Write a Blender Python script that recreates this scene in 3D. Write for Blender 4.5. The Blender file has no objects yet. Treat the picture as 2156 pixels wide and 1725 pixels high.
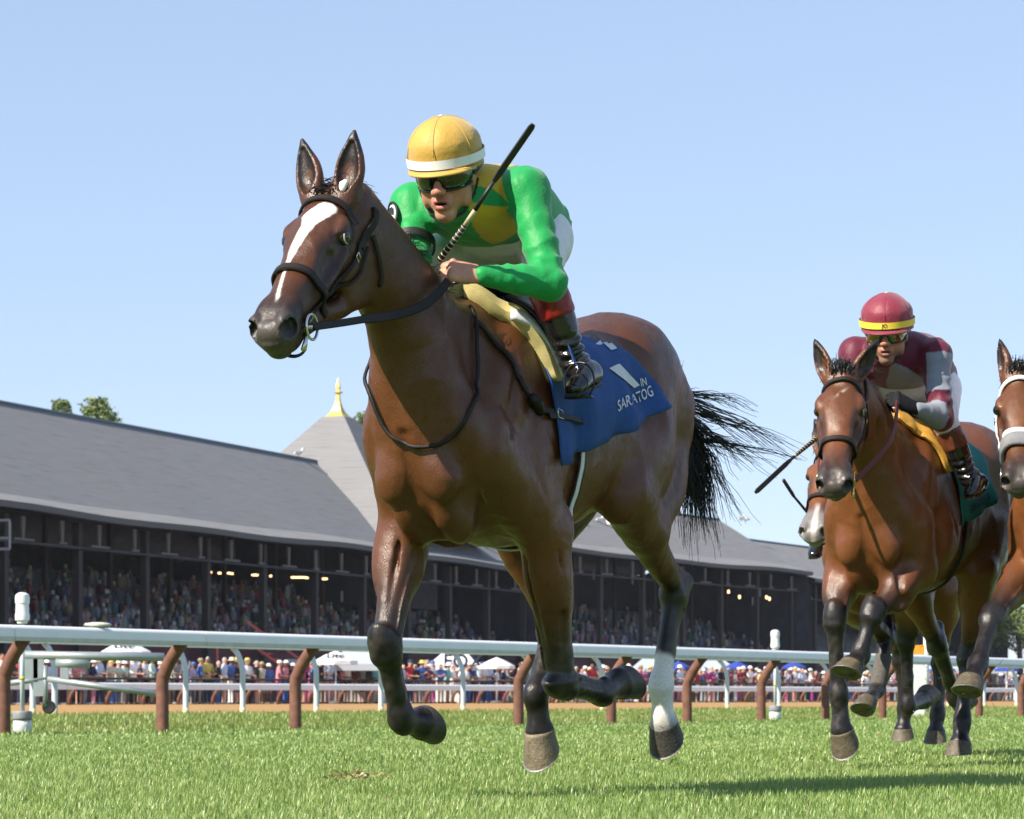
import bpy, bmesh, math, random, time
import numpy as np
from mathutils import Vector, Matrix, Euler
random.seed(7)
rng = np.random.default_rng(11)
T0 = time.time()
sc = bpy.context.scene
COL = sc.collection
# ------------------------------------------------------------------ camera, sky, sun, exposure
FPX, CX, HY, CH = 5600.0, 1078.0, 1466.0, 0.35      # focal length, centre and horizon in picture units (2156 x 1725); camera height
cam_d = bpy.data.cameras.new('camera')
cam = bpy.data.objects.new('camera', cam_d); COL.objects.link(cam)
cam.location = (0, 0, CH); cam.rotation_euler = (math.radians(90), 0, 0)
cam_d.sensor_fit = 'HORIZONTAL'; cam_d.sensor_width = 36.0
cam_d.lens = FPX / 2156.0 * 36.0
cam_d.shift_y = (HY - 862.5) / 2156.0
cam_d.clip_start = 0.1; cam_d.clip_end = 6000
cam_d.dof.use_dof = True; cam_d.dof.focus_distance = 8.7; cam_d.dof.aperture_fstop = 13.0
sc.camera = cam
SUN_A, SUN_E = math.radians(36), math.radians(40)    # how far the sun stands towards the camera from due left; its height
SUN = Vector((-math.cos(SUN_A) * math.cos(SUN_E), -math.sin(SUN_A) * math.cos(SUN_E), math.sin(SUN_E)))
w = bpy.data.worlds.new('World'); sc.world = w; w.use_nodes = True
nt = w.node_tree; nt.nodes.clear()
sky = nt.nodes.new('ShaderNodeTexSky'); sky.sky_type = 'NISHITA'; sky.sun_disc = False
sky.sun_elevation = SUN_E; sky.sun_rotation = math.atan2(SUN.x, SUN.y)
sky.altitude = 800; sky.air_density = 0.9; sky.dust_density = 0.0; sky.ozone_density = 10.0
bgn = nt.nodes.new('ShaderNodeBackground'); bgn.inputs[1].default_value = 0.268
outn = nt.nodes.new('ShaderNodeOutputWorld')
gmn = nt.nodes.new('ShaderNodeGamma'); gmn.inputs[1].default_value = 0.42       # hazy summer sky: softer fall-off towards the zenith, all round
tnt = nt.nodes.new('ShaderNodeMix'); tnt.data_type = 'RGBA'; tnt.blend_type = 'MULTIPLY'; tnt.inputs[0].default_value = 1.0; tnt.inputs[7].default_value = (1.0, .968, 1.0, 1)   # white balance of the whole sky
nt.links.new(sky.outputs[0], gmn.inputs[0]); nt.links.new(gmn.outputs[0], tnt.inputs[6]); nt.links.new(tnt.outputs[2], bgn.inputs[0]); nt.links.new(bgn.outputs[0], outn.inputs[0])
sun_d = bpy.data.lights.new('sun', 'SUN'); sun_d.energy = 5.0; sun_d.angle = math.radians(0.5); sun_d.color = (1.0, 0.90, 0.76)
sun_o = bpy.data.objects.new('sun', sun_d); COL.objects.link(sun_o)
sun_o.rotation_euler = SUN.to_track_quat('Z', 'Y').to_euler()
sc.view_settings.view_transform = 'Standard'; sc.view_settings.look = 'None'
sc.view_settings.exposure = 0.86; sc.view_settings.gamma = 1.0
sc.view_settings.use_curve_mapping = False
sc.cycles.max_bounces = 6; sc.cycles.transparent_max_bounces = 6

# ------------------------------------------------------------------ helpers
def at(x, y, d):
    return Vector(((x - CX) / FPX * d, d, CH + (HY - y) / FPX * d))
def lin(c):
    return tuple((v / 12.92 if v <= 0.04045 else ((v + 0.055) / 1.055) ** 2.4) for v in c)
MATS = {}
def mat(name, col, rough=0.6, metal=0.0, var=0.12, scale=20.0, bump=0.0, bscale=120.0, spec=0.5, attr=None, sheen=0.0,
        emit=None, coat=0.0, trans=0.0, alpha=None, rvar=0.0, stretch=None, col2=None, detail=4.0):
    if name in MATS: return MATS[name]
    m = bpy.data.materials.new(name); m.use_nodes = True; MATS[name] = m
    n = m.node_tree; b = n.nodes['Principled BSDF']; L = n.links.new
    b.inputs['Roughness'].default_value = rough; b.inputs['Metallic'].default_value = metal
    b.inputs['Specular IOR Level'].default_value = spec
    b.inputs['Sheen Weight'].default_value = sheen; b.inputs['Coat Weight'].default_value = coat
    b.inputs['Coat Roughness'].default_value = 0.15
    tc = n.nodes.new('ShaderNodeTexCoord'); mp = n.nodes.new('ShaderNodeMapping')
    if stretch: mp.inputs['Scale'].default_value = stretch
    L(tc.outputs['Object'], mp.inputs[0])
    nz = n.nodes.new('ShaderNodeTexNoise'); nz.inputs['Scale'].default_value = scale; nz.inputs['Detail'].default_value = detail
    L(mp.outputs[0], nz.inputs['Vector'])
    if attr:
        at_ = n.nodes.new('ShaderNodeAttribute'); at_.attribute_name = attr; base = at_.outputs['Color']
    else:
        rgb = n.nodes.new('ShaderNodeRGB'); rgb.outputs[0].default_value = (*col, 1); base = rgb.outputs[0]
    if col2 is not None:
        rp = n.nodes.new('ShaderNodeMapRange'); rp.inputs[1].default_value = 0.42; rp.inputs[2].default_value = 0.62
        L(nz.outputs['Fac'], rp.inputs[0])
        mx0 = n.nodes.new('ShaderNodeMix'); mx0.data_type = 'RGBA'; L(rp.outputs[0], mx0.inputs[0]); L(base, mx0.inputs[6])
        mx0.inputs[7].default_value = (*col2, 1); base = mx0.outputs[2]
    mr = n.nodes.new('ShaderNodeMapRange'); mr.inputs[3].default_value = 1 - var; mr.inputs[4].default_value = 1 + var
    mr.inputs[1].default_value = 0.25; mr.inputs[2].default_value = 0.75
    L(nz.outputs['Fac'], mr.inputs[0])
    mx = n.nodes.new('ShaderNodeMix'); mx.data_type = 'RGBA'; mx.blend_type = 'MULTIPLY'; mx.inputs[0].default_value = 1.0
    L(base, mx.inputs[6]); L(mr.outputs[0], mx.inputs[7]); L(mx.outputs[2], b.inputs['Base Color'])
    if bump:
        n2 = n.nodes.new('ShaderNodeTexNoise'); n2.inputs['Scale'].default_value = bscale; n2.inputs['Detail'].default_value = 3
        L(mp.outputs[0], n2.inputs['Vector'])
        bp = n.nodes.new('ShaderNodeBump'); bp.inputs['Strength'].default_value = bump; bp.inputs['Distance'].default_value = 0.01
        L(n2.outputs['Fac'], bp.inputs['Height']); L(bp.outputs[0], b.inputs['Normal'])
    if rvar:
        n3 = n.nodes.new('ShaderNodeTexNoise'); n3.inputs['Scale'].default_value = 55; n3.inputs['Detail'].default_value = 6; L(mp.outputs[0], n3.inputs['Vector'])
        m3 = n.nodes.new('ShaderNodeMapRange'); m3.inputs[1].default_value = .3; m3.inputs[2].default_value = .7; m3.inputs[3].default_value = rough - rvar; m3.inputs[4].default_value = rough + rvar; L(n3.outputs['Fac'], m3.inputs[0]); L(m3.outputs[0], b.inputs['Roughness'])
    if emit:
        b.inputs['Emission Color'].default_value = (*emit[:3], 1); b.inputs['Emission Strength'].default_value = emit[3]
    if trans: b.inputs['Transmission Weight'].default_value = trans
    return m
def tag(o, label=None, cat=None, group=None, kind=None):
    if label: o['label'] = label
    if cat: o['category'] = cat
    if group: o['group'] = group
    if kind: o['kind'] = kind
    return o
def empty(name, loc=(0, 0, 0), rz=0.0):
    o = bpy.data.objects.new(name, None); COL.objects.link(o); o.location = loc; o.rotation_euler = (0, 0, rz)
    o.empty_display_size = 0.1
    return o
def link_mesh(name, me, m=None, parent=None, smooth=False, mw=None):
    o = bpy.data.objects.new(name, me); COL.objects.link(o)
    if m is not None and len(me.materials) == 0: me.materials.append(m)
    if smooth: me.polygons.foreach_set('use_smooth', np.ones(len(me.polygons), bool))
    if parent is not None: o.parent = parent
    if mw is not None: o.matrix_world = mw
    return o
def np_mesh(name, V, F, m=None, parent=None, smooth=True, colors=None, mats=None, fmat=None):
    """V (n,3); F (m,3) or (m,4) array or a list of faces."""
    me = bpy.data.meshes.new(name)
    V = np.asarray(V, np.float32)
    if isinstance(F, np.ndarray):
        k = F.shape[1]
        me.vertices.add(len(V)); me.vertices.foreach_set('co', V.ravel())
        me.loops.add(F.size); me.loops.foreach_set('vertex_index', F.astype(np.int32).ravel())
        me.polygons.add(len(F)); me.polygons.foreach_set('loop_start', np.arange(0, F.size, k, dtype=np.int32))
        me.update(calc_edges=True)
    else:
        me.from_pydata(V.tolist(), [], F); me.update()
    if colors is not None:
        a = me.color_attributes.new('col', 'FLOAT_COLOR', 'POINT')
        c = np.ones((len(V), 4), np.float32); c[:, :3] = colors; a.data.foreach_set('color', c.ravel())
    if mats:
        for q in mats: me.materials.append(q)
        if fmat is not None: me.polygons.foreach_set('material_index', np.asarray(fmat, np.int32))
    return link_mesh(name, me, m, parent, smooth)
class MB:
    """collects shapes for one mesh object"""
    def __init__(s): s.V = []; s.F = []; s.M = []
    def add(s, V, F, mi=0):
        o = len(s.V); s.V += [tuple(v) for v in V]; s.F += [tuple(i + o for i in f) for f in F]; s.M += [mi] * len(F); return s
    def box(s, c, size, R=None, mi=0):
        x, y, z = size[0] / 2, size[1] / 2, size[2] / 2
        P = [Vector((a * x, b * y, d * z)) for a in (-1, 1) for b in (-1, 1) for d in (-1, 1)]
        if R is not None: P = [R @ p for p in P]
        c = Vector(c)
        return s.add([p + c for p in P], [(0, 1, 3, 2), (4, 6, 7, 5), (0, 4, 5, 1), (2, 3, 7, 6), (0, 2, 6, 4), (1, 5, 7, 3)], mi)
    def tube(s, pts, r, n=10, cap=True, mi=0, ref=None, flat=None):
        """round (or flattened: flat = thickness factor along the normal) tube along a path"""
        P = [Vector(p) for p in pts]; k = len(P)
        rr = [float(q) for q in r] if hasattr(r, '__len__') else [float(r)] * k
        ts = [(P[min(i + 1, k - 1)] - P[max(i - 1, 0)]).normalized() for i in range(k)]
        a = Vector(ref) if ref is not None else (Vector((0, 0, 1)) if abs(ts[0].z) < 0.9 else Vector((1, 0, 0)))
        V = []
        for i in range(k):
            a = (a - ts[i] * a.dot(ts[i]))
            a = a.normalized() if a.length > 1e-6 else ts[i].orthogonal().normalized()
            b = ts[i].cross(a)
            for j in range(n):
                t = 2 * math.pi * j / n
                V.append(P[i] + rr[i] * (math.cos(t) * a * (flat if flat else 1) + math.sin(t) * b))
        F = [(i * n + j, i * n + (j + 1) % n, (i + 1) * n + (j + 1) % n, (i + 1) * n + j) for i in range(k - 1) for j in range(n)]
        if cap: F += [tuple(range(n - 1, -1, -1)), tuple((k - 1) * n + j for j in range(n))]
        return s.add(V, F, mi)
    def strap(s, pts, nrm, w, th=0.004, mi=0):
        """flat leather strap along pts; nrm = outward normals (one or per point)"""
        P = [Vector(p) for p in pts]; k = len(P)
        N = [Vector(q) for q in nrm] if hasattr(nrm[0], '__len__') else [Vector(nrm)] * k
        W = [float(q) for q in w] if hasattr(w, '__len__') else [float(w)] * k
        V = []
        for i in range(k):
            t = (P[min(i + 1, k - 1)] - P[max(i - 1, 0)]).normalized()
            n_ = (N[i] - t * N[i].dot(t)).normalized(); b = t.cross(n_)
            for (sb, sn) in ((-1, 0), (-.8, 1), (.8, 1), (1, 0), (.8, -1), (-.8, -1)):
                V.append(P[i] + b * (sb * W[i] / 2) + n_ * (sn * th / 2))
        m_ = 6
        F = [(i * m_ + j, i * m_ + (j + 1) % m_, (i + 1) * m_ + (j + 1) % m_, (i + 1) * m_ + j) for i in range(k - 1) for j in range(m_)]
        F += [tuple(range(m_ - 1, -1, -1)), tuple((k - 1) * m_ + j for j in range(m_))]
        return s.add(V, F, mi)
    def lathe(s, prof, c=(0, 0, 0), n=20, R=None, mi=0, sx=1.0, sy=1.0):
        c = Vector(c); V = []
        for (r, z) in prof:
            for j in range(n):
                t = 2 * math.pi * j / n
                p = Vector((r * math.cos(t) * sx, r * math.sin(t) * sy, z))
                V.append((R @ p if R is not None else p) + c)
        k = len(prof)
        F = [(i * n + j, i * n + (j + 1) % n, (i + 1) * n + (j + 1) % n, (i + 1) * n + j) for i in range(k - 1) for j in range(n)]
        F += [tuple(range(n - 1, -1, -1)), tuple((k - 1) * n + j for j in range(n))]
        return s.add(V, F, mi)
    def build(s, name, m, parent=None, smooth=False):
        me = bpy.data.meshes.new(name); me.from_pydata([tuple(v) for v in s.V], [], s.F); me.update()
        for q in (m if isinstance(m, (list, tuple)) else [m]): me.materials.append(q)
        if any(s.M): me.polygons.foreach_set('material_index', np.asarray(s.M, np.int32))
        bm = bmesh.new(); bm.from_mesh(me); bmesh.ops.recalc_face_normals(bm, faces=bm.faces[:])
        if smooth == 'auto':
            for e in bm.edges:
                if len(e.link_faces) == 2 and e.calc_face_angle(0) > 0.7: e.smooth = False
            for f in bm.faces: f.smooth = True
        bm.to_mesh(me); bm.free()
        return link_mesh(name, me, None, parent, smooth is True)
def crom(pts, sub=6):
    """Catmull-Rom through rows of pts"""
    A = np.asarray(pts, float); n = len(A)
    if n < 3: return np.array([A[0] + (A[-1] - A[0]) * t for t in np.linspace(0, 1, sub + 1)])
    out = []
    for i in range(n - 1):
        p0, p1, p2, p3 = A[max(i - 1, 0)], A[i], A[i + 1], A[min(i + 2, n - 1)]
        for t in np.linspace(0, 1, sub, endpoint=False):
            out.append(0.5 * ((2 * p1) + (p2 - p0) * t + (2 * p0 - 5 * p1 + 4 * p2 - p3) * t * t + (3 * p1 - p0 - 3 * p2 + p3) * t ** 3))
    out.append(A[-1]); return np.array(out)

# ------------------------------------------------------------------ solid sculpting: smooth unions on a voxel grid
def unit(v):
    v = np.asarray(v, float); return v / max(np.linalg.norm(v), 1e-9)
class Sculpt:
    def __init__(s, vox): s.vox = vox; s.P = []
    def sweep(s, pts, lat=(0, 1, 0), k=0.03, n=2.0, sub=4, op='add', cap=1.0, upref=None):
        """pts rows: x,y,z, half width, radius up, radius down (or x,y,z,r)"""
        A = np.asarray(pts, float)
        if A.shape[1] == 4: A = np.concatenate([A, A[:, 3:4], A[:, 3:4]], 1)
        if sub > 1: A = crom(A, sub * 2 if len(A) > 2 else sub)
        A[:, 3:] = np.maximum(A[:, 3:], 0.001)
        r = A[:, 3:].max(1)[:, None]
        s.P.append(('sweep', A, unit(lat), n, cap, (A[:, :3] - r).min(0), (A[:, :3] + r).max(0), k, op, None if upref is None else unit(upref)))
        return s
    def ell(s, c, rad, R=None, k=0.03, op='add'):
        R = np.eye(3) if R is None else np.array([unit(q) for q in R])      # rows: axes
        m = max(rad)
        s.P.append(('ell', np.asarray(c, float), np.asarray(rad, float), R, None, np.asarray(c) - m, np.asarray(c) + m, k, op)); return s
    def dist(s, p, X):
        if p[0] == 'ell':
            q = (X - p[1].astype(np.float32)) @ p[3].T.astype(np.float32)
            k0 = np.sqrt(((q / p[2]) ** 2).sum(1)) + 1e-9
            k1 = np.sqrt(((q / p[2] ** 2) ** 2).sum(1)) + 1e-9
            return np.maximum(k0 * (k0 - 1) / k1, -p[2].min())
        A, lat0, n, cap, upref = p[1], p[2], p[3], p[4], p[9]
        ax = unit(A[-1, :3] - A[0, :3]); sv = A[:, :3] @ ax
        if (np.diff(sv) > 1e-6).all():                      # path that never turns back: one smooth section at every station
            lat = unit(lat0 - ax * (lat0 @ ax)); up = np.cross(ax, lat)
            if upref is not None:
                if up @ upref < 0: up = -up
            elif up[2] < -0.02 or (abs(up[2]) <= 0.02 and up[0] < 0): up = -up
            q = X @ ax.astype(np.float32); qc = np.clip(q, sv[0], sv[-1]); wv = q - qc
            ip = lambda col: np.interp(qc, sv, col).astype(np.float32)
            u = X @ lat.astype(np.float32) - ip(A[:, :3] @ lat); v = X @ up.astype(np.float32) - ip(A[:, :3] @ up)
            ru = ip(A[:, 3]); rv = np.where(v > 0, ip(A[:, 4]), ip(A[:, 5])); rw = np.minimum(ru, rv) * cap
            if n == 2.0: k0 = np.sqrt((u / ru) ** 2 + (v / rv) ** 2 + (wv / rw) ** 2) + 1e-9
            else: k0 = (np.abs(u / ru) ** n + np.abs(v / rv) ** n + np.abs(wv / rw) ** n) ** (1 / n) + 1e-9
            ln = np.sqrt(u * u + v * v + wv * wv)
            return np.where(ln > 1e-6, ln * (1 - 1 / k0), -np.minimum(ru, rv))
        best = np.full(len(X), 9.0, np.float32)
        for i in range(len(A) - 1):
            a, b = A[i, :3], A[i + 1, :3]; ab = b - a; L2 = ab @ ab
            if L2 < 1e-12: continue
            tg = ab / math.sqrt(L2); lat = unit(lat0 - tg * (lat0 @ tg)); up = np.cross(tg, lat)
            if upref is not None:
                if up @ upref < 0: up = -up
            elif up[2] < -0.02 or (abs(up[2]) <= 0.02 and up[0] < 0): up = -up
            Q = X - a.astype(np.float32)
            t0 = Q @ (ab / L2).astype(np.float32); t = np.clip(t0, 0, 1)
            u = Q @ lat.astype(np.float32); v = Q @ up.astype(np.float32); wv = (t0 - t) * math.sqrt(L2)
            r = A[i, 3:] + t[:, None] * (A[i + 1, 3:] - A[i, 3:])
            ru = r[:, 0]; rv = np.where(v > 0, r[:, 1], r[:, 2]); rw = np.minimum(ru, rv) * cap
            k0 = np.sqrt((u / ru) ** 2 + (v / rv) ** 2 + (wv / rw) ** 2) + 1e-9
            ln = np.sqrt(u * u + v * v + wv * wv)
            d = np.where(ln > 1e-6, ln * (1 - 1 / k0), -np.minimum(ru, rv))
            best = np.minimum(best, d)
        return best
    @staticmethod
    def comb(D, d, k, op):
        if op == 'sub':
            h = np.clip(0.5 - 0.5 * (D + d) / k, 0, 1); return D + (-d - D) * h + k * h * (1 - h)
        h = np.clip(0.5 + 0.5 * (D - d) / k, 0, 1); return D + (d - D) * h - k * h * (1 - h)
    def mesh(s, post=None):
        vox, BS = s.vox, 8
        lo = np.min([p[5] for p in s.P if p[8] == 'add'], 0) - 0.03; hi = np.max([p[6] for p in s.P if p[8] == 'add'], 0) + 0.03
        nb = np.ceil((hi - lo) / (vox * BS)).astype(int) + 1
        bc = np.stack(np.meshgrid(*[np.arange(q) for q in nb], indexing='ij'), -1).reshape(-1, 3)
        cen = (lo + (bc * BS + (BS - 1) / 2) * vox).astype(np.float32)
        D = np.full(len(cen), 1.0, np.float32)
        for p in s.P: D = s.comb(D, s.dist(p, cen), p[7], p[8])
        if post: D = D + 0 * D
        keep = np.abs(D) < BS * vox * 0.866 * 1.7 + 0.02
        N = nb * BS
        G = np.repeat(np.repeat(np.repeat(np.where(D < 0, -1, 1).astype(np.float32).reshape(nb), BS, 0), BS, 1), BS, 2)
        kb = bc[keep]; kc = cen[keep]
        off = np.stack(np.meshgrid(*[np.arange(BS)] * 3, indexing='ij'), -1).reshape(-1, 3)
        half = BS * vox / 2
        FD = np.full((len(kb), BS ** 3), 1.0, np.float32)
        offp = ((off - (BS - 1) / 2) * vox).astype(np.float32)
        for p in s.P:
            mg = p[7] + 2.5 * vox + half
            sel = np.nonzero(((kc > p[5] - mg) & (kc < p[6] + mg)).all(1))[0]
            for c0 in range(0, len(sel), 1500):
                ss = sel[c0:c0 + 1500]
                X = (kc[ss][:, None, :] + offp[None]).reshape(-1, 3)
                FD[ss] = s.comb(FD[ss].ravel(), s.dist(p, X), p[7], p[8]).reshape(len(ss), -1)
        if post is not None:
            for c0 in range(0, len(kb), 1500):
                X = (kc[c0:c0 + 1500][:, None, :] + offp[None]).reshape(-1, 3)
                FD[c0:c0 + 1500] = post(X, FD[c0:c0 + 1500].ravel()).reshape(-1, BS ** 3)
        I = kb[:, None, :] * BS + off[None]
        G[I[..., 0], I[..., 1], I[..., 2]] = FD
        return surface_nets(G, lo, vox)
def surface_nets(G, lo, vox):
    S = G < 0
    n = np.array(G.shape)
    cnt = np.zeros(n - 1, np.int8)
    cs = [(a, b, c) for a in (0, 1) for b in (0, 1) for c in (0, 1)]
    for a, b, c in cs: cnt += S[a:n[0] - 1 + a, b:n[1] - 1 + b, c:n[2] - 1 + c]
    act = np.argwhere((cnt > 0) & (cnt < 8))
    acc = np.zeros((len(act), 3)); num = np.zeros(len(act))
    val = {c: G[act[:, 0] + c[0], act[:, 1] + c[1], act[:, 2] + c[2]] for c in cs}
    for c in cs:
        for ax in range(3):
            if c[ax]: continue
            e = list(c); e[ax] = 1; e = tuple(e)
            d0, d1 = val[c], val[e]; m = (d0 < 0) != (d1 < 0)
            t = np.where(m, d0 / np.where(m, d0 - d1, 1), 0)
            p = np.array(c, float)[None].repeat(len(act), 0); p[:, ax] += t
            acc[m] += p[m]; num[m] += 1
    V = lo + (act + acc / num[:, None]) * vox
    vid = np.full(n - 1, -1, np.int32); vid[act[:, 0], act[:, 1], act[:, 2]] = np.arange(len(act))
    Q = []
    for ax in range(3):
        o1, o2 = [(1, 2), (2, 0), (0, 1)][ax]
        sl0 = [slice(None)] * 3; sl1 = [slice(None)] * 3
        sl0[ax] = slice(0, n[ax] - 1); sl1[ax] = slice(1, n[ax])
        E = np.argwhere(S[tuple(sl0)] != S[tuple(sl1)])
        E = E[(E[:, o1] > 0) & (E[:, o2] > 0) & (E[:, o1] < n[o1] - 1) & (E[:, o2] < n[o2] - 1)]
        ins = S[E[:, 0], E[:, 1], E[:, 2]]
        def g(d1, d2):
            k = E.copy(); k[:, o1] -= d1; k[:, o2] -= d2; return vid[k[:, 0], k[:, 1], k[:, 2]]
        q = np.stack([g(1, 1), g(0, 1), g(0, 0), g(1, 0)], 1)
        q[~ins] = q[~ins][:, ::-1]
        Q.append(q)
    return V.astype(np.float32), np.concatenate(Q)
def noise3(P, sc_=1.0, seed=0):
    """cheap smooth noise in -1..1"""
    r = np.random.default_rng(seed); out = np.zeros(len(P)); a = 0
    for i in range(7):
        k = r.normal(size=3); k = k / np.linalg.norm(k) * sc_ * (0.6 + 1.1 * i * 0.35); ph = r.uniform(0, 6.28)
        wgt = 1 / (1 + 0.4 * i); out += wgt * np.sin(P @ k + ph + 1.3 * np.sin(P @ np.roll(k, 1) * 0.7 + ph * 2)); a += wgt
    return out / a * 1.6
def smooth01(x, a, b):
    t = np.clip((x - a) / (b - a), 0, 1); return t * t * (3 - 2 * t)
def seg_t(P, a, b):
    a = np.asarray(a, float); b = np.asarray(b, float); ab = b - a
    t = np.clip((P - a) @ ab / (ab @ ab), 0, 1); return t, np.linalg.norm(P - (a + t[:, None] * ab), axis=1)
def text_mesh(txt, size=1.0, bold=0.0):
    cu = bpy.data.curves.new('t', 'FONT'); cu.body = txt; cu.size = size; cu.align_x = 'CENTER'; cu.align_y = 'CENTER'; cu.offset = bold; cu.resolution_u = 3
    o = bpy.data.objects.new('t', cu); COL.objects.link(o); bpy.context.view_layer.update()
    me = bpy.data.meshes.new_from_object(o.evaluated_get(bpy.context.evaluated_depsgraph_get())); bpy.data.objects.remove(o)
    return me
M_black = mat('black_rubber', (.012, .012, .013), rough=.5, var=.2, scale=60)
def lerp(a, b, t): return np.asarray(a, float) + (np.asarray(b, float) - np.asarray(a, float)) * t
def row(p, *r): return list(map(float, p)) + list(r)
# ------------------------------------------------------------------ ground: turf course, verge, dirt track, apron
RP, RU, RN = np.array([-3.4, 25.8]), unit([.523, .852]), unit([-.852, .523])      # front rail: a point, along it, away from the camera
def rail_t(px, off=0.0):
    """distance along the rail line (shifted off metres back) where the sight line at picture x crosses it"""
    k = (px - CX) / FPX; p = RP + RN * off; t = (k * p[1] - p[0]) / (RU[0] - k * RU[1]); return t
def rail_p(t, off=0.0, z=0.0):
    q = RP + RU * t + RN * off; return Vector((q[0], q[1], z))
def bank(s):
    return .105 * smooth01(np.asarray(s, float), .2, 5.0) - .105 * smooth01(np.asarray(s, float), 5.7, 6.4)
M_turf = mat('turf_soil', (.075, .13, .022), rough=.95, var=.35, scale=2.2, spec=.1, col2=(.12, .18, .035), bump=.6, bscale=60)
ss = [-600, -200, -60, -30] + list(np.linspace(-26, 6.5, 66)); tt = [-500, -200, -90] + list(np.linspace(-60, 60, 61)) + [90, 150, 300, 600, 1300]
V = [rail_p(t, s, float(bank(s))) for t in tt for s in ss]; n_ = len(ss)
F = [(i * n_ + j, i * n_ + j + 1, (i + 1) * n_ + j + 1, (i + 1) * n_ + j) for i in range(len(tt) - 1) for j in range(n_ - 1)]
F = [f[::-1] for f in F]
me = bpy.data.meshes.new('turf'); me.from_pydata([tuple(v) for v in V], [], F); me.update(); o = link_mesh('turf', me, M_turf, None, True); o['kind'] = 'structure'
M_dirt = mat('dirt', (.36, .22, .095), rough=.95, var=.25, scale=1.5, spec=.1, bump=.5, bscale=8)
def sheet(name, s0, s1, t0, t1, z, m):
    me = bpy.data.meshes.new(name); me.from_pydata([tuple(rail_p(t, s, z)) for t, s in ((t0, s0), (t1, s0), (t1, s1), (t0, s1))], [], [(3, 2, 1, 0)]); me.update()
    o = link_mesh(name, me, m); o['kind'] = 'structure'; return o
sheet('dirt_track', 6.0, 58, -500, 1300, .012, M_dirt)
sheet('apron', 58, 900, -500, 1300, .006, mat('apron_paving', (.16, .15, .14), rough=.9, var=.2, scale=.6))
sheet('ground', -700, 1400, -900, 1700, -.25, mat('far_ground', (.06, .09, .03), rough=.95, var=.3, scale=.05))
# ---- grass blades
def grass(name, n, ymin, ymax, hmin, hmax, wid, cols, seed, sfun, zf=None, lean=.5, density_pow=1.0):
    r = np.random.default_rng(seed)
    y = ymin + (ymax - ymin) * r.random(n) ** density_pow
    x = (r.random(n) * 2 - 1) * (y * .205 + .25)
    s = (x - RP[0]) * RN[0] + (y - RP[1]) * RN[1]
    k = sfun(s, x, y, r); x, y, s = x[k], y[k], s[k]; n = len(x)
    z = bank(s); patch = noise3(np.stack([x, y, 0 * x], 1), 2.6, seed) * .5 + noise3(np.stack([x, y, 0 * x], 1), 9, seed + 1) * .5
    h = (hmin + (hmax - hmin) * r.random(n) ** 1.5) * (1 + .25 * patch); az = r.random(n) * 6.283; ln = lean * (.25 + r.random(n)); w_ = wid * (.6 + .8 * r.random(n))
    dx, dy = np.cos(az), np.sin(az); fx, fy = -dy, dx
    V = np.zeros((n, 5, 3), np.float32)
    base = np.stack([x, y, z - .004], 1)
    V[:, 0] = base - np.stack([fx * w_, fy * w_, 0 * w_], 1); V[:, 1] = base + np.stack([fx * w_, fy * w_, 0 * w_], 1)
    m1 = base + np.stack([dx * ln * h * .30, dy * ln * h * .30, h * .62], 1)
    V[:, 2] = m1 + np.stack([fx * w_ * .75, fy * w_ * .75, 0 * w_], 1); V[:, 3] = m1 - np.stack([fx * w_ * .75, fy * w_ * .75, 0 * w_], 1)
    V[:, 4] = base + np.stack([dx * ln * h * .9, dy * ln * h * .9, h * (1 - .25 * ln)], 1)
    o = np.arange(n)[:, None] * 5
    Q = np.concatenate([o + np.array([[0, 1, 2]]), o + np.array([[0, 2, 3]]), o + np.array([[3, 2, 4]])], 0)
    c = np.array(cols[0])[None] + (np.array(cols[1]) - np.array(cols[0]))[None] * np.clip(.5 + .30 * patch + .28 * r.normal(size=n), 0, 1)[:, None]
    dry = r.random(n) < .035; c[dry] = (.30, .24, .09)
    cc = np.repeat(c[:, None, :], 5, 1) 
    ob = np_mesh(name, V.reshape(-1, 3), Q, M_grass, None, False, colors=cc.reshape(-1, 3)); ob['kind'] = 'stuff'; return ob
M_grass = bpy.data.materials.new('grass_blade'); M_grass.use_nodes = True
_n = M_grass.node_tree; _n.nodes.clear(); _o = _n.nodes.new('ShaderNodeOutputMaterial'); _a = _n.nodes.new('ShaderNodeAttribute'); _a.attribute_name = 'col'
_d = _n.nodes.new('ShaderNodeBsdfDiffuse'); _t = _n.nodes.new('ShaderNodeBsdfTranslucent'); _m = _n.nodes.new('ShaderNodeMixShader'); _m.inputs[0].default_value = .42
_g = _n.nodes.new('ShaderNodeBsdfGlossy'); _g.inputs['Roughness'].default_value = .45; _m2 = _n.nodes.new('ShaderNodeMixShader'); _m2.inputs[0].default_value = .05
for q in (_d, _t): _n.links.new(_a.outputs['Color'], q.inputs['Color'])
_n.links.new(_d.outputs[0], _m.inputs[1]); _n.links.new(_t.outputs[0], _m.inputs[2]); _n.links.new(_m.outputs[0], _m2.inputs[1]); _n.links.new(_g.outputs[0], _m2.inputs[2]); _n.links.new(_m2.outputs[0], _o.inputs['Surface'])
GC = ((.15, .275, .045), (.40, .51, .16))
tag(grass('grass', 230000, 6.6, 12.5, .022, .056, .0019, GC, 21, lambda s, x, y, r: s < .1, density_pow=1.15), 'short bright green racecourse turf, blade by blade', 'grass')
tag(grass('grass', 140000, 12.0, 21.0, .024, .052, .0034, GC, 22, lambda s, x, y, r: s < .1), 'mown green turf further from the camera', 'grass')
tag(grass('grass', 90000, 19.0, 46.0, .025, .05, .0055, GC, 23, lambda s, x, y, r: s < .15), 'mown green turf near the front rail', 'grass')
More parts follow.
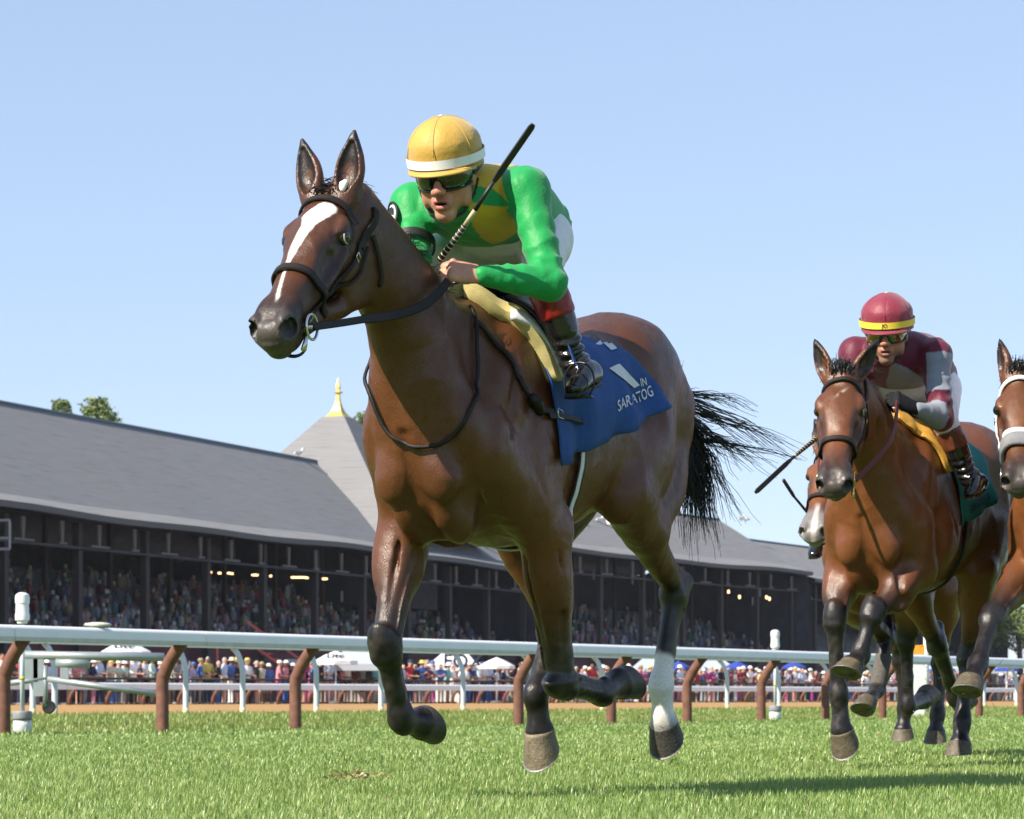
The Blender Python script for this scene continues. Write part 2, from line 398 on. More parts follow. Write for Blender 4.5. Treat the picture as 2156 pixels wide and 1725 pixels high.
tag(grass('grass', 150000, 23.0, 58.0, .035, .085, .0042, ((.17, .25, .04), (.36, .42, .12)), 24, lambda s, x, y, r: (s > .1) & (s < 6.0)), 'longer rough grass on the verge behind the front rail', 'grass')
# worn tuft of dry grass, clods kicked up
r3 = np.random.default_rng(9)
def blades(name, cen, n, spread, hgt, col, label, cat):
    P = np.array(cen) + np.stack([r3.normal(size=n) * spread[0], r3.normal(size=n) * spread[1], r3.random(n) * .01], 1); V = []; Fq = []
    for p in P:
        a = r3.random() * 6.28; d = np.array([math.cos(a), math.sin(a), r3.uniform(.1, .8)]) * hgt * r3.uniform(.5, 1.2); w_ = np.array([-math.sin(a), math.cos(a), 0]) * .002
        o = len(V); V += [p - w_, p + w_, p + d * .6 + w_ + np.array([0, 0, .01]), p + d]; Fq += [(o, o + 1, o + 2), (o, o + 2, o + 3)]
    ob = np_mesh(name, np.array(V), np.array(Fq), M_grass, None, False, colors=np.tile(col, (len(V), 1)) * (1 + .3 * r3.normal(size=(len(V), 1)))); ob['kind'] = 'stuff'
    tag(ob, label, cat); return ob
g0 = at(750, 1652, FPX * CH / (1658 - HY)); blades('dry_tuft', (g0.x, g0.y, .03), 80, (.05, .07, 0), .045, (.33, .31, .11), 'small worn patch of dry straw coloured grass in the turf', 'grass')
# turf kicked up by the hooves
def clods(cen, n, spread, label):
    V = []; F = []; C = []
    for _ in range(n):
        p = np.array(cen) + r3.normal(size=3) * np.array(spread); p[2] = max(p[2], .03)
        if r3.random() < .55:
            d = unit(r3.normal(size=3)) * r3.uniform(.010, .030); w_ = unit(np.cross(d, r3.normal(size=3))) * .0014; o = len(V); V += [p - w_, p + w_, p + d + w_ * .4, p + d - w_ * .4]; F.append((o, o + 1, o + 2, o + 3)); C += [(.06, .10, .02)] * 4
        else:
            s_ = r3.uniform(.002, .006); o = len(V); V += [p + s_ * unit(r3.normal(size=3)) for _q in range(4)]; F += [(o, o + 1, o + 2, o + 2), (o, o + 2, o + 3, o + 3), (o + 1, o + 2, o + 3, o + 3)]; C += [(.03, .028, .018)] * 4
    F = [tuple(dict.fromkeys(f)) for f in F]; me = bpy.data.meshes.new('flying_turf'); me.from_pydata([tuple(v) for v in V], [], F); me.update(); a_ = me.color_attributes.new('col', 'FLOAT_COLOR', 'POINT')
    for i, c in enumerate(C): a_.data[i].color = (*c, 1)
    ob = link_mesh('flying_turf', me, M_grass); ob['kind'] = 'stuff'; tag(ob, label, 'turf')
clods(tuple(at(1385, 1560, 9.8)), 60, (.10, .12, .06), 'grass blades and crumbs flying round the white socked hoof')
clods(tuple(at(1925, 1500, 11.8)), 170, (.30, .35, .16), 'grass blades and crumbs flying among the chasing horses\' hooves')
clods(tuple(at(2090, 1380, 11.6)), 60, (.14, .2, .16), 'grass blades and crumbs flying beside the third horse\'s foreleg')
# ---- rails
M_rail = mat('painted_rail', (.74, .75, .75), rough=.35, var=.05, scale=3, spec=.5)
M_lip = mat('rail_lip', (.50, .49, .42), rough=.5, var=.15, scale=8)
M_post = mat('brown_post', (.155, .068, .045), rough=.8, var=.3, scale=14, bump=.2, bscale=60)
M_wpost = mat('white_post', (.55, .60, .63), rough=.45, var=.08, scale=6)
def profile_bar(mb, a, b, up, out, prof, mi=0):
    a, b = Vector(a), Vector(b); n = len(prof)
    V = [p + Vector(out) * x + Vector(up) * z for p in (a, b) for x, z in prof]
    mb.add(V, [(j, (j + 1) % n, n + (j + 1) % n, n + j) for j in range(n)] + [tuple(range(n - 1, -1, -1)), tuple(range(n, 2 * n))], mi)
OUT = Vector((*(-RN), 0)); UPV = Vector((0, 0, 1))
prof = [(.072 * math.cos(a), .075 + .052 * math.sin(a)) for a in np.linspace(0, math.pi, 9)] + [(-.072, .01), (.072, .01)]
lip = [(.083, .02), (.083, -.016), (.06, -.016), (.06, .004), (-.06, .004), (-.06, -.016), (-.083, -.016), (-.083, .02)]
fr_ = empty('turf_rail', rail_p(0, 0)); tag(fr_, 'white turf course rail on brown bent posts nearest the camera', 'rail', 'racecourse rails')
base = Vector(fr_.location)
zr = .86
post_px = [8, 342, 622, 1092, 1287, 1447, 1603, 1738, 1858, 1968, 2062, 2150]
tj = [rail_t(-260)] + [rail_t(q) for q in (-10, 395, 1180, 1600, 1990)] + [rail_t(2400)]
for i in range(len(tj) - 1):
    mb = MB(); a, b = rail_p(tj[i] + .004, -.16, zr) - base, rail_p(tj[i + 1] - .004, -.16, zr) - base
    profile_bar(mb, a, b, UPV, OUT, prof); ro = mb.build('rail', M_rail, fr_, 'auto')
    mb = MB(); profile_bar(mb, a, b, UPV, OUT, lip); mb.build('rail_lip', M_lip, ro)
for q in post_px:
    t = rail_t(q, 0.10); p = rail_p(t, .10) - base; out = OUT
    pts = [p + Vector((0, 0, -.1)), p + Vector((0, 0, .2)), p + Vector((0, 0, .50)), p + out * .03 + Vector((0, 0, .58)), p + out * .10 + Vector((0, 0, .70)), p + out * .25 + Vector((0, 0, zr + .02))]
    MB().tube(crom(np.array([list(v) for v in pts]), 4).tolist(), .062, 14).build('post', M_post, fr_, True)
MB().lathe([(.03, 0), (.055, .01), (.05, .03), (.02, .04)], rail_p(rail_t(178), -.16, zr + .138) - base, 10, sx=2.4).build('rail_cap', M_lip, fr_, True)
SB = 5.3
fb = empty('dirt_rail', rail_p(0, SB)); tag(fb, 'white inner rail of the dirt track on white bent posts behind the turf verge', 'rail', 'racecourse rails'); base = Vector(fb.location); zb_ = .11
for (p0, p1) in ((-300, 105), (108, 2600)):
    mb = MB(); profile_bar(mb, rail_p(rail_t(p0, SB), SB + .16, zb_ + .87) - base, rail_p(rail_t(p1, SB), SB + .16, zb_ + .87) - base, UPV, OUT, prof); mb.build('rail', M_rail, fb, 'auto')
for q in (-40, 69, 115, 391, 511, 666, 802, 975, 1120, 1268, 1412, 1531, 1640, 1745, 1840, 1920, 1997, 2072, 2140):
    t = rail_t(q, SB); p = rail_p(t, SB) - base; out = -OUT
    pts = [p + Vector((0, 0, -.1)), p + Vector((0, 0, zb_ + .45)), p + out * .01 + Vector((0, 0, zb_ + .62)), p + out * .08 + Vector((0, 0, zb_ + .80)), p + out * .17 + Vector((0, 0, zb_ + .89))]
    pt = MB().tube(crom(np.array([list(v) for v in pts]), 4).tolist(), .037, 12).build('post', M_wpost, fb, True)
    MB().lathe([(.0375, 0), (.0378, .12)], p + Vector((0, 0, zb_ - .03)), 12).build('post_foot', mat('cream_foot', (.62, .56, .34), rough=.6), pt, True)
# timing poles
M_pvc = mat('white_plastic', (.62, .65, .66), rough=.4, var=.06, scale=5); M_pvcg = mat('grey_plastic', (.22, .23, .24), rough=.5, var=.1, scale=20)
for (px, off, sc_, lab) in ((47, .30, 1.0, 'white capped timing pole behind the front rail by the left edge'), (1632, .45, .98, 'white capped timing pole behind the front rail beside the chasing horses')):
    p = rail_p(rail_t(px, off), off, 0); r_ = empty('timing_pole', p); tag(r_, lab, 'pole', 'timing poles')
    MB().lathe([(.085, -.05), (.088, .08), (.082, .135)], n=18).build('foot', M_pvc, r_, True)
    MB().lathe([(.09, .13), (.092, .15), (.092, .20), (.086, .215)], n=18).build('collar', M_pvcg, r_, True)
    MB().lathe([(.022, .2), (.022, 1.04)], n=10).build('shaft', M_wpost, r_, True)
    MB().lathe([(.0235, .50), (.0235, .53)], n=10).build('yellow_ring', mat('yellow_tape', (.6, .5, .05), rough=.5), r_, True)
    MB().lathe([(.047, 1.02), (.05, 1.04), (.066, 1.05), (.068, 1.10), (.062, 1.115), (.060, 1.20), (.066, 1.205), (.068, 1.255), (.062, 1.285), (.035, 1.305), (.001, 1.31)], n=18).build('cap', M_pvc, r_, 'auto')
# swing gate on a little wheel, behind the front rail on the left
M_alu = mat('aluminium', (.33, .37, .38), rough=.4, metal=.4, var=.12, scale=10)
dg = 27.6; gp = lambda x, y_, d=dg: at(x, y_, d)
gt = empty('rail_gate', gp(100, 1495)); gt.location.z = .02; tag(gt, 'grey metal swing gate on a small wheel behind the rail at far left', 'gate'); b0 = Vector(gt.location)
L_ = lambda *p: [q - b0 for q in p]
MB().tube(L_(gp(18, 1379), gp(345, 1384)), .045, 10).build('top_bar', M_alu, gt, True)
MB().tube(L_(gp(118, 1396), gp(188, 1398)), .05, 10).build('sleeve', M_alu, gt, True)
MB().tube(L_(gp(100, 1430), gp(335, 1462)), .032, 10).build('brace', M_alu, gt, True)
MB().tube(L_(gp(10, 1440), gp(100, 1428)), .03, 10).build('brace', M_alu, gt, True)
for (x, y0, y1, w_) in ((60, 1384, 1436, .20), (82, 1382, 1466, .11), (136, 1396, 1436, .085), (213, 1379, 1386, .3), (136, 1379, 1388, .16)):
    a = gp(x, (y0 + y1) / 2); MB().box(a - b0, (w_, .05, (y1 - y0) / FPX * dg)).build('plate', M_alu, gt)
MB().tube(L_(gp(95, 1402), gp(96, 1488)), .028, 8).build('wheel_post', M_alu, gt, True)
MB().lathe([(.015, -.02), (.06, -.025), (.072, 0), (.06, .025), (.015, .02)], gp(103, 1489) - b0, 16, R=Matrix.Rotation(math.pi / 2, 3, 'X')).build('wheel', M_black, gt, 'auto')
# furlong pole and yellow topped box on the right
fp = rail_p(rail_t(1950, 2.2), 2.2, .06); fo = empty('furlong_pole', fp); tag(fo, 'tall slim white furlong pole behind the rail between the chasing horses', 'pole')
MB().lathe([(.05, -.1), (.05, 1.55), (.035, 1.56), (.035, 2.0), (.001, 2.01)], n=12).build('pole', M_pvc, fo, True)
fp = rail_p(rail_t(1932, 1.2), 1.2, .0); bo_ = empty('marker_box', fp); tag(bo_, 'white marker box with an orange top standing behind the rail', 'marker')
MB().box((0, 0, .52), (.20, .2, 1.06)).build('box', M_pvc, bo_)
MB().box((0, 0, 1.13), (.205, .205, .155)).build('top', mat('orange_top', (.75, .30, .02), rough=.5), bo_)
MB().box((0, 0, -.05), (.26, .26, .1)).build('base', M_pvc, bo_)
# ---- outer rail, crowd fence
CA, CB = np.array([-19.8, 103.0]), np.array([34.5, 180.0]); CU = unit(CB - CA); CN = np.array([-CU[1], CU[0]])     # crowd line; away from the track
def crowd_p(t, off=0, z=0): q = CA + CU * t + CN * off; return Vector((q[0], q[1], z))
orl = empty('outer_rail', crowd_p(0, -3.5)); tag(orl, 'white outer rail of the dirt track on small brown posts before the crowd', 'rail', 'racecourse rails'); base = Vector(orl.location)
OUT2 = Vector((*(-CN), 0)); pf2 = [(.10 * math.cos(a), .11 + .10 * math.sin(a)) for a in np.linspace(0, math.pi, 7)] + [(-.10, -.06), (.10, -.06)]
for i in range(-2, 12):
    mb = MB(); profile_bar(mb, crowd_p(i * 10, -3.5, .66) - base, crowd_p(i * 10 + 9.97, -3.5, .66) - base, UPV, OUT2, pf2); mb.build('rail', M_rail, orl, 'auto')
for i in range(-8, 60):
    p = crowd_p(i * 2.05 + .6, -3.1) - base
    MB().tube([p, p + Vector((0, 0, .25)), p + OUT2 * .12 + Vector((0, 0, .45)), p + OUT2 * .35 + Vector((0, 0, .68))], .075, 7).build('post', M_post, orl, True)
fn = empty('crowd_fence', crowd_p(0, -.55)); tag(fn, 'dark crowd fence with a top bar that the spectators lean on', 'fence'); base = Vector(fn.location); M_fence = mat('dark_fence', (.035, .03, .03), rough=.7)
for i in range(-2, 12):
    MB().tube([crowd_p(i * 10, -.55, 1.06) - base, crowd_p(i * 10 + 9.96, -.55, 1.06) - base], .05, 8).build('top_bar', M_fence, fn, True)
for i in range(-12, 92):
    MB().box(crowd_p(i * 1.3, -.55, .52) - base, (.05, .05, 1.04)).build('post', M_fence, fn)
# ------------------------------------------------------------------ grandstand
M_shing = mat('grey_shingles', (.215, .215, .22), rough=.9, var=.30, scale=1.3, spec=.2, bump=.5, bscale=3, stretch=(.35, .35, 7), detail=8, col2=(.18, .182, .19))
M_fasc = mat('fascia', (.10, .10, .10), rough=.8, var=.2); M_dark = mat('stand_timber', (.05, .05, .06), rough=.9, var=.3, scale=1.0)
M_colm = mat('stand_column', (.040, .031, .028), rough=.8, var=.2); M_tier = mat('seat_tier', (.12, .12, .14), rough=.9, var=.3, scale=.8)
M_maroon = mat('maroon_wall', (.085, .02, .022), rough=.8, var=.25, scale=.7); M_brk = mat('bracket_paint', (.13, .12, .11), rough=.7)
M_ridge = mat('ridge_flashing', (.03, .055, .085), rough=.5)
M_lampw = mat('warm_lamp', (.9, .7, .4), emit=(1.0, .62, .28, 2.2)); M_hang = mat('hanging_sign', (.35, .36, .38), rough=.6)
class Sec:
    def __init__(s, e0, e1): s.o = np.array(e0, float); s.u = unit(np.array(e1, float) - s.o); s.b = np.array([-s.u[1], s.u[0]]); s.L = np.linalg.norm(np.array(e1) - s.o)
    def p(s, t, b, z): q = s.o + s.u * t + s.b * b; return Vector((q[0], q[1], z))
def eave_xy(px, py, H): d = FPX * (H - CH) / (HY - py); return ((px - CX) / FPX * d, d)
def stand(name, sec, t0, t1, He, w_, Hr, label, col_t, step=4.0, seed=0):
    root = empty(name, sec.p(0, 0, 0)); tag(root, label, 'grandstand', 'grandstand buildings'); o = Vector(root.location); r = random.Random(seed)
    P = lambda t, b, z: sec.p(t, b, z) - o
    n = max(8, int((t1 - t0) / 2.5)); T = np.linspace(t0, t1, n + 1); sag = lambda t: .06 * math.sin(t * .31 + seed) + .07 * math.sin(t * .13 + 2)
    rows = [(0, lambda t: He + sag(t)), (2.4, lambda t: He + .75 + .6 * sag(t)), (w_, lambda t: Hr)]
    mb = MB(); V = [P(t, b, f(t)) for b, f in rows for t in T] + [P(t, 2 * w_, He) for t in T]; m = n + 1
    mb.add(V, [(i * m + j, i * m + j + 1, (i + 1) * m + j + 1, (i + 1) * m + j) for i in range(3) for j in range(n)]); rf = mb.build('roof', M_shing, root, False)
    mb = MB(); V = [P(t, b, f(t) - dz) for t in T for b, f, dz in ((-.05, rows[0][1], -.02), (-.05, rows[0][1], .32), (.25, rows[0][1], .34))]
    mb.add(V, [(j * 3 + i, (j + 1) * 3 + i, (j + 1) * 3 + i + 1, j * 3 + i + 1) for j in range(n) for i in range(2)]); mb.build('fascia', M_fasc, rf)
    MB().tube([P(t0, w_, Hr), P(t1, w_, Hr)], .16, 6).build('ridge_cap', M_ridge, rf)
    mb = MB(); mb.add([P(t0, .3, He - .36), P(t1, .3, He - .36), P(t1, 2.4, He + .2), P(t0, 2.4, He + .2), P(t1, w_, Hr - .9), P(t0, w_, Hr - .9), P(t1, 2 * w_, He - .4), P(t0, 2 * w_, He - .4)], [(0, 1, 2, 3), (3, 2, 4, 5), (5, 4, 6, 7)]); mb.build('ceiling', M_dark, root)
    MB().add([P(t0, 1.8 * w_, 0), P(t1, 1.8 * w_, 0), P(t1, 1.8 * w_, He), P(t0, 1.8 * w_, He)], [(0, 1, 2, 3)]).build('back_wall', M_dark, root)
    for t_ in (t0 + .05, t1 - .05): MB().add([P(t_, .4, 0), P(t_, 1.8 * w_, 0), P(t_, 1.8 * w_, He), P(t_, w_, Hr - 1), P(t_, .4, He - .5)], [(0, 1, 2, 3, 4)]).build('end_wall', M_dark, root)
    fw = MB().add([P(t0, 2.2, 0), P(t1, 2.2, 0), P(t1, 2.2, 3.6), P(t0, 2.2, 3.6)], [(0, 1, 2, 3)]); fw.build('front_wall', M_maroon, root)
    nt_ = 15
    for i in range(nt_):                                                        # rising rows of seats
        z = 3.6 + i * .34; b = 2.2 + i * .78
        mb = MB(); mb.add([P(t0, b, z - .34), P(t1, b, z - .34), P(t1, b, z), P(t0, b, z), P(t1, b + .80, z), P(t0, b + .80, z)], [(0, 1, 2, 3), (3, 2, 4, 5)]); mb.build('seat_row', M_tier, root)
    t = t0 + (col_t - t0) % 7.6
    while t < t1:
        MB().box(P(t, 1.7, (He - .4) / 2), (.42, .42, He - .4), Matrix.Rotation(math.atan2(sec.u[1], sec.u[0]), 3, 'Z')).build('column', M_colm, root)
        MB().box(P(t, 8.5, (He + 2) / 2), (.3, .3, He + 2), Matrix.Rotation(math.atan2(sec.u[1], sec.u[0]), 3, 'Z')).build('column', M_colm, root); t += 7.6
    t = t0 + 1.2; i = 0
    Rz = Matrix.Rotation(math.atan2(sec.u[1], sec.u[0]), 3, 'Z')
    while t < t1:
        mb = MB(); a = P(t, 1.2, He - .45); hh = 1.25
        mb.add([a + Rz @ Vector(v) for v in ((-.22, 0, 0), (.22, 0, 0), (.10, 0, -hh), (-.10, 0, -hh), (-.22, .12, 0), (.22, .12, 0), (.10, .12, -hh), (-.10, .12, -hh))], [(0, 1, 2, 3), (7, 6, 5, 4), (0, 4, 5, 1), (1, 5, 6, 2), (2, 6, 7, 3), (3, 7, 4, 0)])
        mb.box(P(t, 1.2, He - .45 - hh), (2.0 if i % 2 == 0 else .8, .14, .12), Rz); mb.build('bracket', M_brk, root); t += step; i += 1
    MB().box(P((t0 + t1) / 2, 1.35, He - 1.85), (t1 - t0, .16, .14), Rz).build('tie_beam', M_dark, root)
    return root, P, Rz
E0, E1 = eave_xy(0, 1057, 10.5), eave_xy(800, 1156, 10.5)
s1 = Sec(E0, E1); tA, tB = -45.0, 84.0
st1, P1, Rz1 = stand('grandstand', s1, tA, tB, 10.5, 11.0, 17.9, 'long grandstand with a grey shingle roof left of and behind the leading horse', 3.0, seed=1)
G0, G1 = eave_xy(1188, 1154, 12.25), eave_xy(1702, 1204, 12.25)
s2 = Sec(G0, G1)
st2, P2, Rz2 = stand('grandstand', s2, -1.0, s2.L + 1.0, 12.25, 10.0, 17.6, 'far grandstand wing with gulls on its grey roof, right of the leading horse\'s belly', 9.0, 4.6, seed=2)
s3 = Sec(tuple(s2.p(s2.L + 1.5, 0, 0)[:2]), tuple(s2.p(s2.L + 60, 2, 0)[:2]))
st3, P3, Rz3 = stand('clubhouse', s3, 0, 60, 11.6, 10.0, 16.0, 'farthest stand seen dark between the legs of the chasing horses', 4.0, 4.6, seed=3)
# corner pavilions with pointed roofs
def pavilion(name, c, sec, half, z0, z1, label, finial=True, flare=.9):
    root = empty(name, (c[0], c[1], 0)); tag(root, label, 'tower roof', 'pointed pavilion roofs'); u = Vector((*sec.u, 0)); b = Vector((*sec.b, 0))
    cor = lambda k, z: [(-u * k - b * k) + Vector((0, 0, z)), (u * k - b * k) + Vector((0, 0, z)), (u * k + b * k) + Vector((0, 0, z)), (-u * k + b * k) + Vector((0, 0, z))]
    tk = half * .13; mb = MB(); V = cor(half * 1.30, z0 - .9) + cor(half, z0 + 1.0) + cor(tk, z1)
    mb.add(V, [(i * 4 + j, i * 4 + (j + 1) % 4, (i + 1) * 4 + (j + 1) % 4, (i + 1) * 4 + j) for i in range(2) for j in range(4)] + [(8, 9, 10, 11)]); mb.build('roof', M_shing, root)
    MB().add(cor(half * .8, z0 - 6) + cor(half * .8, z0 - .4), [(j, (j + 1) % 4, 4 + (j + 1) % 4, 4 + j) for j in range(4)]).build('tower_wall', M_dark, root)
    if finial:
        mb = MB(); R = Matrix((u, b, Vector((0, 0, 1)))).transposed(); mb_pr = [(1.28, 0), (1.30, .18), (1.05, .35), (.72, .75), (.45, 1.3), (.27, 1.95), (.20, 2.5), (.17, 2.75), (.42, 2.85), (.46, 2.95), (.20, 3.05), (.16, 3.3), (.26, 3.4), (.24, 3.6), (.12, 4.1), (.02, 4.6)]; mb_pr = [(r_ * .82, z_ * .68) for r_, z_ in mb_pr]
        mb.lathe(mb_pr, (0, 0, z1 - .05), 4, R=R @ Matrix.Rotation(math.pi / 4, 3, 'Z')); mb.build('finial', mat('gold_leaf', (.62, .45, .11), rough=.45, metal=.25, var=.08), root)
    return root
rc = s1.p(0, 11.0, 0); k_ = (712 - CX) / FPX; tt_ = (k_ * rc.y - rc.x) / (s1.u[0] - k_ * s1.u[1]); pc = s1.p(tt_, 11.0, 0)
pavilion('pavilion_roof', (pc.x, pc.y), s1, 7.2, 13.0, CH + (HY - 880) / FPX * pc.y, 'pointed grey pavilion roof with a gold finial above the grandstand')
q2 = s2.p(0, 10.0, 0); k_ = (1856 - CX) / FPX; tt_ = (k_ * q2.y - q2.x) / (s2.u[0] - k_ * s2.u[1]); pc2 = s2.p(tt_, 10.0, 0); pavilion('pavilion_roof', (pc2.x, pc2.y), s2, 7.4, 13.6, 23.5, 'pale hipped roof end just left of the chasing horse\'s muzzle')
# fittings inside the stands
for (px, py, wpx) in ((472, 1207, 26), (488, 1208, 6), (545, 1211, 30), (570, 1213, 5), (628, 1216, 30), (646, 1217, 6), (664, 1218, 10), (684, 1219, 11), (443, 1205, 6), (118, 1165, 9), (380, 1181, 12), (277, 1176, 12), (88, 1162, 6)):
    d_ = 172 + px * .03; q = at(px, py, d_) - Vector(st1.location); MB().box(q, (wpx / FPX * d_, .2, .12)).build('ceiling_lamp', M_lampw if px > 430 else M_brk, st1)
for (px, py) in ((8, 1193), (18, 1190), (187, 1207), (192, 1210), (336, 1222), (342, 1219), (467, 1233), (472, 1231), (604, 1246), (608, 1243), (720, 1256), (1585, 1266), (1600, 1248), (1695, 1262), (1705, 1240), (1250, 1212), (1332, 1222)):
    d_ = 165 + px * .035; host = st1 if px < 900 else st2; q = at(px, py, d_ if px < 900 else 232 + (px - 1200) * .05) - Vector(host.location); MB().box(q, (.16, .1, .75)).build('hanging_sign', M_hang, host)
for (px, py) in ((1534, 1246), (1557, 1257), (1614, 1258), (1620, 1261)):
    q = at(px, py, 246) - Vector(st2.location); MB().box(q, (.18, .1, .30)).build('lamp', M_lampw, st2)
fr0 = at(8, 1125, 139.0) - Vector(st1.location); mb = MB()
for a_, b_ in (((0, 0), (1, 0)), ((1, 0), (1, 1)), ((1, 1), (0, 1)), ((0, .62), (1, .62))): mb.tube([fr0 + Vector((-.7 + a_[0] * 1.0, 0, .72 - a_[1] * 1.5)), fr0 + Vector((-.7 + b_[0] * 1.0, 0, .72 - b_[1] * 1.5))], .07, 6)
mb.build('window_frame', mat('grey_frame', (.35, .35, .36), rough=.6), st1)
# crowd seated in the shade of the stands (one mass)
def seated(name, secs, n, seed, label):
    r = np.random.default_rng(seed); V = []; F = []; C = []
    ring = [(math.cos(a), math.sin(a)) for a in np.linspace(0, 2 * math.pi, 6, endpoint=False)]
    pal = np.array([(.35, .33, .32), (.30, .30, .33), (.10, .14, .28), (.22, .05, .06), (.28, .20, .16), (.05, .06, .10), (.30, .16, .20), (.12, .22, .26), (.34, .30, .18), (.05, .14, .08), (.20, .22, .25)])
    for k in range(n):
        sec, t0, t1, dens = secs[r.integers(len(secs))]
        i = int(r.random() ** 1.5 * 13); z = 3.6 + i * .34; b = 2.6 + i * .78; t = r.uniform(t0, t1)
        if math.sin(t * .5 + i * 1.7) + math.sin(t * .23 + i) < -.9: continue
        p = np.array(sec.p(t, b, z)); c = pal[r.integers(len(pal))] * r.uniform(.6, 1.15); sk = np.array((.30, .17, .12)) * r.uniform(.5, 1.1)
        for (zz, rr) in ((.1, .20), (.35, .24), (.62, .22), (.74, .09)):
            V += [p + np.array((a * rr, q * rr, zz)) for a, q in ring]; C += [c] * 6
        o = len(V) - 24; F += [(o + l * 6 + j, o + l * 6 + (j + 1) % 6, o + (l + 1) * 6 + (j + 1) % 6, o + (l + 1) * 6 + j) for l in range(3) for j in range(6)]
        o = len(V); hc_ = sk if r.random() < .75 else np.array((.5, .5, .5))
        for (zz, rr) in ((.74, .06), (.83, .11), (.94, .10), (1.0, .03)):
            V += [p + np.array((a * rr, q * rr, zz)) for a, q in ring]; C += [hc_ if zz < .9 else (hc_ if hc_[0] > .4 else np.array((.04, .03, .02)))] * 6
        F += [(o + l * 6 + j, o + l * 6 + (j + 1) % 6, o + (l + 1) * 6 + (j + 1) % 6, o + (l + 1) * 6 + j) for l in range(3) for j in range(6)]
    ob = np_mesh(name, np.array(V), np.array(F), mat('crowd_cloth', (.3, .3, .3), rough=.8, attr='col', var=.1), None, True, colors=np.array(C)); ob['kind'] = 'stuff'; tag(ob, label, 'crowd'); return ob
seated('seated_crowd', [(s1, -8, 83, 1), (s1, -8, 60, 1), (s1, -8, 83, 1), (s2, 0, s2.L, 1)], 1500, 5, 'seated crowd in the shade of the grandstand')
# signs on the maroon wall, stairs
for (px, py, w_, h_, m_) in ((225, 1352, 22, 14, M_hang), (100, 1352, 32, 8, M_hang), (150, 1354, 28, 8, M_hang), (420, 1349, 18, 7, M_hang), (655, 1352, 14, 20, M_hang), (617, 1393, 20, 10, M_hang)):
    k = (px - CX) / FPX; q0 = s1.p(0, 2.1, 0); t = (k * q0.y - q0.x) / (s1.u[0] - k * s1.u[1]); q = s1.p(t, 2.1, 0); z = CH + (HY - py) / FPX * q.y
    MB().box(Vector((q.x, q.y, z)) - Vector(st1.location), (w_ / FPX * q.y / .40, .08, h_ / FPX * q.y), Rz1).build('wall_sign', m_, st1)
sr = empty('red_staircase', at(600, 1466, 128)); sr.location.z = 0; tag(sr, 'red metal staircase against the maroon wall of the grandstand', 'staircase'); M_redp = mat('red_paint', (.10, .008, .013), rough=.7)
for i in range(9):
    MB().box((-1.6 + i * .38, 0, 2.9 - i * .26), (.5, 1.2, .07)).build('step', M_redp, sr)
for yy in (-.6, .6): MB().tube([(-1.8, yy, 3.0), (1.6, yy, .6)], .07, 6).build('stringer', M_redp, sr)
for yy in (-.6, .6): MB().tube([(-1.8, yy, 3.9), (1.6, yy, 1.5)], .04, 6).build('handrail', M_redp, sr)
MB().box((-2.6, 0, 2.95), (1.7, 1.3, .1)).build('landing', M_redp, sr)
for xx in (-3.3, -1.9): MB().box((xx, .5, 1.45), (.1, .1, 2.9)).build('leg', M_redp, sr)
# ---- canopies between crowd and stand
M_canvas = mat('white_canvas', (.70, .71, .74), rough=.8, var=.05); M_bluec = mat('blue_canvas', (.02, .05, .30), rough=.8, var=.1); M_ink = mat('navy_ink', (.012, .015, .04), rough=.7); M_greyt = mat('grey_canvas', (.36, .40, .46), rough=.8, var=.06)
def parasol(px, py_top, wpx, d, m, label, text=None):
    top = at(px, py_top, d); r = wpx / FPX * d / 2; root = empty('parasol', (top.x, top.y, 0)); tag(root, label, 'parasol', 'parasols behind the rail crowd'); zt = top.z; h = r * .48
    pts = []; n = 8; mb = MB(); V = [(0, 0, zt)] + [(r * .5 * math.cos(a), r * .5 * math.sin(a), zt - h * .42) for a in np.arange(n) * math.pi / 4] + [(r * math.cos(a), r * math.sin(a), zt - h) for a in np.arange(n) * math.pi / 4] + [(r * math.cos(a + .39) * .93, r * math.sin(a + .39) * .93, zt - h * .97) for a in np.arange(n) * math.pi / 4] + [(r * 1.01 * math.cos(a), r * 1.01 * math.sin(a), zt - h - r * .17) for a in np.arange(n) * math.pi / 4]
    F = [(0, 1 + j, 1 + (j + 1) % n) for j in range(n)] + [(1 + j, 9 + j, 17 + j, 9 + (j + 1) % n, 1 + (j + 1) % n) for j in range(n)] + [(9 + j, 25 + j, 25 + (j + 1) % n, 9 + (j + 1) % n, 17 + j) for j in range(n)]
    mb.add(V, F); cn = mb.build('canopy', m, root); MB().lathe([(.03, 0), (.03, zt)], n=8).build('pole', M_pvc, root, True)
    MB().lathe([(.35, 0), (.35, .1), (.06, .14)], n=12).build('base', M_fasc, root, True)
    if text:
        me = text_mesh(text, r * .62, .012); nrm = Vector((0, -1, 0))
        for v in me.vertices:
            x, y_ = v.co.x, v.co.y; f = .62 - y_ / r * .9; rr = r * f; a = -math.pi / 2 + x / max(rr, .2) * .9
            v.co = Vector((rr * math.cos(a) * 1.02, rr * math.sin(a) * 1.02, zt - h * f + .06))
        link_mesh('lettering', me, M_ink, cn)
    return root
parasol(265, 1347, 106, 112, M_canvas, 'white parasol with dark script lettering, leftmost of the white ones', 'Lite')
parasol(707, 1370, 92, 118, M_canvas, 'white parasol beside the grey tent left of the leading horse\'s knee', 'Lite')
parasol(1046, 1384, 76, 128, M_canvas, 'white parasol seen between the leading horse\'s forelegs')
for px, lab in ((1428, 'blue parasol just right of the white hind sock'), (1552, 'blue parasol left of the second timing pole'), (1672, 'blue parasol right of the second timing pole'), (1985, 'blue parasol behind the furlong pole'), (2120, 'blue parasol nearest the right edge')):
    parasol(px, 1392 if px < 1900 else 1397, 52, 150 + (px - 1400) * .03, M_bluec, lab)
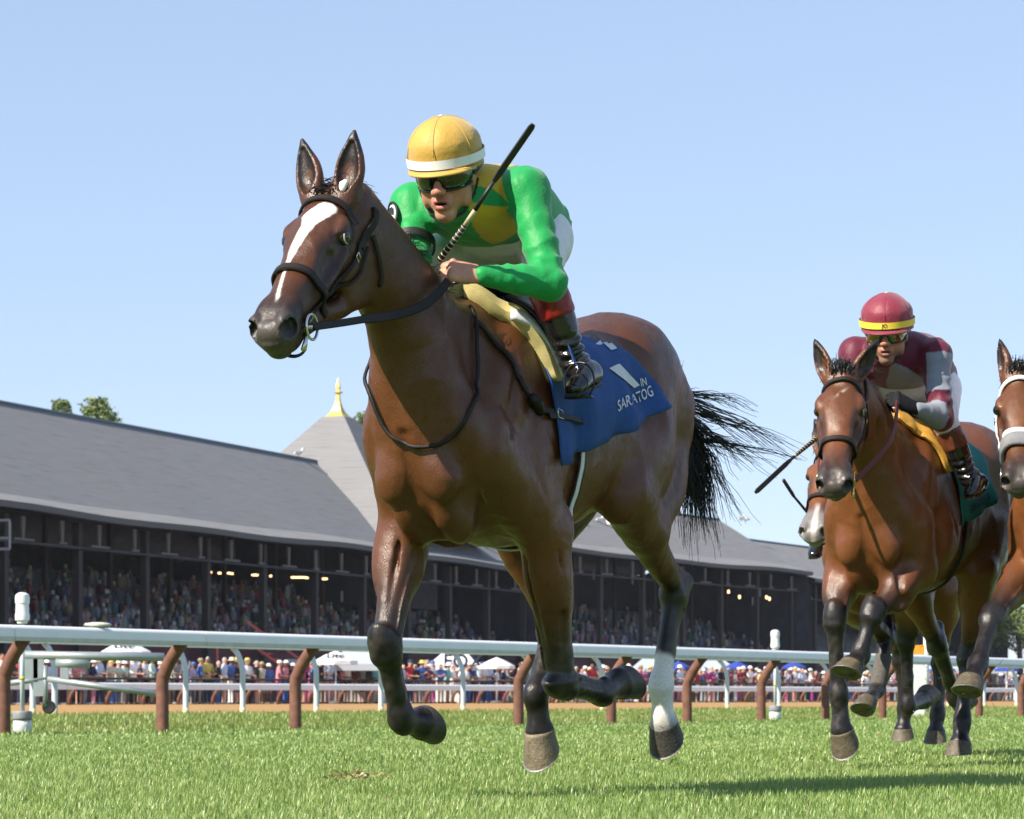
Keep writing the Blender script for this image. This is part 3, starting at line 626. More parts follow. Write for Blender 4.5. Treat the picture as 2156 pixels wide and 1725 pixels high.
def tent(px0, px1, py_top, py_eave, d, m, label, text=None):
    a, b = at(px0, py_eave, d), at(px1, py_eave, d); zt = at(px0, py_top, d).z; w_ = b.x - a.x; root = empty('tent', ((a.x + b.x) / 2, d, 0)); tag(root, label, 'tent', 'tents behind the rail crowd'); e = a.z; hw = w_ / 2
    MB().add([(-hw, -1.5, e), (hw, -1.5, e), (hw, 1.5, e), (-hw, 1.5, e), (-hw * .35, 0, zt), (hw * .35, 0, zt)], [(0, 1, 5, 4), (1, 2, 5), (2, 3, 4, 5), (3, 0, 4)]).build('roof', m, root)
    MB().add([(-hw, -1.5, e), (hw, -1.5, e), (hw, -1.5, e - .3), (-hw, -1.5, e - .3)], [(0, 1, 2, 3)]).build('valance', m, root)
    wl = MB().add([(-hw, 1.5, 0), (hw, 1.5, 0), (hw, 1.5, e), (-hw, 1.5, e)], [(0, 1, 2, 3)]).build('back_wall', m, root)
    for x in (-hw, hw):
        for y_ in (-1.5, 1.5): MB().box((x, y_, e / 2), (.08, .08, e)).build('leg', M_pvc, root)
    if text:
        me = text_mesh(text, .95, .02)
        for v in me.vertices: v.co = Vector((v.co.x + hw * .35, -1.56, (e + zt) / 2 + v.co.y - .25))
        link_mesh('lettering', me, M_ink, root)
tent(690, 812, 1366, 1399, 121, M_greyt, 'pale grey tent left of the leading horse\'s knee')
tent(905, 1010, 1368, 1400, 130, M_canvas, 'white tent with large dark letters under the leading horse', 'FOX')
tent(1330, 1405, 1385, 1408, 150, M_greyt, 'grey tent just left of the white hind sock')
tent(1470, 1545, 1387, 1408, 156, M_greyt, 'grey tent between the two blue parasols')
tent(1880, 2110, 1390, 1409, 175, M_greyt, 'long grey tent at the right behind the furlong pole')
# ---- gulls
g_ = MB(); S_ = Sculpt(.03); S_.sweep([row((-.22, 0, .16), .03), row((-.05, 0, .19), .10), row((.12, 0, .22), .09), row((.20, 0, .32), .055)], k=.03); S_.ell((.22, 0, .36), (.065, .05, .05), k=.02); gV, gF = S_.mesh()
M_gull = mat('gull_white', (.75, .75, .74), rough=.7); M_gullw = mat('gull_grey', (.3, .32, .35), rough=.7); M_beak = mat('gull_beak', (.6, .35, .02), rough=.5)
gw = None; gspots = [(1240, 1074, 0), (1276, 1066, 0), (1225, 1102, 1), (1262, 1100, 1), (1285, 1111, 1), (1342, 1117, 1), (1560, 1108, 0), (1571, 1110, 0), (1357, 1098, 1), (735, 941, 2), (628, 941, 2)]
glabs = ['white gull on the far roof ridge, left of the pair there', 'white gull on the far roof ridge, right of the pair by the flank', 'leftmost white gull sitting on the far grey roof slope', 'second white gull from the left on the far roof slope', 'third and largest white gull on the far roof slope', 'white gull low on the far roof slope near the hind leg', 'white gull on the ridge right of the tail, left of two', 'white gull on the ridge right of the tail, right of two', 'white gull on the far roof close to the hind leg', 'white gull standing beside the pavilion roof', 'white gull at the left foot of the pavilion roof']
for (px, py, kind), lab in zip(gspots, glabs):
    s_ = s2 if kind < 2 else s1; wv = 10.0 if kind < 2 else 11.0; He_, Hr_ = (12.25, 17.6) if kind < 2 else (10.5, 17.9); k = (px - CX) / FPX; best = None
    for b_ in (np.linspace(2.4, wv, 60) if kind == 1 else [wv]):
        q0 = s_.p(0, b_, 0); t = (k * q0.y - q0.x) / (s_.u[0] - k * s_.u[1]); q = s_.p(t, b_, 0); z = He_ + .75 + (Hr_ - He_ - .75) * (b_ - 2.4) / (wv - 2.4); yy = HY - (z - CH) / q.y * FPX
        if best is None or abs(yy - py) < best[0]: best = (abs(yy - py), q, z)
    root = empty('gull', (best[1].x, best[1].y, best[2] - .02 + (.14 if kind != 1 else 0)), random.uniform(0, 6.28)); root.scale = (1.6,) * 3; tag(root, lab, 'gull', 'gulls on the roofs')
    if gw is None:
        b1 = np_mesh('body', gV, gF, M_gull, root, True); b2 = MB().add([(-.26, -.1, .2), (.08, -.11, .26), (.08, -.06, .32), (-.2, -.04, .26), (-.26, .1, .2), (.08, .11, .26), (.08, .06, .32), (-.2, .04, .26)], [(0, 1, 2, 3), (7, 6, 5, 4)]).build('wings', M_gullw, root); b3 = MB().tube([(.26, 0, .355), (.36, 0, .34)], [.02, .006], 6).build('beak', M_beak, root); b4 = MB().tube([(.02, .03, 0), (.03, .03, .14)], .012, 5).build('leg', M_beak, root); b5 = MB().tube([(.02, -.03, 0), (.03, -.03, .14)], .012, 5).build('leg', M_beak, root); gw = (b1, b2, b3, b4, b5)
    else:
        for c in gw: k2 = c.copy(); COL.objects.link(k2); k2.parent = root
# ---- trees
def leaf_mat(name, c1, c2):
    m = mat(name, c1, rough=.7, var=.3, scale=.8, col2=c2); return m
M_leafp = leaf_mat('pine_leaf', (.10, .16, .04), (.19, .24, .07)); M_bark = mat('bark', (.07, .05, .035), rough=.9, var=.3, scale=3)
def tree(px, py_top, py_base, wpx, d, label, seed, n=2600, tuft=.9, leaf=.26, m=None):
    r = np.random.default_rng(seed); top = at(px, py_top, d); Ht = top.z; rad = wpx / FPX * d / 2; root = empty('tree', (top.x, d, 0)); tag(root, label, 'tree', 'trees beyond the stands')
    MB().tube([(0, 0, 0), (.15, .1, Ht * .4), (-.1, 0, Ht * .75), (0, 0, Ht * .97)], [.45, .36, .2, .05], 9).build('trunk', M_bark, root, True)
    zlo = at(px, py_base, d).z; V = []; F = []; nb = 46; limbs = MB()
    for i in range(nb):
        z = zlo + (Ht - zlo) * r.random() ** .8; a = r.random() * 6.28; L = rad * (1.05 - .75 * ((z - zlo) / (Ht - zlo)) ** 1.4) * r.uniform(.55, 1.1)
        e = np.array([math.cos(a) * L, math.sin(a) * L, z + L * r.uniform(.05, .5)]); s0 = np.array([0, 0, z - .3 * L])
        limbs.tube([s0, e], [.07, .02], 5)
        for c in range(4):
            cc = s0 + (e - s0) * r.uniform(.5, 1.05) + r.normal(size=3) * .12; k = n // (nb * 4); Q = cc + r.normal(size=(k, 3)) * np.array([tuft, tuft, tuft * .55]) * rad * .16
            for q in Q:
                t1 = unit(r.normal(size=3)) * leaf * r.uniform(.5, 1.1); t2 = unit(np.cross(t1, r.normal(size=3))) * leaf * .4; o = len(V); V += [q - t1, q + t2, q + t1, q - t2]; F.append((o, o + 1, o + 2, o + 3))
    limbs.build('limbs', M_bark, root, True); np_mesh('crown', np.array(V), np.array(F), m or M_leafp, root, False)
tree(130, 848, 905, 60, 250, 'treetop behind the roof ridge near the left edge, smaller of two', 1)
tree(205, 846, 910, 84, 240, 'treetop behind the roof ridge near the left edge, larger of two', 2)
tree(776, 872, 985, 100, 260, 'green treetop just right of the gold finial', 3)
tree(2146, 1288, 1372, 150, 300, 'broad green tree at the right edge behind the chasing horses', 4, 4200)
tree(2040, 1296, 1372, 120, 330, 'green tree seen small between the chasing horses\' legs', 5, 3000)
# ------------------------------------------------------------------ spectators at the rail
def person_variant(kind, vox=.032):
    S = Sculpt(vox)
    S.sweep([row((0, 0, .92), .17, .12, .12), row((0, 0, 1.1), .16, .115, .115), row((.02, 0, 1.3), .19, .12, .12), row((.02, 0, 1.45), .17, .09, .09)], k=.04, upref=(1, 0, 0))
    for s in (-1, 1):
        S.sweep([row((0, s * .09, .92), .09), row((.02, s * .10, .5), .065), row((0, s * .11, .06), .05)], k=.03)
        S.sweep([row((-.02, s * .11, .05), .045), row((.16, s * .12, .04), .04)], k=.02, sub=1)
        sh = np.array([.02, s * .20, 1.42]); el, ha = {0: ((.10, s * .26, 1.16), (.38, s * .10, 1.10)), 1: ((.0, s * .27, 1.14), (.10, s * .22, .90)), 2: ((.16, s * .24, 1.18), (.26, -s * .02, 1.28)), 3: ((.14, s * .25, 1.30) if s > 0 else (.0, s * .27, 1.14), (.22, s * .12, 1.62) if s > 0 else (.12, s * .2, .92))}[kind]
        S.sweep([row(sh, .062), row(el, .05), row(ha, .042)], k=.03, sub=3)
    hd = np.array([.05 if kind == 0 else .03, 0, 1.63])
    S.sweep([row((.02, 0, 1.45), .055), row(hd - np.array([0, 0, .06]), .055)], k=.02, sub=1); S.ell(hd, (.10, .078, .12), k=.015); S.ell(hd + np.array([.10, 0, -.015]), (.02, .016, .022), k=.01)
    V, F = S.mesh(); fc = V[F].mean(1); z, x = fc[:, 2], fc[:, 0]
    el = np.array([.10, .26, 1.16]); arm = (np.abs(fc[:, 1]) > .17) | (x > .15)
    fm = np.full(len(F), 1)                                                            # shirt
    fm[z < .93] = 2; fm[(z < .50) & (kind in (1, 3))] = 0; fm[z < .08] = 3
    fm[(z > 1.50) & (np.linalg.norm(fc - hd, axis=1) < .2)] = 0
    fm[(z > .8) & (z < 1.35) & ((x > .17) | ((np.abs(fc[:, 1]) > .2) & (z < 1.12)))] = 0
    fm[(z > 1.665) & (x < .10)] = 3; fm[(z > 1.56) & (x < .0)] = 3
    me = bpy.data.meshes.new('body'); o = np_mesh('body', V, F, None, None, True); me = o.data; bpy.data.objects.remove(o)
    for _ in range(4): me.materials.append(None)
    me.polygons.foreach_set('material_index', fm.astype(np.int32)); return me, hd
VAR = [person_variant(k) for k in (0, 0, 1, 2, 3)]
PAL = {n: mat('cloth_' + n.replace(' ', '_'), c, rough=.8, var=.08, scale=8) for n, c in {'white': (.84, .84, .86), 'pale blue': (.48, .60, .78), 'navy': (.02, .03, .08), 'red': (.42, .03, .04), 'pink': (.60, .24, .30), 'turquoise': (.15, .48, .52), 'grey': (.22, .22, .23), 'black': (.018, .018, .02), 'green': (.06, .24, .10), 'khaki': (.34, .27, .17), 'mint': (.45, .62, .55), 'blue': (.06, .14, .42), 'maroon': (.14, .02, .03), 'cream': (.60, .55, .42), 'magenta': (.45, .05, .25), 'yellow': (.60, .50, .12), 'lilac': (.42, .36, .55)}.items()}
SKN = [mat('person_skin_%d' % i, c, rough=.6) for i, c in enumerate(((.52, .27, .19), (.45, .22, .15), (.56, .31, .22), (.28, .14, .09), (.16, .08, .05)))]
HAIR = {'dark': mat('dark_hair', (.02, .014, .010), rough=.5), 'fair': mat('fair_hair', (.36, .24, .10), rough=.5), 'grey': mat('grey_hair', (.35, .34, .33), rough=.5), 'brown': mat('brown_hair', (.09, .045, .02), rough=.5)}
capm = MB(); capm.lathe([(.112, 0), (.112, .04), (.10, .085), (.06, .115), (.002, .125)], (0, 0, 0), 12, sy=.85); capm.add([(.08, -.08, .005), (.20, -.055, -.01), (.22, 0, -.012), (.20, .055, -.01), (.08, .08, .005)], [(0, 1, 2, 3, 4)]); cap_o = capm.build('cap', None, None, True); cap_me = cap_o.data; bpy.data.objects.remove(cap_o)
brm = MB(); brm.lathe([(.20, -.01), (.205, .0), (.115, .012), (.112, .06), (.10, .105), (.06, .12), (.002, .12)], (0, 0, 0), 14, sy=.9); brm_o = brm.build('hat', None, None, True); brm_me = brm_o.data; bpy.data.objects.remove(brm_o)
rp = random.Random(17); used = {}
tops = ['white'] * 9 + ['pale blue'] * 3 + ['navy', 'navy', 'red', 'red', 'pink', 'turquoise', 'grey', 'grey', 'black', 'black', 'green', 'khaki', 'mint', 'blue', 'blue', 'maroon', 'cream', 'magenta', 'yellow', 'lilac']
bots = ['khaki', 'khaki', 'navy', 'navy', 'black', 'grey', 'white', 'pink', 'blue', 'black', 'cream', 'magenta']
LM = [(8, 'left edge'), (47, 'left timing pole'), (265, 'left white parasol'), (342, 'second brown post'), (511, 'first white post'), (622, 'third brown post'), (707, 'grey tent'), (812, 'raised right knee'), (957, 'lettered tent'), (1092, 'fourth brown post'), (1178, 'bent left knee'), (1287, 'fifth brown post'), (1391, 'white sock'), (1447, 'sixth brown post'), (1552, 'middle blue parasol'), (1632, 'right timing pole'), (1780, 'second horse\'s forelegs'), (1950, 'furlong pole'), (2040, 'third horse\'s hoof'), (2148, 'right edge')]; LM = [(q, 'the ' + n) for q, n in LM]
M_glass = None
def spectator(t, off, i):
    p = crowd_p(t, off); kind = rp.randrange(len(VAR)) if off > .3 else rp.choice((0, 0, 0, 1, 2, 3, 4)); me, hd = VAR[kind]
    h = rp.uniform(.96, 1.12); root = empty('person', p); ang = math.atan2(-CN[1], -CN[0]) + rp.uniform(-.5, .5) + .25; root.rotation_euler = (0, 0, ang); h *= 1.04; root.scale = (h, h * rp.uniform(.95, 1.15), h)
    px = CX + FPX * p.x / p.y; lm = min(LM, key=lambda q: abs(q[0] - px)); side = 'left of' if px < lm[0] - 6 else ('right of' if px > lm[0] + 6 else 'beneath' if 'parasol' in lm[1] or 'tent' in lm[1] else 'behind')
    for _try in range(40):                                             # no two dressed alike beside the same landmark
        top, bot, hr = rp.choice(tops), rp.choice(bots), rp.choice(list(HAIR)); hat = rp.random() < .58; hk = rp.choice(('cap', 'cap', 'sun hat')); hcol = rp.choice(['white'] * 9 + ['navy', 'red', 'blue', 'cream', 'black', 'khaki', 'yellow'])
        lab = '%s top, %s legs, %s, %s %s' % (top, bot, ('%s %s' % (hcol, hk)) if hat else ('bare %s hair' % hr), side, lm[1])
        if off > .3: lab += ', back row'
        if lab not in used: break
    used[lab] = 1
    b = bpy.data.objects.new('body', me); COL.objects.link(b); b.parent = root
    for k, m_ in enumerate((rp.choice(SKN), PAL[top], PAL[bot], HAIR[hr])): b.material_slots[k].link = 'OBJECT'; b.material_slots[k].material = m_
    if hat:
        c = bpy.data.objects.new('cap' if hk == 'cap' else 'hat', cap_me if hk == 'cap' else brm_me); COL.objects.link(c); c.parent = root; c.location = hd + np.array([0, 0, .035])
        c.material_slots[0].link = 'OBJECT'; c.material_slots[0].material = PAL[hcol]
    tag(root, lab, 'spectator', 'spectators along the crowd fence')
if len(cap_me.materials) == 0: cap_me.materials.append(None)
if len(brm_me.materials) == 0: brm_me.materials.append(None)
t = -3.0; i = 0
while t < 100 and i < 205:
    spectator(t + rp.uniform(-.12, .12), rp.uniform(-.12, .15), i); t += .50; i += 1
for k in range(94): spectator(rp.uniform(-3, 96), rp.uniform(.5, 1.6), k)
print('people', round(time.time() - T0, 1))
# ------------------------------------------------------------------ horses
class Frame:
    """place of a horse: x forward, y to its left, z up; heading turned th degrees to the picture's left from straight at the camera"""
    def __init__(s, th, ox, oy):
        t = math.radians(th); s.R = np.array([[-math.sin(t), -math.cos(t), 0], [math.cos(t), -math.sin(t), 0], [0, 0, 1.0]]); s.O = np.array([ox, oy, 0.0])
        s.M = Matrix.Translation(s.O.tolist()) @ Matrix(s.R.T.tolist()).to_4x4()
    def on(s, px, py, ax, val):
        """where the sight line through a picture point meets the plane local[ax] = val"""
        r = s.R @ np.array([(px - CX) / FPX, 1, (HY - py) / FPX]); c = s.R @ (np.array([0, 0, CH]) - s.O)
        return c + r * ((val - c[ax]) / r[ax])
    def y(s, px, py, v): return s.on(px, py, 1, v)
    def x(s, px, py, v): return s.on(px, py, 0, v)
    def loc(s, p): return s.R @ (np.asarray(p, float) - s.O)

def horse_solid(J, vox):
    S = Sculpt(vox)
    zs = J.get('dz', 0.0); lk = J.get('legk', 1.14)
    E = lambda c, r, **kw: S.ell(c, [q * lk for q in r], **kw)
    rw = lambda p, *r: row(p, *[q * lk for q in r])
    # trunk
    S.sweep([row((x, 0, z + zs), a, b, c) for x, z, a, b, c in (
        (0.30, 1.12, .13, .14, .15), (0.24, 1.14, .185, .21, .24), (0.10, 1.18, .225, .30, .36), (-0.10, 1.20, .24, .36, .40), (-0.35, 1.20, .265, .34, .355),
        (-0.60, 1.24, .265, .31, .30), (-0.82, 1.33, .235, .30, .24), (-1.0, 1.38, .225, .31, .24), (-1.16, 1.36, .18, .28, .22), (-1.30, 1.34, .10, .15, .13))], k=0.02, n=2.25)
    S.sweep([row((.22, 0, 1.47 + zs), .05, .06, .2), row((.0, 0, 1.575 + zs), .05, .055, .2), row((-.25, 0, 1.55 + zs), .06, .05, .15), row((-.45, 0, 1.50 + zs), .06, .04, .1)], k=0.10)
    # neck, jugular groove, windpipe
    nk = J['neck']
    S.sweep(nk, k=0.10, n=2.1, upref=(-.6, 0, .8))
    # breast and shoulders
    for sg in (-1, 1):
        S.ell((.285, sg * .165, 1.13 + zs), (.085, .055, .12), R=[(.8, 0, -.5), (0, 1, 0), (.5, 0, .8)], k=0.045)   # point of shoulder
        S.sweep([row((-.12, sg * .10, 1.50 + zs), .05, .10, .10), row((.06, sg * .165, 1.32 + zs), .06, .11, .11), row((.22, sg * .185, 1.15 + zs), .055, .075, .085)], k=0.045, upref=(.5, 0, .8))
        S.ell((-.07, sg * .195, 1.10 + zs), (.165, .075, .20), R=[(.8, 0, .6), (0, 1, 0), (-.6, 0, .8)], k=0.04)  # triceps
        S.sweep([row((.32, sg * .22, 1.36 + zs), .006), row((.20, sg * .237, 1.22 + zs), .012), row((.06, sg * .258, 1.03 + zs), .010), row((-.02, sg * .275, .91 + zs), .004)], k=0.05, op='sub')  # groove in front of the triceps
        S.sweep([row((-.16, sg * .245, 1.40 + zs), .015), row((-.24, sg * .275, 1.2 + zs), .018), row((-.22, sg * .275, 1.0 + zs), .015)], k=0.06, op='sub')                                    # groove behind the shoulder
    S.sweep([row((.415, 0, 1.42 + zs), .12, .12, .12), row((.365, 0, 1.28 + zs), .17, .13, .13), row((.315, 0, 1.12 + zs), .19, .11, .13), row((.26, 0, .96 + zs), .15, .10, .12), row((.20, 0, .88 + zs), .11, .07, .1)], k=0.06, upref=(1, 0, .2))
    for sg in (-1, 1):
        S.ell((.352, sg * .085, 1.025 + zs), (.066, .072, .110), R=[(1, sg * .35, .1), (-sg * .35, 1, 0), (-.1, 0, 1)], k=0.035)      # breast muscle
        S.ell((.26, sg * .07, .885 + zs), (.11, .058, .07), R=[(.75, 0, .66), (0, 1, 0), (-.66, 0, .75)], k=0.028)
        S.sweep([row((.435, sg * .15, 1.18 + zs), .003), row((.395, sg * .16, 1.06 + zs), .009), row((.31, sg * .19, .93 + zs), .003)], k=0.03, op='sub')
        S.sweep([row((.575, sg * .105, 1.54 + zs), .004), row((.505, sg * .135, 1.38 + zs), .010), row((.475, sg * .16, 1.24 + zs), .004)], k=0.04, op='sub')   # jugular groove
    S.sweep([row((.455, 0, 1.12 + zs), .012), row((.425, 0, 1.02 + zs), .014), row((.36, 0, .90 + zs), .012), row((.25, 0, .82 + zs), .01)], k=0.035, op='sub')
    # fore legs
    for sg, L in ((-1, J['RF']), (1, J['LF'])):
        el, kn, fe, co, toe = [np.asarray(L[q], float) for q in ('elbow', 'knee', 'fet', 'cor', 'toe')]
        sh = np.array([.22, sg * .165, 1.10 + zs])
        S.sweep([row(sh, .08, .11, .11), row(lerp(sh, el, .5), .085, .12, .12), row(el, .075, .11, .11)], k=0.05, upref=(1, 0, .2))
        fw = unit(np.cross(kn - el, (0, 1, 0)));  fw = fw if fw[0] > 0 or fw[2] > 0.5 else -fw
        S.sweep([rw(el, .066, .090, .095), rw(lerp(el, kn, .22) + fw * .010, .064, .085, .085), rw(lerp(el, kn, .5) + fw * .008, .051, .063, .064),
                 rw(lerp(el, kn, .8), .042, .047, .047), rw(kn, .043, .046, .042)], k=0.045, upref=fw)
        E(lerp(el, kn, .28) + np.array([0, sg * .034, 0]) + fw * .030, (.045, .034, .12), R=[fw, (0, 1, 0), unit(kn - el)], k=0.04)
        E(lerp(el, kn, .28) - np.array([0, sg * .034, 0]) + fw * .015, (.05, .028, .10), R=[fw, (0, 1, 0), unit(kn - el)], k=0.04)
        E(lerp(el, kn, .32) - fw * .045, (.036, .044, .13), R=[fw, (0, 1, 0), unit(kn - el)], k=0.03)
        cd = unit(fe - kn); cf = unit(np.cross(cd, (0, 1, 0))); cf = cf if cf @ fw > 0 or cf[0] > .3 else -cf
        E(kn + cf * .004, (.041, .043, .066), R=[cf, (0, 1, 0), lerp(unit(kn - el), cd, .5)], k=0.02)
        E(kn + cf * .018 + cd * .03, (.03, .040, .022), R=[cf, (0, 1, 0), cd], k=0.02)
        E(kn + cf * .018 - unit(kn - el) * .035, (.03, .042, .022), R=[cf, (0, 1, 0), unit(kn - el)], k=0.02)
        E(kn - cf * .038 + cd * .005, (.022, .026, .035), R=[cf, (0, 1, 0), cd], k=0.02)
        c1 = kn + cd * .05; c2 = fe - cd * .045
        S.sweep([rw(c1, .034, .036, .039), rw(lerp(c1, c2, .4), .030, .031, .037), rw(c2, .031, .031, .037)], k=0.02, upref=cf, sub=3)
        S.sweep([rw(c1 - cf * .034, .013), rw(c2 - cf * .030, .013)], k=0.010, sub=1)
        for q_ in (-1, 1): S.sweep([row(lerp(c1, c2, .05) - cf * .017 + np.array([0, q_ * .040, 0]), .009), row(lerp(c1, c2, .9) - cf * .017 + np.array([0, q_ * .038, 0]), .009)], k=0.008, sub=1, op='sub')
        E(fe, (.036, .034, .050), R=[cf, (0, 1, 0), cd], k=0.03)
        E(fe - cf * .034 + cd * .008, (.019, .020, .026), k=0.02)
        S.sweep([rw(fe, .036, .037, .037), rw(lerp(fe, co, .55), .0335, .035, .035), rw(co, .044, .045, .045)], k=0.02, upref=cf, sub=3)
        E(lerp(co, toe, .18), (.044, .044, .03), R=[np.cross(unit(toe - co), (0, 1, 0)), (0, 1, 0), unit(toe - co)], k=0.02)
    # hind legs
    for sg, L in ((-1, J['RH']), (1, J['LH'])):
        st, hk, fe, co, toe = [np.asarray(L[q], float) for q in ('stifle', 'hock', 'fet', 'cor', 'toe')]
        hip = np.array([-.95, sg * .12, 1.42 + zs]); but = np.array([-1.19, sg * .11, 1.24 + zs])
        S.sweep([row(hip, .12, .20, .20), row(lerp(hip, st, .55) + np.array([-.04, sg * .02, 0]), .115, .19, .21), row(st + np.array([-.03, 0, .02]), .085, .115, .13)], k=0.06, upref=(1, 0, .3))
        S.ell(np.array([-.98, sg * .125, 1.47 + zs]), (.22, .115, .165), k=0.07)
        ga = lerp(st, hk, .35) + np.array([-.03, 0, 0])
        S.sweep([row(but, .095, .11, .11), row(lerp(but, ga, .5) + np.array([-.035, sg * .01, 0]), .09, .10, .105), row(ga, .068, .075, .075)], k=0.05, upref=(1, 0, .2))
        S.ell(but + np.array([.02, sg * .03, .10]), (.12, .095, .15), k=0.06)
        gd = unit(hk - st); gb = unit(np.cross(gd, (0, 1, 0))); gb = gb if gb[0] < 0 else -gb      # towards the back
        S.sweep([rw(st, .072, .09, .10), rw(lerp(st, hk, .3) + gb * .012, .066, .085, .082), rw(lerp(st, hk, .62), .045, .053, .056), rw(lerp(st, hk, .88), .036, .043, .043), rw(hk, .037, .042, .045)], k=0.05, upref=gb)
        cd = unit(fe - hk); cb = unit(np.cross(cd, (0, 1, 0))); cb = cb if cb @ gb > 0 else -cb
        poh = hk + cb * .062 - cd * .045                                                           # point of the hock
        S.sweep([rw(lerp(st, hk, .62) + gb * .055, .011, .011, .011), rw(lerp(st, hk, .82) + gb * .062, .012, .013, .013), rw(poh, .023, .024, .024)], k=0.03)
        S.sweep([rw(poh, .023, .026, .026), rw(hk + cb * .037 + cd * .05, .023, .026, .026), rw(hk + cb * .02 + cd * .10, .022, .024, .024)], k=0.025)
        E(hk + cd * .01, (.048, .044, .062), R=[cb, (0, 1, 0), cd], k=0.025)
        E(hk - cb * .02 + cd * .025, (.03, .045, .03), R=[cb, (0, 1, 0), cd], k=0.02)
        c1 = hk + cd * .05; c2 = fe - cd * .045
        S.sweep([rw(c1, .038, .041, .046), rw(lerp(c1, c2, .35), .0315, .033, .038), rw(c2, .0315, .032, .037)], k=0.025, upref=-cb, sub=3)
        S.sweep([rw(c1 + cb * .034, .013), rw(c2 + cb * .029, .013)], k=0.012, sub=1)
        for q_ in (-1, 1): S.sweep([row(lerp(c1, c2, .1) + cb * .019 + np.array([0, q_ * .042, 0]), .009), row(lerp(c1, c2, .9) + cb * .017 + np.array([0, q_ * .039, 0]), .009)], k=0.008, sub=1, op='sub')
        E(fe, (.037, .0345, .052), R=[cb, (0, 1, 0), cd], k=0.03)
        E(fe + cb * .035 + cd * .008, (.019, .020, .026), k=0.02)
        S.sweep([rw(fe, .036, .037, .037), rw(lerp(fe, co, .55), .0335, .035, .035), rw(co, .044, .045, .045)], k=0.02, upref=-cb, sub=3)
        E(lerp(co, toe, .18), (.043, .043, .03), R=[np.cross(unit(toe - co), (0, 1, 0)), (0, 1, 0), unit(toe - co)], k=0.02)
    # folds and strands that show under the thin coat
    for sg in (-1, 1):
        S.sweep([row((.64, sg * .112, 1.72 + zs), .003), row((.46, sg * .128, 1.56 + zs), .008), row((.30, sg * .175, 1.38 + zs), .003)], k=0.035, op='sub')
        S.sweep([row((.02, sg * .21, 1.52 + zs), .003), row((.14, sg * .228, 1.30 + zs), .007), row((.20, sg * .245, 1.13 + zs), .003)], k=0.030, op='sub')
        S.sweep([row((.0, sg * .28, 1.20 + zs), .003), row((-.10, sg * .279, 1.06 + zs), .006), row((-.19, sg * .285, .97 + zs), .003)], k=0.028, op='sub')
        for i in range(4):
            x0 = -.17 - .02 * i; S.sweep([row((x0, sg * .245, .98 - .035 * i + zs), .004), row((x0 + .07, sg * .225, .93 - .035 * i + zs), .004)], k=0.016, sub=1, op='sub')
        S.sweep([row((.33, sg * .115, 1.16 + zs), .005), row((.28, sg * .15, 1.02 + zs), .005), row((.22, sg * .165, .92 + zs), .004)], k=0.010)
    for sg, L in ((-1, J['RF']), (1, J['LF'])):
        el, kn = np.asarray(L['elbow'], float), np.asarray(L['knee'], float); fw = unit(np.cross(kn - el, (0, 1, 0))); fw = fw if fw[0] > 0 or fw[2] > 0.5 else -fw
        for a0, yy in (((.050, .060), (.080, -.030)) if J.get('lead') else ()):
            S.sweep([row(lerp(el, kn, .12) + fw * a0 * 1.15 + np.array([0, sg * yy * 1.15, 0]), .002), row(lerp(el, kn, .45) + fw * a0 * .86 + np.array([0, sg * yy * .86, 0]), .006), row(lerp(el, kn, .82) + fw * a0 * .8 + np.array([0, sg * yy * .75, 0]), .001)], k=0.022, op='sub')
        S.sweep([row(lerp(el, kn, .2) - np.array([0, sg * .074, 0]) + fw * .02, .005), row(lerp(el, kn, .6) - np.array([0, sg * .056, 0]) + fw * .03, .0045), row(lerp(el, kn, .9) - np.array([0, sg * .047, 0]) + fw * .02, .004)], k=0.008)
    # flank hollow
    for sg in (-1, 1):
        S.ell((-.74, sg * .30, 1.36 + zs), (.10, .05, .12), k=0.08, op='sub')
    # head
    P, a, lat = [np.asarray(J['head'][q], float) for q in ('poll', 'dir', 'lat')]
    a = unit(a); lat = unit(lat - a * (lat @ a)); dn = np.cross(a, lat); dn = dn if dn @ np.array([1, 0, .6]) > 0 else -dn
    hs = J['head'].get('s', 1.0)
    H = lambda t, l, n_: P + hs * (a * t + lat * l + dn * n_)
    J['H'] = H; J['hax'] = (a, lat, dn)
    hw = lambda t, l, n_, *r: row(H(t, l, n_), *[hs * q for q in r])
    S.sweep([hw(-.02, 0, -.06, .058, .06, .08), hw(.06, 0, -.065, .078, .07, .10), hw(.14, 0, -.068, .090, .072, .11), hw(.22, 0, -.07, .086, .070, .11), hw(.30, 0, -.07, .072, .066, .105),
             hw(.38, 0, -.068, .059, .060, .092), hw(.46, 0, -.066, .051, .055, .075), hw(.53, 0, -.066, .054, .052, .066), hw(.575, 0, -.072, .050, .045, .055)], lat=lat, k=0.03, n=2.35, upref=dn)
    S.ell(H(.165, 0, -.018), [hs * q for q in (.11, .06, .025)], R=[a, lat, dn], k=0.04)
    for sg in (-1, 1):
        S.ell(H(.115, sg * .058, -.20), [hs * q for q in (.112, .032, .120)], R=[unit(a - dn * .1), lat, dn], k=0.045)     # cheek
        S.sweep([hw(.10, sg * .045, -.275, .022, .03, .03), hw(.22, sg * .04, -.25, .022, .030, .030), hw(.36, sg * .03, -.185, .02, .028, .028), hw(.50, sg * .02, -.135, .02, .024, .024)], lat=lat, k=0.03, upref=dn)
        S.ell(H(.146, sg * .080, -.046), [hs * q for q in (.036, .024, .030)], R=[unit(a - dn * .12), lat, dn], k=0.03)    # orbit
        S.sweep([hw(.106, sg * .076, -.026, .014), hw(.140, sg * .088, -.022, .013), hw(.172, sg * .086, -.024, .008)], k=0.018, sub=3)   # brow
        S.ell(H(.205, sg * .104, -.048), [hs * q for q in (.032, .016, .026)], R=[a, lat, dn], k=0.022, op='sub')            # hollow before the eye
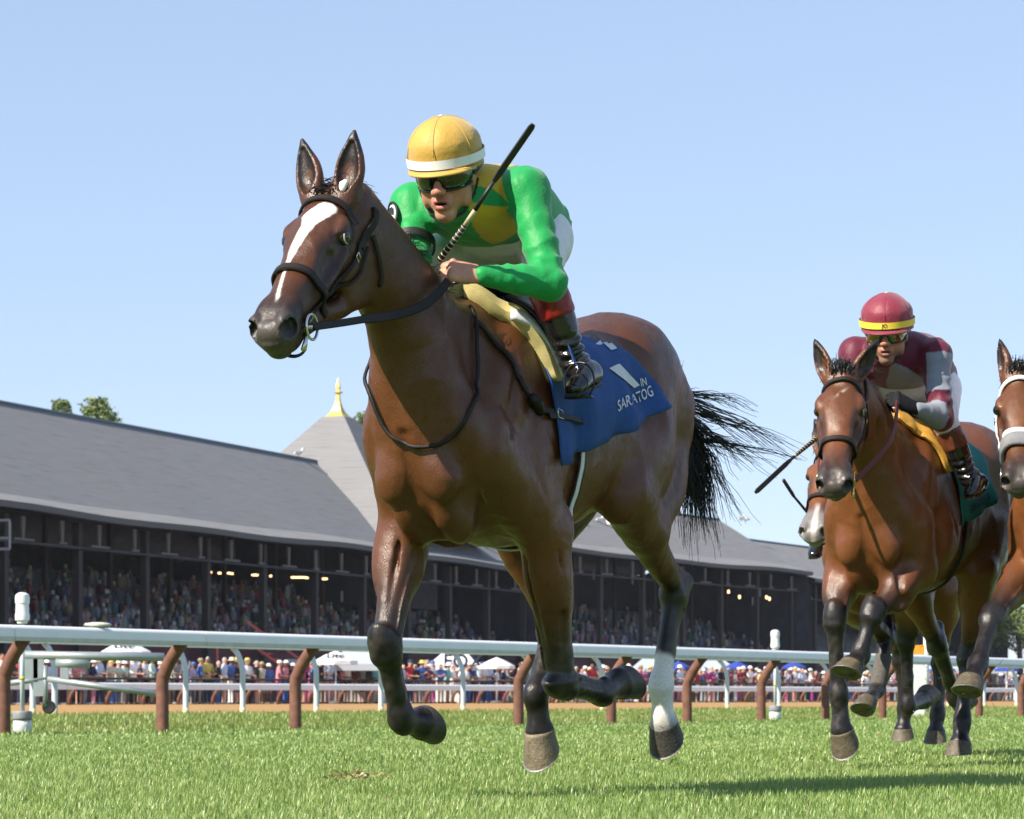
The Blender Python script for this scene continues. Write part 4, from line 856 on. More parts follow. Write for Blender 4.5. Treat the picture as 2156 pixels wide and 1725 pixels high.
        S.sweep([hw(.19, sg * .085, -.09, .012), hw(.28, sg * .073, -.100, .013), hw(.36, sg * .057, -.098, .010)], k=0.025, sub=3)      # facial crest
        S.ell(H(.285, sg * .075, -.055), [hs * q for q in (.05, .012, .022)], R=[a, lat, dn], k=0.03, op='sub')
        S.ell(H(.535, sg * .042, -.060), [hs * q for q in (.068, .026, .046)], R=[unit(a + dn * .25), lat, dn], k=0.022)     # nostril wing
        S.ell(H(.572, sg * .052, -.052), [hs * q for q in (.036, .025, .040)], R=[a, unit(lat + sg * dn * .25), unit(dn - sg * lat * .25)], k=0.012)
        S.ell(H(.592, sg * .058, -.050), [hs * q for q in (.042, .022, .031)], R=[unit(a - lat * sg * .35), unit(lat + sg * dn * .3), unit(dn - sg * lat * .3)], k=0.006, op='sub')
        # ears
        e0 = H(.0, sg * .052, -.02); ed, ef = J['head']['ears'][sg]; ed = unit(ed); ef = unit(np.asarray(ef, float) - ed * (np.asarray(ef, float) @ ed))
        el_ = np.cross(ed, ef); Lx = hs * J['head'].get('earl', .185)
        ew = lambda t, rw_, rf_: row(e0 + ed * Lx * t, hs * rw_, hs * rf_, hs * rf_)
        S.sweep([ew(-.10, .034, .030), ew(.12, .041, .030), ew(.35, .047, .027), ew(.6, .039, .021), ew(.84, .020, .012), ew(1.0, .005, .005)], lat=el_, k=0.012, upref=ef)
        cw = lambda t, rw_, rf_, o: row(e0 + ed * Lx * t + ef * hs * o, hs * rw_, hs * rf_, hs * rf_)
        S.sweep([cw(.14, .016, .018, .026), cw(.35, .036, .026, .022), cw(.6, .029, .020, .017), cw(.82, .012, .010, .010)], lat=el_, k=0.006, op='sub', upref=ef)
    # lips and chin
    S.ell(H(.575, 0, -.085), [hs * q for q in (.030, .040, .036)], R=[a, lat, dn], k=0.03)
    S.ell(H(.565, 0, -.128), [hs * q for q in (.038, .034, .026)], R=[unit(a + dn * .2), lat, dn], k=0.022)
    S.ell(H(.525, 0, -.150), [hs * q for q in (.030, .026, .020)], R=[a, lat, dn], k=0.025)
    for sg in (-1, 1): S.sweep([hw(.60, sg * .012, -.108, .003), hw(.57, sg * .036, -.113, .004), hw(.50, sg * .046, -.108, .004), hw(.47, sg * .048, -.104, .003)], k=0.008, op='sub', sub=3)
    return S

def bay_colours(V, J, coat=(.185, .062, .021), dark=(.011, .009, .009), marks=None):
    """real coat colours of a bay: brown body, black points"""
    n1 = noise3(V, 9, 3); n2 = noise3(V, 31, 5); n3 = noise3(V, 3, 8)
    c = np.array(coat)[None] * (1 + .13 * n1 + .05 * n2 + .10 * n3)[:, None]
    z = V[:, 2]
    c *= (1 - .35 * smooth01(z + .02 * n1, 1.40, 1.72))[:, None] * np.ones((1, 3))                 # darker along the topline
    k = np.zeros(len(V))
    for q in ('RF', 'LF'):
        L = J[q]; t, d = seg_t(V, L['elbow'], L['knee'])
        k = np.maximum(k, smooth01(t + .07 * n1, .30, .95) * (d < .13))
        for a_, b_ in (('knee', 'fet'), ('fet', 'cor'), ('cor', 'toe')):
            t, d = seg_t(V, L[a_], L[b_]); k = np.maximum(k, 1 - smooth01(d, .07, .085))
    for q in ('RH', 'LH'):
        L = J[q]; t, d = seg_t(V, L['stifle'], L['hock'])
        k = np.maximum(k, smooth01(t + .07 * n1, .55, 1.0) * (d < .12))
        for a_, b_ in (('hock', 'fet'), ('fet', 'cor'), ('cor', 'toe')):
            t, d = seg_t(V, L[a_], L[b_]); k = np.maximum(k, 1 - smooth01(d, .085, .10))
    H = J['H']; a, lat, dn = J['hax']; hs = J['head'].get('s', 1.0); P = H(0, 0, 0)
    q = (V - P) / hs; t = q @ a; l = q @ lat; nn = q @ dn
    inh = (np.abs(l) < .15) & (t > -.02) & (t < .65) & (nn > -.3) & (nn < .1)
    k = np.maximum(k, inh * smooth01(t + .03 * n1 + .015 * n2 - .25 * np.abs(nn + .06), .34, .56) * .90)
    k = np.maximum(k, inh * .62 * smooth01(np.abs(l) + .012 * n1, .040, .068) * smooth01(t, .17, .26) * smooth01(nn, -.20, -.10))
    for sg in (-1, 1):                                                                            # dark round the eyes
        de = np.sqrt(((t - .160) / 1.5) ** 2 + (l - sg * .09) ** 2 + (nn + .054) ** 2); k = np.maximum(k, inh * .85 * (1 - smooth01(de, .020, .042)))
        e0 = H(.0, sg * .052, -.02); ed, ef = J['head']['ears'][sg]; ed = unit(ed); ef = unit(np.asarray(ef, float) - ed * (np.asarray(ef, float) @ ed))
        te = (V - e0) @ ed / hs; fe_ = (V - e0) @ ef / hs; dd = np.linalg.norm(V - e0 - np.outer(te * hs, ed), axis=1)
        ine = (te > .02) & (te < .2) & (dd < .06)
        k = np.maximum(k, ine * np.maximum(smooth01(te, .13, .18), .92 * smooth01(te, .03, .06) * (fe_ > -.002) * (dd < .034)))
    k = np.clip(k, 0, 1)[:, None]; low = smooth01(-z, -.85, -.40)[:, None]; dust = np.clip(noise3(V, 22, 41) * .6 + noise3(V, 70, 42) * .5, 0, 1)[:, None] * low
    dk = np.array(dark)[None] * (1 + .3 * n2)[:, None] * (1 - .75 * dust) + np.array((.085, .072, .060))[None] * .75 * dust
    c = c * (1 - k) + dk * k
    for sg in (-1, 1):
        qn = np.sqrt(((t - .592) / .047) ** 2 + ((l - sg * .058) / .026) ** 2 + ((nn + .050) / .034) ** 2); m_ = inh * (1 - smooth01(qn, .93, 1.02)); c = c * (1 - m_[:, None]) + np.array((.010, .006, .006)) * m_[:, None]; k = np.maximum(k, m_[:, None])
    # nostril linings and lips: grey
    g = inh * smooth01(t + .02 * n2 + .012 * n1, .52, .61) * .7 * (c.sum(1) > .02)
    c = c * (1 - g[:, None]) + np.array((.080, .068, .063)) * g[:, None]
    if marks: c = marks(V, c, t, l, nn, inh, n1, n2)
    return np.clip(c, .002, .9)
M_coat = mat('bay_coat', (.2, .07, .02), rough=.37, var=.18, scale=240, attr='col', bump=.22, bscale=300, spec=.45, stretch=(1, 1, .4), rvar=.12)
M_eye = mat('horse_eye', (.006, .004, .003), rough=.05, var=.0, coat=1.0)
M_eyew = mat('eye_white', (.55, .50, .46), rough=.15, var=.1)
def hoof_mesh(co, toe, fwd, name, m, parent, r=.060, h=None, shoe=None):
    """hoof: slanted truncated cone from the coronet down to the toe"""
    co = Vector(co); toe = Vector(toe); ax = (toe - co); hh = ax.length if h is None else h; ax.normalize()
    f = Vector(fwd); f = (f - ax * f.dot(ax)).normalized(); sd = ax.cross(f)
    mb = MB(); n = 22; V = []
    prof = [(.0, .74, 0), (.05, .90, .0), (.10, .92, .002), (.16, .90, .004), (.5, 1.0, .008), (.9, 1.09, .012), (1.0, 1.10, .014), (1.0, .98, .014), (.93, .55, .010)]
    for (t, k, fo) in prof:
        for j in range(n):
            a = 2 * math.pi * j / n; ca = math.cos(a)
            rr = r * k * (1.0 if ca > -0.3 else 0.92 + .1 * (1 + ca))
            dep = .74 + .26 * ca if ca > -.5 else .61                   # heels are lower than the toe
            tt = t * hh * (dep if t > .05 else 1)
            V.append(co + ax * tt + f * (rr * ca * 1.06 + fo) + sd * rr * math.sin(a))
    k = len(prof)
    F = [(i * n + j, i * n + (j + 1) % n, (i + 1) * n + (j + 1) % n, (i + 1) * n + j) for i in range(k - 1) for j in range(n)]
    F += [tuple(range(n - 1, -1, -1)), tuple((k - 1) * n + j for j in range(n))]
    mb.add(V, F)
    o = mb.build(name, m, parent, 'auto')
    if shoe:
        mb = MB(); pts = []
        for j in range(-9, 10):
            a = j / 9 * 2.35; pts.append(co + ax * (hh * (.74 + .26 * math.cos(a)) + .002) + f * (r * 1.0 * math.cos(a) * 1.08 + .018) + sd * r * 1.0 * math.sin(a))
        mb.tube(pts, .007, 6, ref=ax, flat=.4); mb.build('horseshoe', shoe, o)
    return o
def hair(name, roots, m, parent, seg=7, r=.0016):
    """strands: list of point lists -> thin three-sided tubes, one mesh"""
    V = []; F = []
    for P in roots:
        P = np.asarray(P); k = len(P); o = len(V)
        T = np.gradient(P, axis=0); T /= np.linalg.norm(T, axis=1)[:, None] + 1e-9
        a = np.cross(T, (.31, .2, .93)); a /= np.linalg.norm(a, axis=1)[:, None] + 1e-9; b = np.cross(T, a)
        rr = r * np.linspace(1, .35, k)
        for j in range(3):
            t = 2.094 * j; V += list(P + rr[:, None] * (math.cos(t) * a + math.sin(t) * b))
        for j in range(3):
            for i in range(k - 1):
                F.append((o + j * k + i, o + j * k + i + 1, o + ((j + 1) % 3) * k + i + 1, o + ((j + 1) % 3) * k + i))
    return np_mesh(name, np.array(V), np.array(F), m, parent, True)
def skin_relief(X, D):
    """muscle strands and veins under a thin coat"""
    r1 = 1 - 2 * np.abs(noise3(X * np.array([1.0, 1.0, .45]), 17, 31)); r2_ = np.clip(1 - 9 * np.abs(noise3(X, 8, 12)), 0, 1); z = X[:, 2]
    return D - .0036 * r1 * smooth01(z, .45, .8) - .0016 * r2_ * smooth01(z, .3, .5) * (1 - smooth01(z, 1.35, 1.5)) - (.0012 + .0012 * smooth01(-z, -.8, -.5)) * noise3(X, 45, 3)
def horse(name, J, fr, vox, coat, marks, label, mats):
    root = empty(name); root.matrix_world = fr.M
    tag(root, label, 'horse', 'racehorses at full gallop')
    V, F = horse_solid(J, vox).mesh(skin_relief)
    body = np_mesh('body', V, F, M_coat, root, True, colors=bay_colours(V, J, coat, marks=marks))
    H = J['H']; a, lat, dn = J['hax']; hs = J['head'].get('s', 1.0)
    for sg in (-1, 1):
        mb = MB(); R = Matrix((Vector(a), Vector(dn), Vector(lat * sg))).transposed()
        prof = [(.0 + math.sin(t) * .025 * hs, math.cos(t) * .025 * hs) for t in np.linspace(3.0, .05, 9)]
        mb.lathe(prof, H(.162, sg * .086, -.048), 18, R); ey = mb.build('eye', M_eye, root, True)
        if sg == 1:
            c_ = H(.162, sg * .086, -.048); pts = [Vector(c_ + (unit((a * math.cos(q) + dn * math.sin(q)) * .80 + lat * sg * .60) * .0245) * hs) for q in np.linspace(-1.2, 1.2, 12)]
            MB().tube(pts, [.001] + [.0022] * 10 + [.001], 6).build('eye_white', M_eyew, ey, True)
    for q in ('RF', 'LF', 'RH', 'LH'):
        L = J[q]
        if 'hoofm' in L or True:
            hoof_mesh(L['cor'], L['toe'], L['hf'], 'hoof', mats['hoof_' + q] if 'hoof_' + q in mats else mats['hoof'], root, shoe=mats.get('shoe'))
    from mathutils.bvhtree import BVHTree
    J['bvh'] = BVHTree.FromPolygons(V.tolist(), F.tolist()); J['V'] = V
    print(name, len(V), round(time.time() - T0, 1))
    return root
# --- the leading horse
F1 = Frame(29, -.122, 8.75)
y = F1.y
J1 = dict(dz=.045, lead=1,
    neck=[row((-.02, 0, 1.36), .12, .19, .24), row((.20, 0, 1.46), .13, .155, .25), row((.42, -.005, 1.60), .112, .125, .20), row((.60, -.01, 1.735), .092, .108, .165), row((.73, -.01, 1.84), .075, .085, .13), row((.77, -.01, 1.87), .06, .06, .08)],
    RF=dict(elbow=(.12, -.18, .93), knee=y(812, 1362, -.15), fet=y(846, 1515, -.16), cor=y(880, 1522, -.16), toe=y(908, 1513, -.16), hf=(.3, 0, -1)),
    LF=dict(elbow=(-.16, .18, .90), knee=y(1182, 1440, .15), fet=y(1268, 1462, .15), cor=y(1300, 1440, .15), toe=y(1330, 1423, .15), hf=(-.3, 0, -1)),
    RH=dict(stifle=(-.58, -.19, .97), hock=y(1165, 1320, -.13), fet=y(1128, 1460, -.10), cor=y(1135, 1535, -.10), toe=y(1147, 1605, -.10), hf=(1, 0, .1)),
    LH=dict(stifle=y(1312, 1045, .21), hock=y(1422, 1240, .13), fet=y(1391, 1445, .12), cor=y(1397, 1520, .12), toe=y(1410, 1572, .12), hf=(1, 0, .1)),
    head=dict(poll=F1.x(690, 408, .82), dir=(.69, .09, -.70), lat=(-.12, .99, 0), s=1.02, earl=.20, ears={-1: ((-.12, -.30, 1), (1, -.1, .1)), 1: ((-.12, .08, 1), (1, .25, .1))}))
for q in ('RF', 'LF', 'RH', 'LH'): print(q, {k: np.round(v, 2).tolist() for k, v in J1[q].items()})
def marks1(V, c, t, l, nn, inh, n1, n2):
    # blaze, white near hind sock
    cx = -.004 + .012 * np.sin(t * 14)
    wdt = np.interp(t, [.05, .07, .10, .13, .155, .18, .24, .31, .36, .44, .50], [.0, .028, .042, .046, .034, .022, .016, .010, .006, .003, .002])
    m = inh * (nn > -.06) * (1 - smooth01(np.abs(l - cx - .02 * smooth01(t, .13, .07)) + .003 * n2, wdt - .003, wdt + .003)) * (wdt > .001) * smooth01(t + .006 * n2, .06, .072) * (1 - smooth01(t, .47, .52))
    c = c * (1 - m[:, None]) + np.array((.78, .76, .73)) * m[:, None]
    L = J1['LH']
    t1, d1 = seg_t(V, L['fet'], L['toe']); t0, d0 = seg_t(V, L['hock'], L['fet'])
    w_ = (np.minimum(d1, d0) < .095) * smooth01(t0 + .04 * n2 + .02 * n1, .66, .76) * (1 - .55 * smooth01(t1 + .12 * n1 + .05 * n2, .30, .62))
    return c * (1 - w_[:, None]) + np.array((.74, .72, .66)) * (1 - .25 * np.clip(n1, 0, 1))[:, None] * w_[:, None]
M_hoofd = mat('dark_hoof', (.050, .044, .037), rough=.5, var=.35, scale=90, bump=.3, bscale=120)
M_hoofl = mat('pale_hoof', (.16, .13, .085), rough=.55, var=.45, scale=38, bump=.35, bscale=120, detail=8)
M_shoe = mat('steel_shoe', (.16, .16, .155), rough=.5, metal=.3, var=.2)
lead = horse('bay_racehorse', J1, F1, .0055, (.104, .036, .0125), marks1, 'leading bay racehorse with white blaze and one white hind sock', dict(hoof=M_hoofd, hoof_RH=M_hoofl, shoe=M_shoe))
# ------------------------------------------------------------------ tack helpers: everything is laid on the horse's skin
M_leather = mat('dark_leather', (.014, .010, .009), rough=.55, spec=.3, var=.3, scale=90, bump=.15, bscale=300)
M_leatherb = mat('brown_leather', (.035, .018, .012), rough=.45, var=.3, scale=90, bump=.15, bscale=300)
M_steel = mat('bit_steel', (.62, .61, .60), rough=.22, metal=1.0, var=.1)
M_brass = mat('brass', (.75, .52, .16), rough=.25, metal=1.0, var=.1)
class Skin:
    def __init__(s, J, fr):
        s.b = J['bvh']; s.fr = fr; s.J = J
    def px(s, x, y, off=.006):
        """the point of the horse under a picture point, lifted off its skin"""
        o = s.fr.R @ (np.array([0, 0, CH]) - s.fr.O); d = unit(s.fr.R @ np.array([(x - CX) / FPX, 1, (HY - y) / FPX]))
        h, n, i, t = s.b.ray_cast(Vector(o), Vector(d))
        if h is None: return None, None
        if n.dot(Vector(d)) > 0: n = -n
        return h + n * off, n
    def near(s, p, off=.006):
        h, n, i, t = s.b.find_nearest(Vector(p)); 
        return h + n * off, n
    def path(s, pts, sub=5, off=.006):
        """smooth path through local points, pulled onto the skin"""
        P = crom(np.array([list(p) for p in pts]), sub); o = [s.near(p, off) for p in P]
        return [q[0] for q in o], [q[1] for q in o]
    def ring(s, c, e1, e2, a0, a1, n=40, off=.006, R=.6, rmax=None):
        """skin points seen from axis point c in the directions cos*e1 + sin*e2"""
        P, N = [], []
        for a in np.linspace(a0, a1, n):
            d = Vector(unit(math.cos(a) * np.asarray(e1) + math.sin(a) * np.asarray(e2)))
            h, nn, i, t = s.b.ray_cast(Vector(c) + d * R, -d, R)
            if h is None: continue
            if rmax and (h - Vector(c)).length > rmax: h = Vector(c) + d * rmax
            P.append(h + d * off); N.append(d)
        return P, N
def child(o, root, M0):
    o.parent = root; o.matrix_parent_inverse = Matrix.Identity(4); return o
def buckle(mb, p, n, t, w=.022, h=.02):
    p = Vector(p); n = Vector(n).normalized(); t = Vector(t); t = (t - n * t.dot(n)).normalized(); b = n.cross(t)
    P = [p + n * .005 + t * h / 2 * a + b * w / 2 * c for a, c in ((-1, -1), (-1, 1), (1, 1), (1, -1), (-1, -1))]
    mb.tube(P, .0022, 6)
def bridle(J, fr, label, mL=None, mN=None, mM=None, nose_t=.36, wide=.022, full=True, group='bridles on the horses'):
    mL = mL or M_leather; mN = mN or mL; mM = mM or M_steel
    S = Skin(J, fr); H = J['H']; a, lat, dn = J['hax']
    root = empty('bridle'); root.matrix_world = fr.M; tag(root, label, 'bridle', group)
    # browband and headpiece
    P, N = S.ring(H(.045, 0, -.08), dn, lat, -1.45, 1.45, 30, .008)
    P = [p + Vector(a) * (.02 * abs(t) ** 2) for p, t in zip(P, np.linspace(-1.2, 1.2, len(P)))]
    MB().strap(P, N, .022, .009).build('browband', mL, root, 'auto')
    bl = H(.055, .09, -.10); br = H(.055, -.09, -.10)
    P, N = S.path([H(.10, .10, -.13), H(.04, .09, -.12), H(-.02, .06, -.11), H(-.045, 0, -.07), H(-.02, -.06, -.11), H(.04, -.09, -.12), H(.10, -.10, -.13)], 6, .007)
    MB().strap(P, N, .026, .006).build('headpiece', mL, root, 'auto')
    # noseband: ring square to the head
    P, N = S.ring(H(nose_t, 0, -.09), dn, lat, -2.6, 2.6, 44, .008)
    MB().strap(P, N, wide * 1.25, .010).build('noseband', mN, root, 'auto')
    for sg in (-1, 1):
        P, N = S.path([H(.09, sg * .10, -.12), H(.20, sg * .11, -.135), H(.32, sg * .09, -.14), H(.42, sg * .07, -.125), H(.475, sg * .06, -.112)], 5, .007)
        mb = MB(); mb.strap(P, N, .016, .006); cp = mb.build('cheekpiece', mL, root, 'auto')
        for q_ in (3, -4): mb = MB(); buckle(mb, P[q_], N[q_], P[q_ + 2] - P[q_ - 1]); mb.build('buckle', mM, cp, True)
        P, N = S.path([H(.07, sg * .10, -.15), H(.16, sg * .11, -.185), H(.27, sg * .09, -.165), H(nose_t - .01, sg * .08, -.13)], 5, .007)
        MB().strap(P, N, .012, .005).build('noseband_strap', mL, root, 'auto')
        P, N = S.path([H(.03, sg * .09, -.14), H(.045, sg * .09, -.20), H(.06, sg * .085, -.26), H(.07, sg * .03, -.30)], 5, .007)
        MB().strap(P, N, .014, .005).build('throat_latch', mL, root, 'auto')
        # bit ring
        c = Vector(H(.495, sg * .072, -.118)); mb = MB()
        e1 = Vector(a); e2 = Vector(dn)
        mb.tube([c + (e1 * math.cos(t) + e2 * math.sin(t)) * .037 + Vector(lat) * sg * .004 for t in np.linspace(0, 2 * math.pi, 25)], .0045, 7, cap=False)
        if sg > 0: mb.tube([c + e1 * .03, c + e1 * .055 - e2 * .008, c + e1 * .085 - e2 * .018], [.006, .007, .009], 8)
        mb.tube([c - Vector(lat) * sg * .05, c + Vector(lat) * sg * .008], .006, 8)
        mb.build('bit_ring', mM, root, True)
    # chin strap
    mb = MB(); pp = [H(.49, .05, -.14), H(.515, .035, -.185), H(.52, 0, -.20), H(.515, -.035, -.185), H(.49, -.05, -.14)]
    mb.strap(crom(np.array(pp), 5).tolist(), [Vector(-dn)] * 21, .014, .005); mb.build('chin_strap', mL, root, 'auto')
    return root
# --- tack of the leading horse
SK1 = Skin(J1, F1)
bridle1 = bridle(J1, F1, 'dark leather bridle with steel bit ring on the head of the leading horse')
H = J1['H']
S_ = Sculpt(.004); e0_ = H(.0, .052, -.02); S_.ell(e0_ + np.array([.026, .006, .028]), (.010, .012, .016), k=.004); S_.ell(e0_ + np.array([.024, .014, .040]), (.009, .010, .012), k=.006); S_.ell(e0_ + np.array([.024, .0, .038]), (.007, .008, .009), k=.004)
Vv, Ff = S_.mesh(); np_mesh('cotton_ear_plug', Vv, Ff, mat('cotton', (.8, .8, .8), rough=.9, bump=.4, bscale=300), lead, True)
def reins(name, pts, w, th, m, label, group, fr):
    P = crom(np.array([list(p) for p in pts]), 7); mid = np.mean(P, 0)
    N = []
    for p in P:
        n_ = np.array([0.15, np.sign(p[1]) if abs(p[1]) > .02 else 1.0, .35]); N.append(Vector(unit(n_)))
    o = empty(name); o.matrix_world = fr.M; tag(o, label, 'reins', group)
    return o, MB().strap(P.tolist(), N, w, th).build('rein', m, o, 'auto')
rr, _ = reins('rubber_reins', [H(.495, .080, -.118), F1.x(720, 680, .93), F1.x(770, 672, .80), F1.x(830, 664, .66), F1.x(890, 644, .55), F1.x(925, 615, .48), F1.x(944, 592, .445)], [.024] * 14 + [.03] * 29, .008, M_leather,
              'black rubber grip reins running from the bit to the yellow capped jockey', 'reins', F1)
MB().strap(crom(np.array([list(H(.495, -.080, -.118)), [.92, -.12, 1.62], [.70, -.165, 1.66], [.50, -.15, 1.72], [.44, -.05, 1.76]]), 7).tolist(), [Vector((.1, -1, .3))] * 29, .024, .007).build('rein', M_leather, rr, 'auto')
# end of the reins hanging round the neck
lp = [(958, 600), (985, 650), (999, 720), (999, 800), (986, 868), (950, 920), (900, 941), (852, 930), (815, 900)]
P = []; N = []
for (a_, b_) in lp:
    p, n_ = SK1.px(a_, b_, .012); 
    if p is not None: P.append(p); N.append(n_)
P += [Vector((.50, -.12, 1.30)), Vector((.42, -.19, 1.42)), Vector((.36, -.17, 1.58))]
pp, nn_ = SK1.path(P, 6, .012)
nst = empty('neck_strap'); nst.matrix_world = F1.M; tag(nst, 'thin black strap looped round the base of the leading horse\'s neck', 'strap', 'straps on the leading horse')
MB().tube(pp, .0072, 8, flat=.8).build('strap', M_leather, nst, True)
sb = [(962, 604), (1000, 680), (1040, 728), (1078, 772), (1098, 815), (1112, 842), (1150, 868), (1190, 878)]
P = [SK1.px(a_, b_, .010)[0] for a_, b_ in sb]; P = [p for p in P if p is not None]
pp, nn_ = SK1.path(P, 6, .010)
bst = empty('breast_girth'); bst.matrix_world = F1.M; tag(bst, 'black breast strap with a steel buckle crossing the leading horse\'s shoulder', 'strap', 'straps on the leading horse')
MB().strap(pp, nn_, [.018] * (len(pp) - 10) + [.026] * 10, .010).build('strap', M_leather, bst, 'auto')
k_ = SK1.px(1112, 848, .02)[0]
MB().tube([k_ + Vector((.02, 0, .02)), k_ + Vector((0, .012, 0)), k_ + Vector((-.03, .006, -.025)), k_ + Vector((-.02, 0, .0))], [.014, .02, .018, .012], 8).build('knot', M_leather, bst, True)
mb = MB(); p_, n_ = SK1.px(1170, 875, .014); buckle(mb, p_, n_, Vector((-1, 0, -.2)), .03, .03); mb.build('buckle', M_steel, bst, True)
p0, _ = SK1.px(1150, 878, .014); p1, _ = SK1.px(1212, 889, .03)
MB().strap([p0, lerp(p0, p1, .5) + np.array([0, .01, .004]), p1], Vector((0, 1, .2)), .02, .005).build('strap_end', M_leather, bst, 'auto')
# saddle cloth
def drape(J, fr, name, m, label, x0, x1, zf, zr, xtop=None, root=None, off=.012, wav=.010, nu=44, nv=46, seed=1, flare=.03, cat='saddle cloth', th=.006):
    S = Skin(J, fr); V = []; 
    dz = J.get('dz', 0)
    for i in range(nu):
        u = i / (nu - 1); zb = zf + (zr - zf) * u; xt = x1 if xtop is None else xtop
        x = x0 + (x1 - x0) * u; c = np.array([x, 0, 1.24 + dz])
        # angle at which the skin reaches the bottom edge
        amax = 1.2
        for a in np.linspace(.6, 2.3, 300):
            d = Vector((0, math.sin(a), math.cos(a))); h, n_, _, _ = S.b.ray_cast(Vector(c) + d * .6, -d, .6)
            if h is not None and h.z > zb: amax = a
        for j in range(nv):
            v = -1 + 2 * j / (nv - 1); a = v * amax; xv = xt + (x1 - xt) * smooth01(np.array(abs(v)), .15, .95).item(); x = x0 + (xv - x0) * u; c = np.array([x, 0, 1.24 + dz])
            d = Vector((0, math.sin(a), math.cos(a))); h, n_, _, _ = S.b.ray_cast(Vector(c) + d * .6, -d, .6)
            h = h if h is not None else Vector(c) + d * .3
            low = abs(v) ** 3
            w_ = off + wav * low * (math.sin(x * 26 + seed + 2.5 * v) + .6 * math.sin(x * 47 - v * 6 + seed)) + flare * low * u + .4 * wav * math.sin(v * 14 + x * 9)
            V.append(h + d * max(w_, .006))
    F = [(i * nv + j, i * nv + j + 1, (i + 1) * nv + j + 1, (i + 1) * nv + j) for i in range(nu - 1) for j in range(nv - 1)]
    me = bpy.data.meshes.new(name); me.from_pydata([tuple(v) for v in V], [], F); me.update()
    o = link_mesh(name, me, m, root, True)
    md = o.modifiers.new('thick', 'SOLIDIFY'); md.thickness = th; md.offset = 1
    if root is None: o.matrix_world = fr.M; tag(o, label, cat, 'saddle cloths')
    return o, V, nu, nv
M_blue = mat('blue_cloth', (.016, .066, .23), rough=.85, var=.15, scale=50, bump=.25, bscale=700)
M_whitec = mat('white_cloth', (.62, .62, .64), rough=.8, var=.08, scale=60, bump=.1, bscale=600)
cl1 = empty('saddle_cloth'); cl1.matrix_world = F1.M; tag(cl1, 'blue saddle cloth with white number and lettering on the leading horse', 'saddle cloth', 'saddle cloths')
co1, CV, nu, nv = drape(J1, F1, 'cloth', M_blue, None, -.06, -.84, 1.11, 1.35, xtop=-.58, root=cl1, wav=.016)
from mathutils.bvhtree import BVHTree
cbvh = BVHTree.FromPolygons([tuple(v) for v in CV], [(i * nv + j, i * nv + j + 1, (i + 1) * nv + j + 1, (i + 1) * nv + j) for i in range(nu - 1) for j in range(nv - 1)])
def cloth_hit(bv, fr, x, y, off=.010):
    o = fr.R @ (np.array([0, 0, CH]) - fr.O); d = unit(fr.R @ np.array([(x - CX) / FPX, 1, (HY - y) / FPX]))
    h, n_, i, t = bv.ray_cast(Vector(o), Vector(d))
    if h is None: return None, None
    if n_.dot(Vector(d)) > 0: n_ = -n_
    return h + n_ * off, n_
def cloth_patch(name, poly, bv, fr, m, parent, off=.010, n=7):
    """cloth appliqué: quadrilateral (four picture corners) laid on the cloth as a fine sheet"""
    V = []; A = [np.array(p, float) for p in poly]
    for i in range(n):
        for j in range(n):
            u, v = i / (n - 1), j / (n - 1); q = (A[0] * (1 - u) + A[1] * u) * (1 - v) + (A[3] * (1 - u) + A[2] * u) * v
            h, _ = cloth_hit(bv, fr, q[0], q[1], off)
            if h is None: h, _, _, _ = bv.find_nearest(Vector(V[-1]) if V else Vector((0, .3, 1.4)))
            V.append(tuple(h))
    F = [(i * n + j, i * n + j + 1, (i + 1) * n + j + 1, (i + 1) * n + j) for i in range(n - 1) for j in range(n - 1)]
    me = bpy.data.meshes.new(name); me.from_pydata(V, [], F); me.update()
    return link_mesh(name, me, m, parent, True)
cloth_patch('number', [(1252, 712), (1266, 703), (1296, 738), (1284, 742)], cbvh, F1, M_whitec, cl1)
cloth_patch('number', [(1278, 778), (1300, 769), (1342, 812), (1330, 818)], cbvh, F1, M_whitec, cl1)
cloth_patch('number', [(1186, 652), (1208, 652), (1222, 690), (1205, 698)], cbvh, F1, M_whitec, cl1)
def text_on(txt, quad, bv, fr, m, name, parent, off=.011, bold=.0):
    """lettering wrapped on a cloth: quad = picture corners of the line's box (bottom-left, bottom-right, top-right, top-left)"""
    me = text_mesh(txt, 1.0, bold); V = np.array([v.co[:] for v in me.vertices]); lo, hi = V.min(0), V.max(0)
    A = [np.array(p, float) for p in quad]
    for vt in me.vertices:
        u = (vt.co.x - lo[0]) / (hi[0] - lo[0]); v = (vt.co.y - lo[1]) / (hi[1] - lo[1])
        q = (A[0] * (1 - u) + A[1] * u) * (1 - v) + (A[3] * (1 - u) + A[2] * u) * v
        h, _ = cloth_hit(bv, fr, q[0], q[1], off)
        if h is None:
            h, _, _, _ = bv.find_nearest(Vector(F1.y(q[0], q[1], .27)))
        vt.co = h
    return link_mesh(name, me, m, parent, False)
text_on('SARATOG', [(1296, 868), (1374, 836), (1366, 812), (1294, 846)], cbvh, F1, M_whitec, 'lettering', cl1, bold=.01)
text_on('IN', [(1345, 815), (1358, 812), (1355, 796), (1342, 798)], cbvh, F1, M_whitec, 'lettering', cl1, bold=.01)
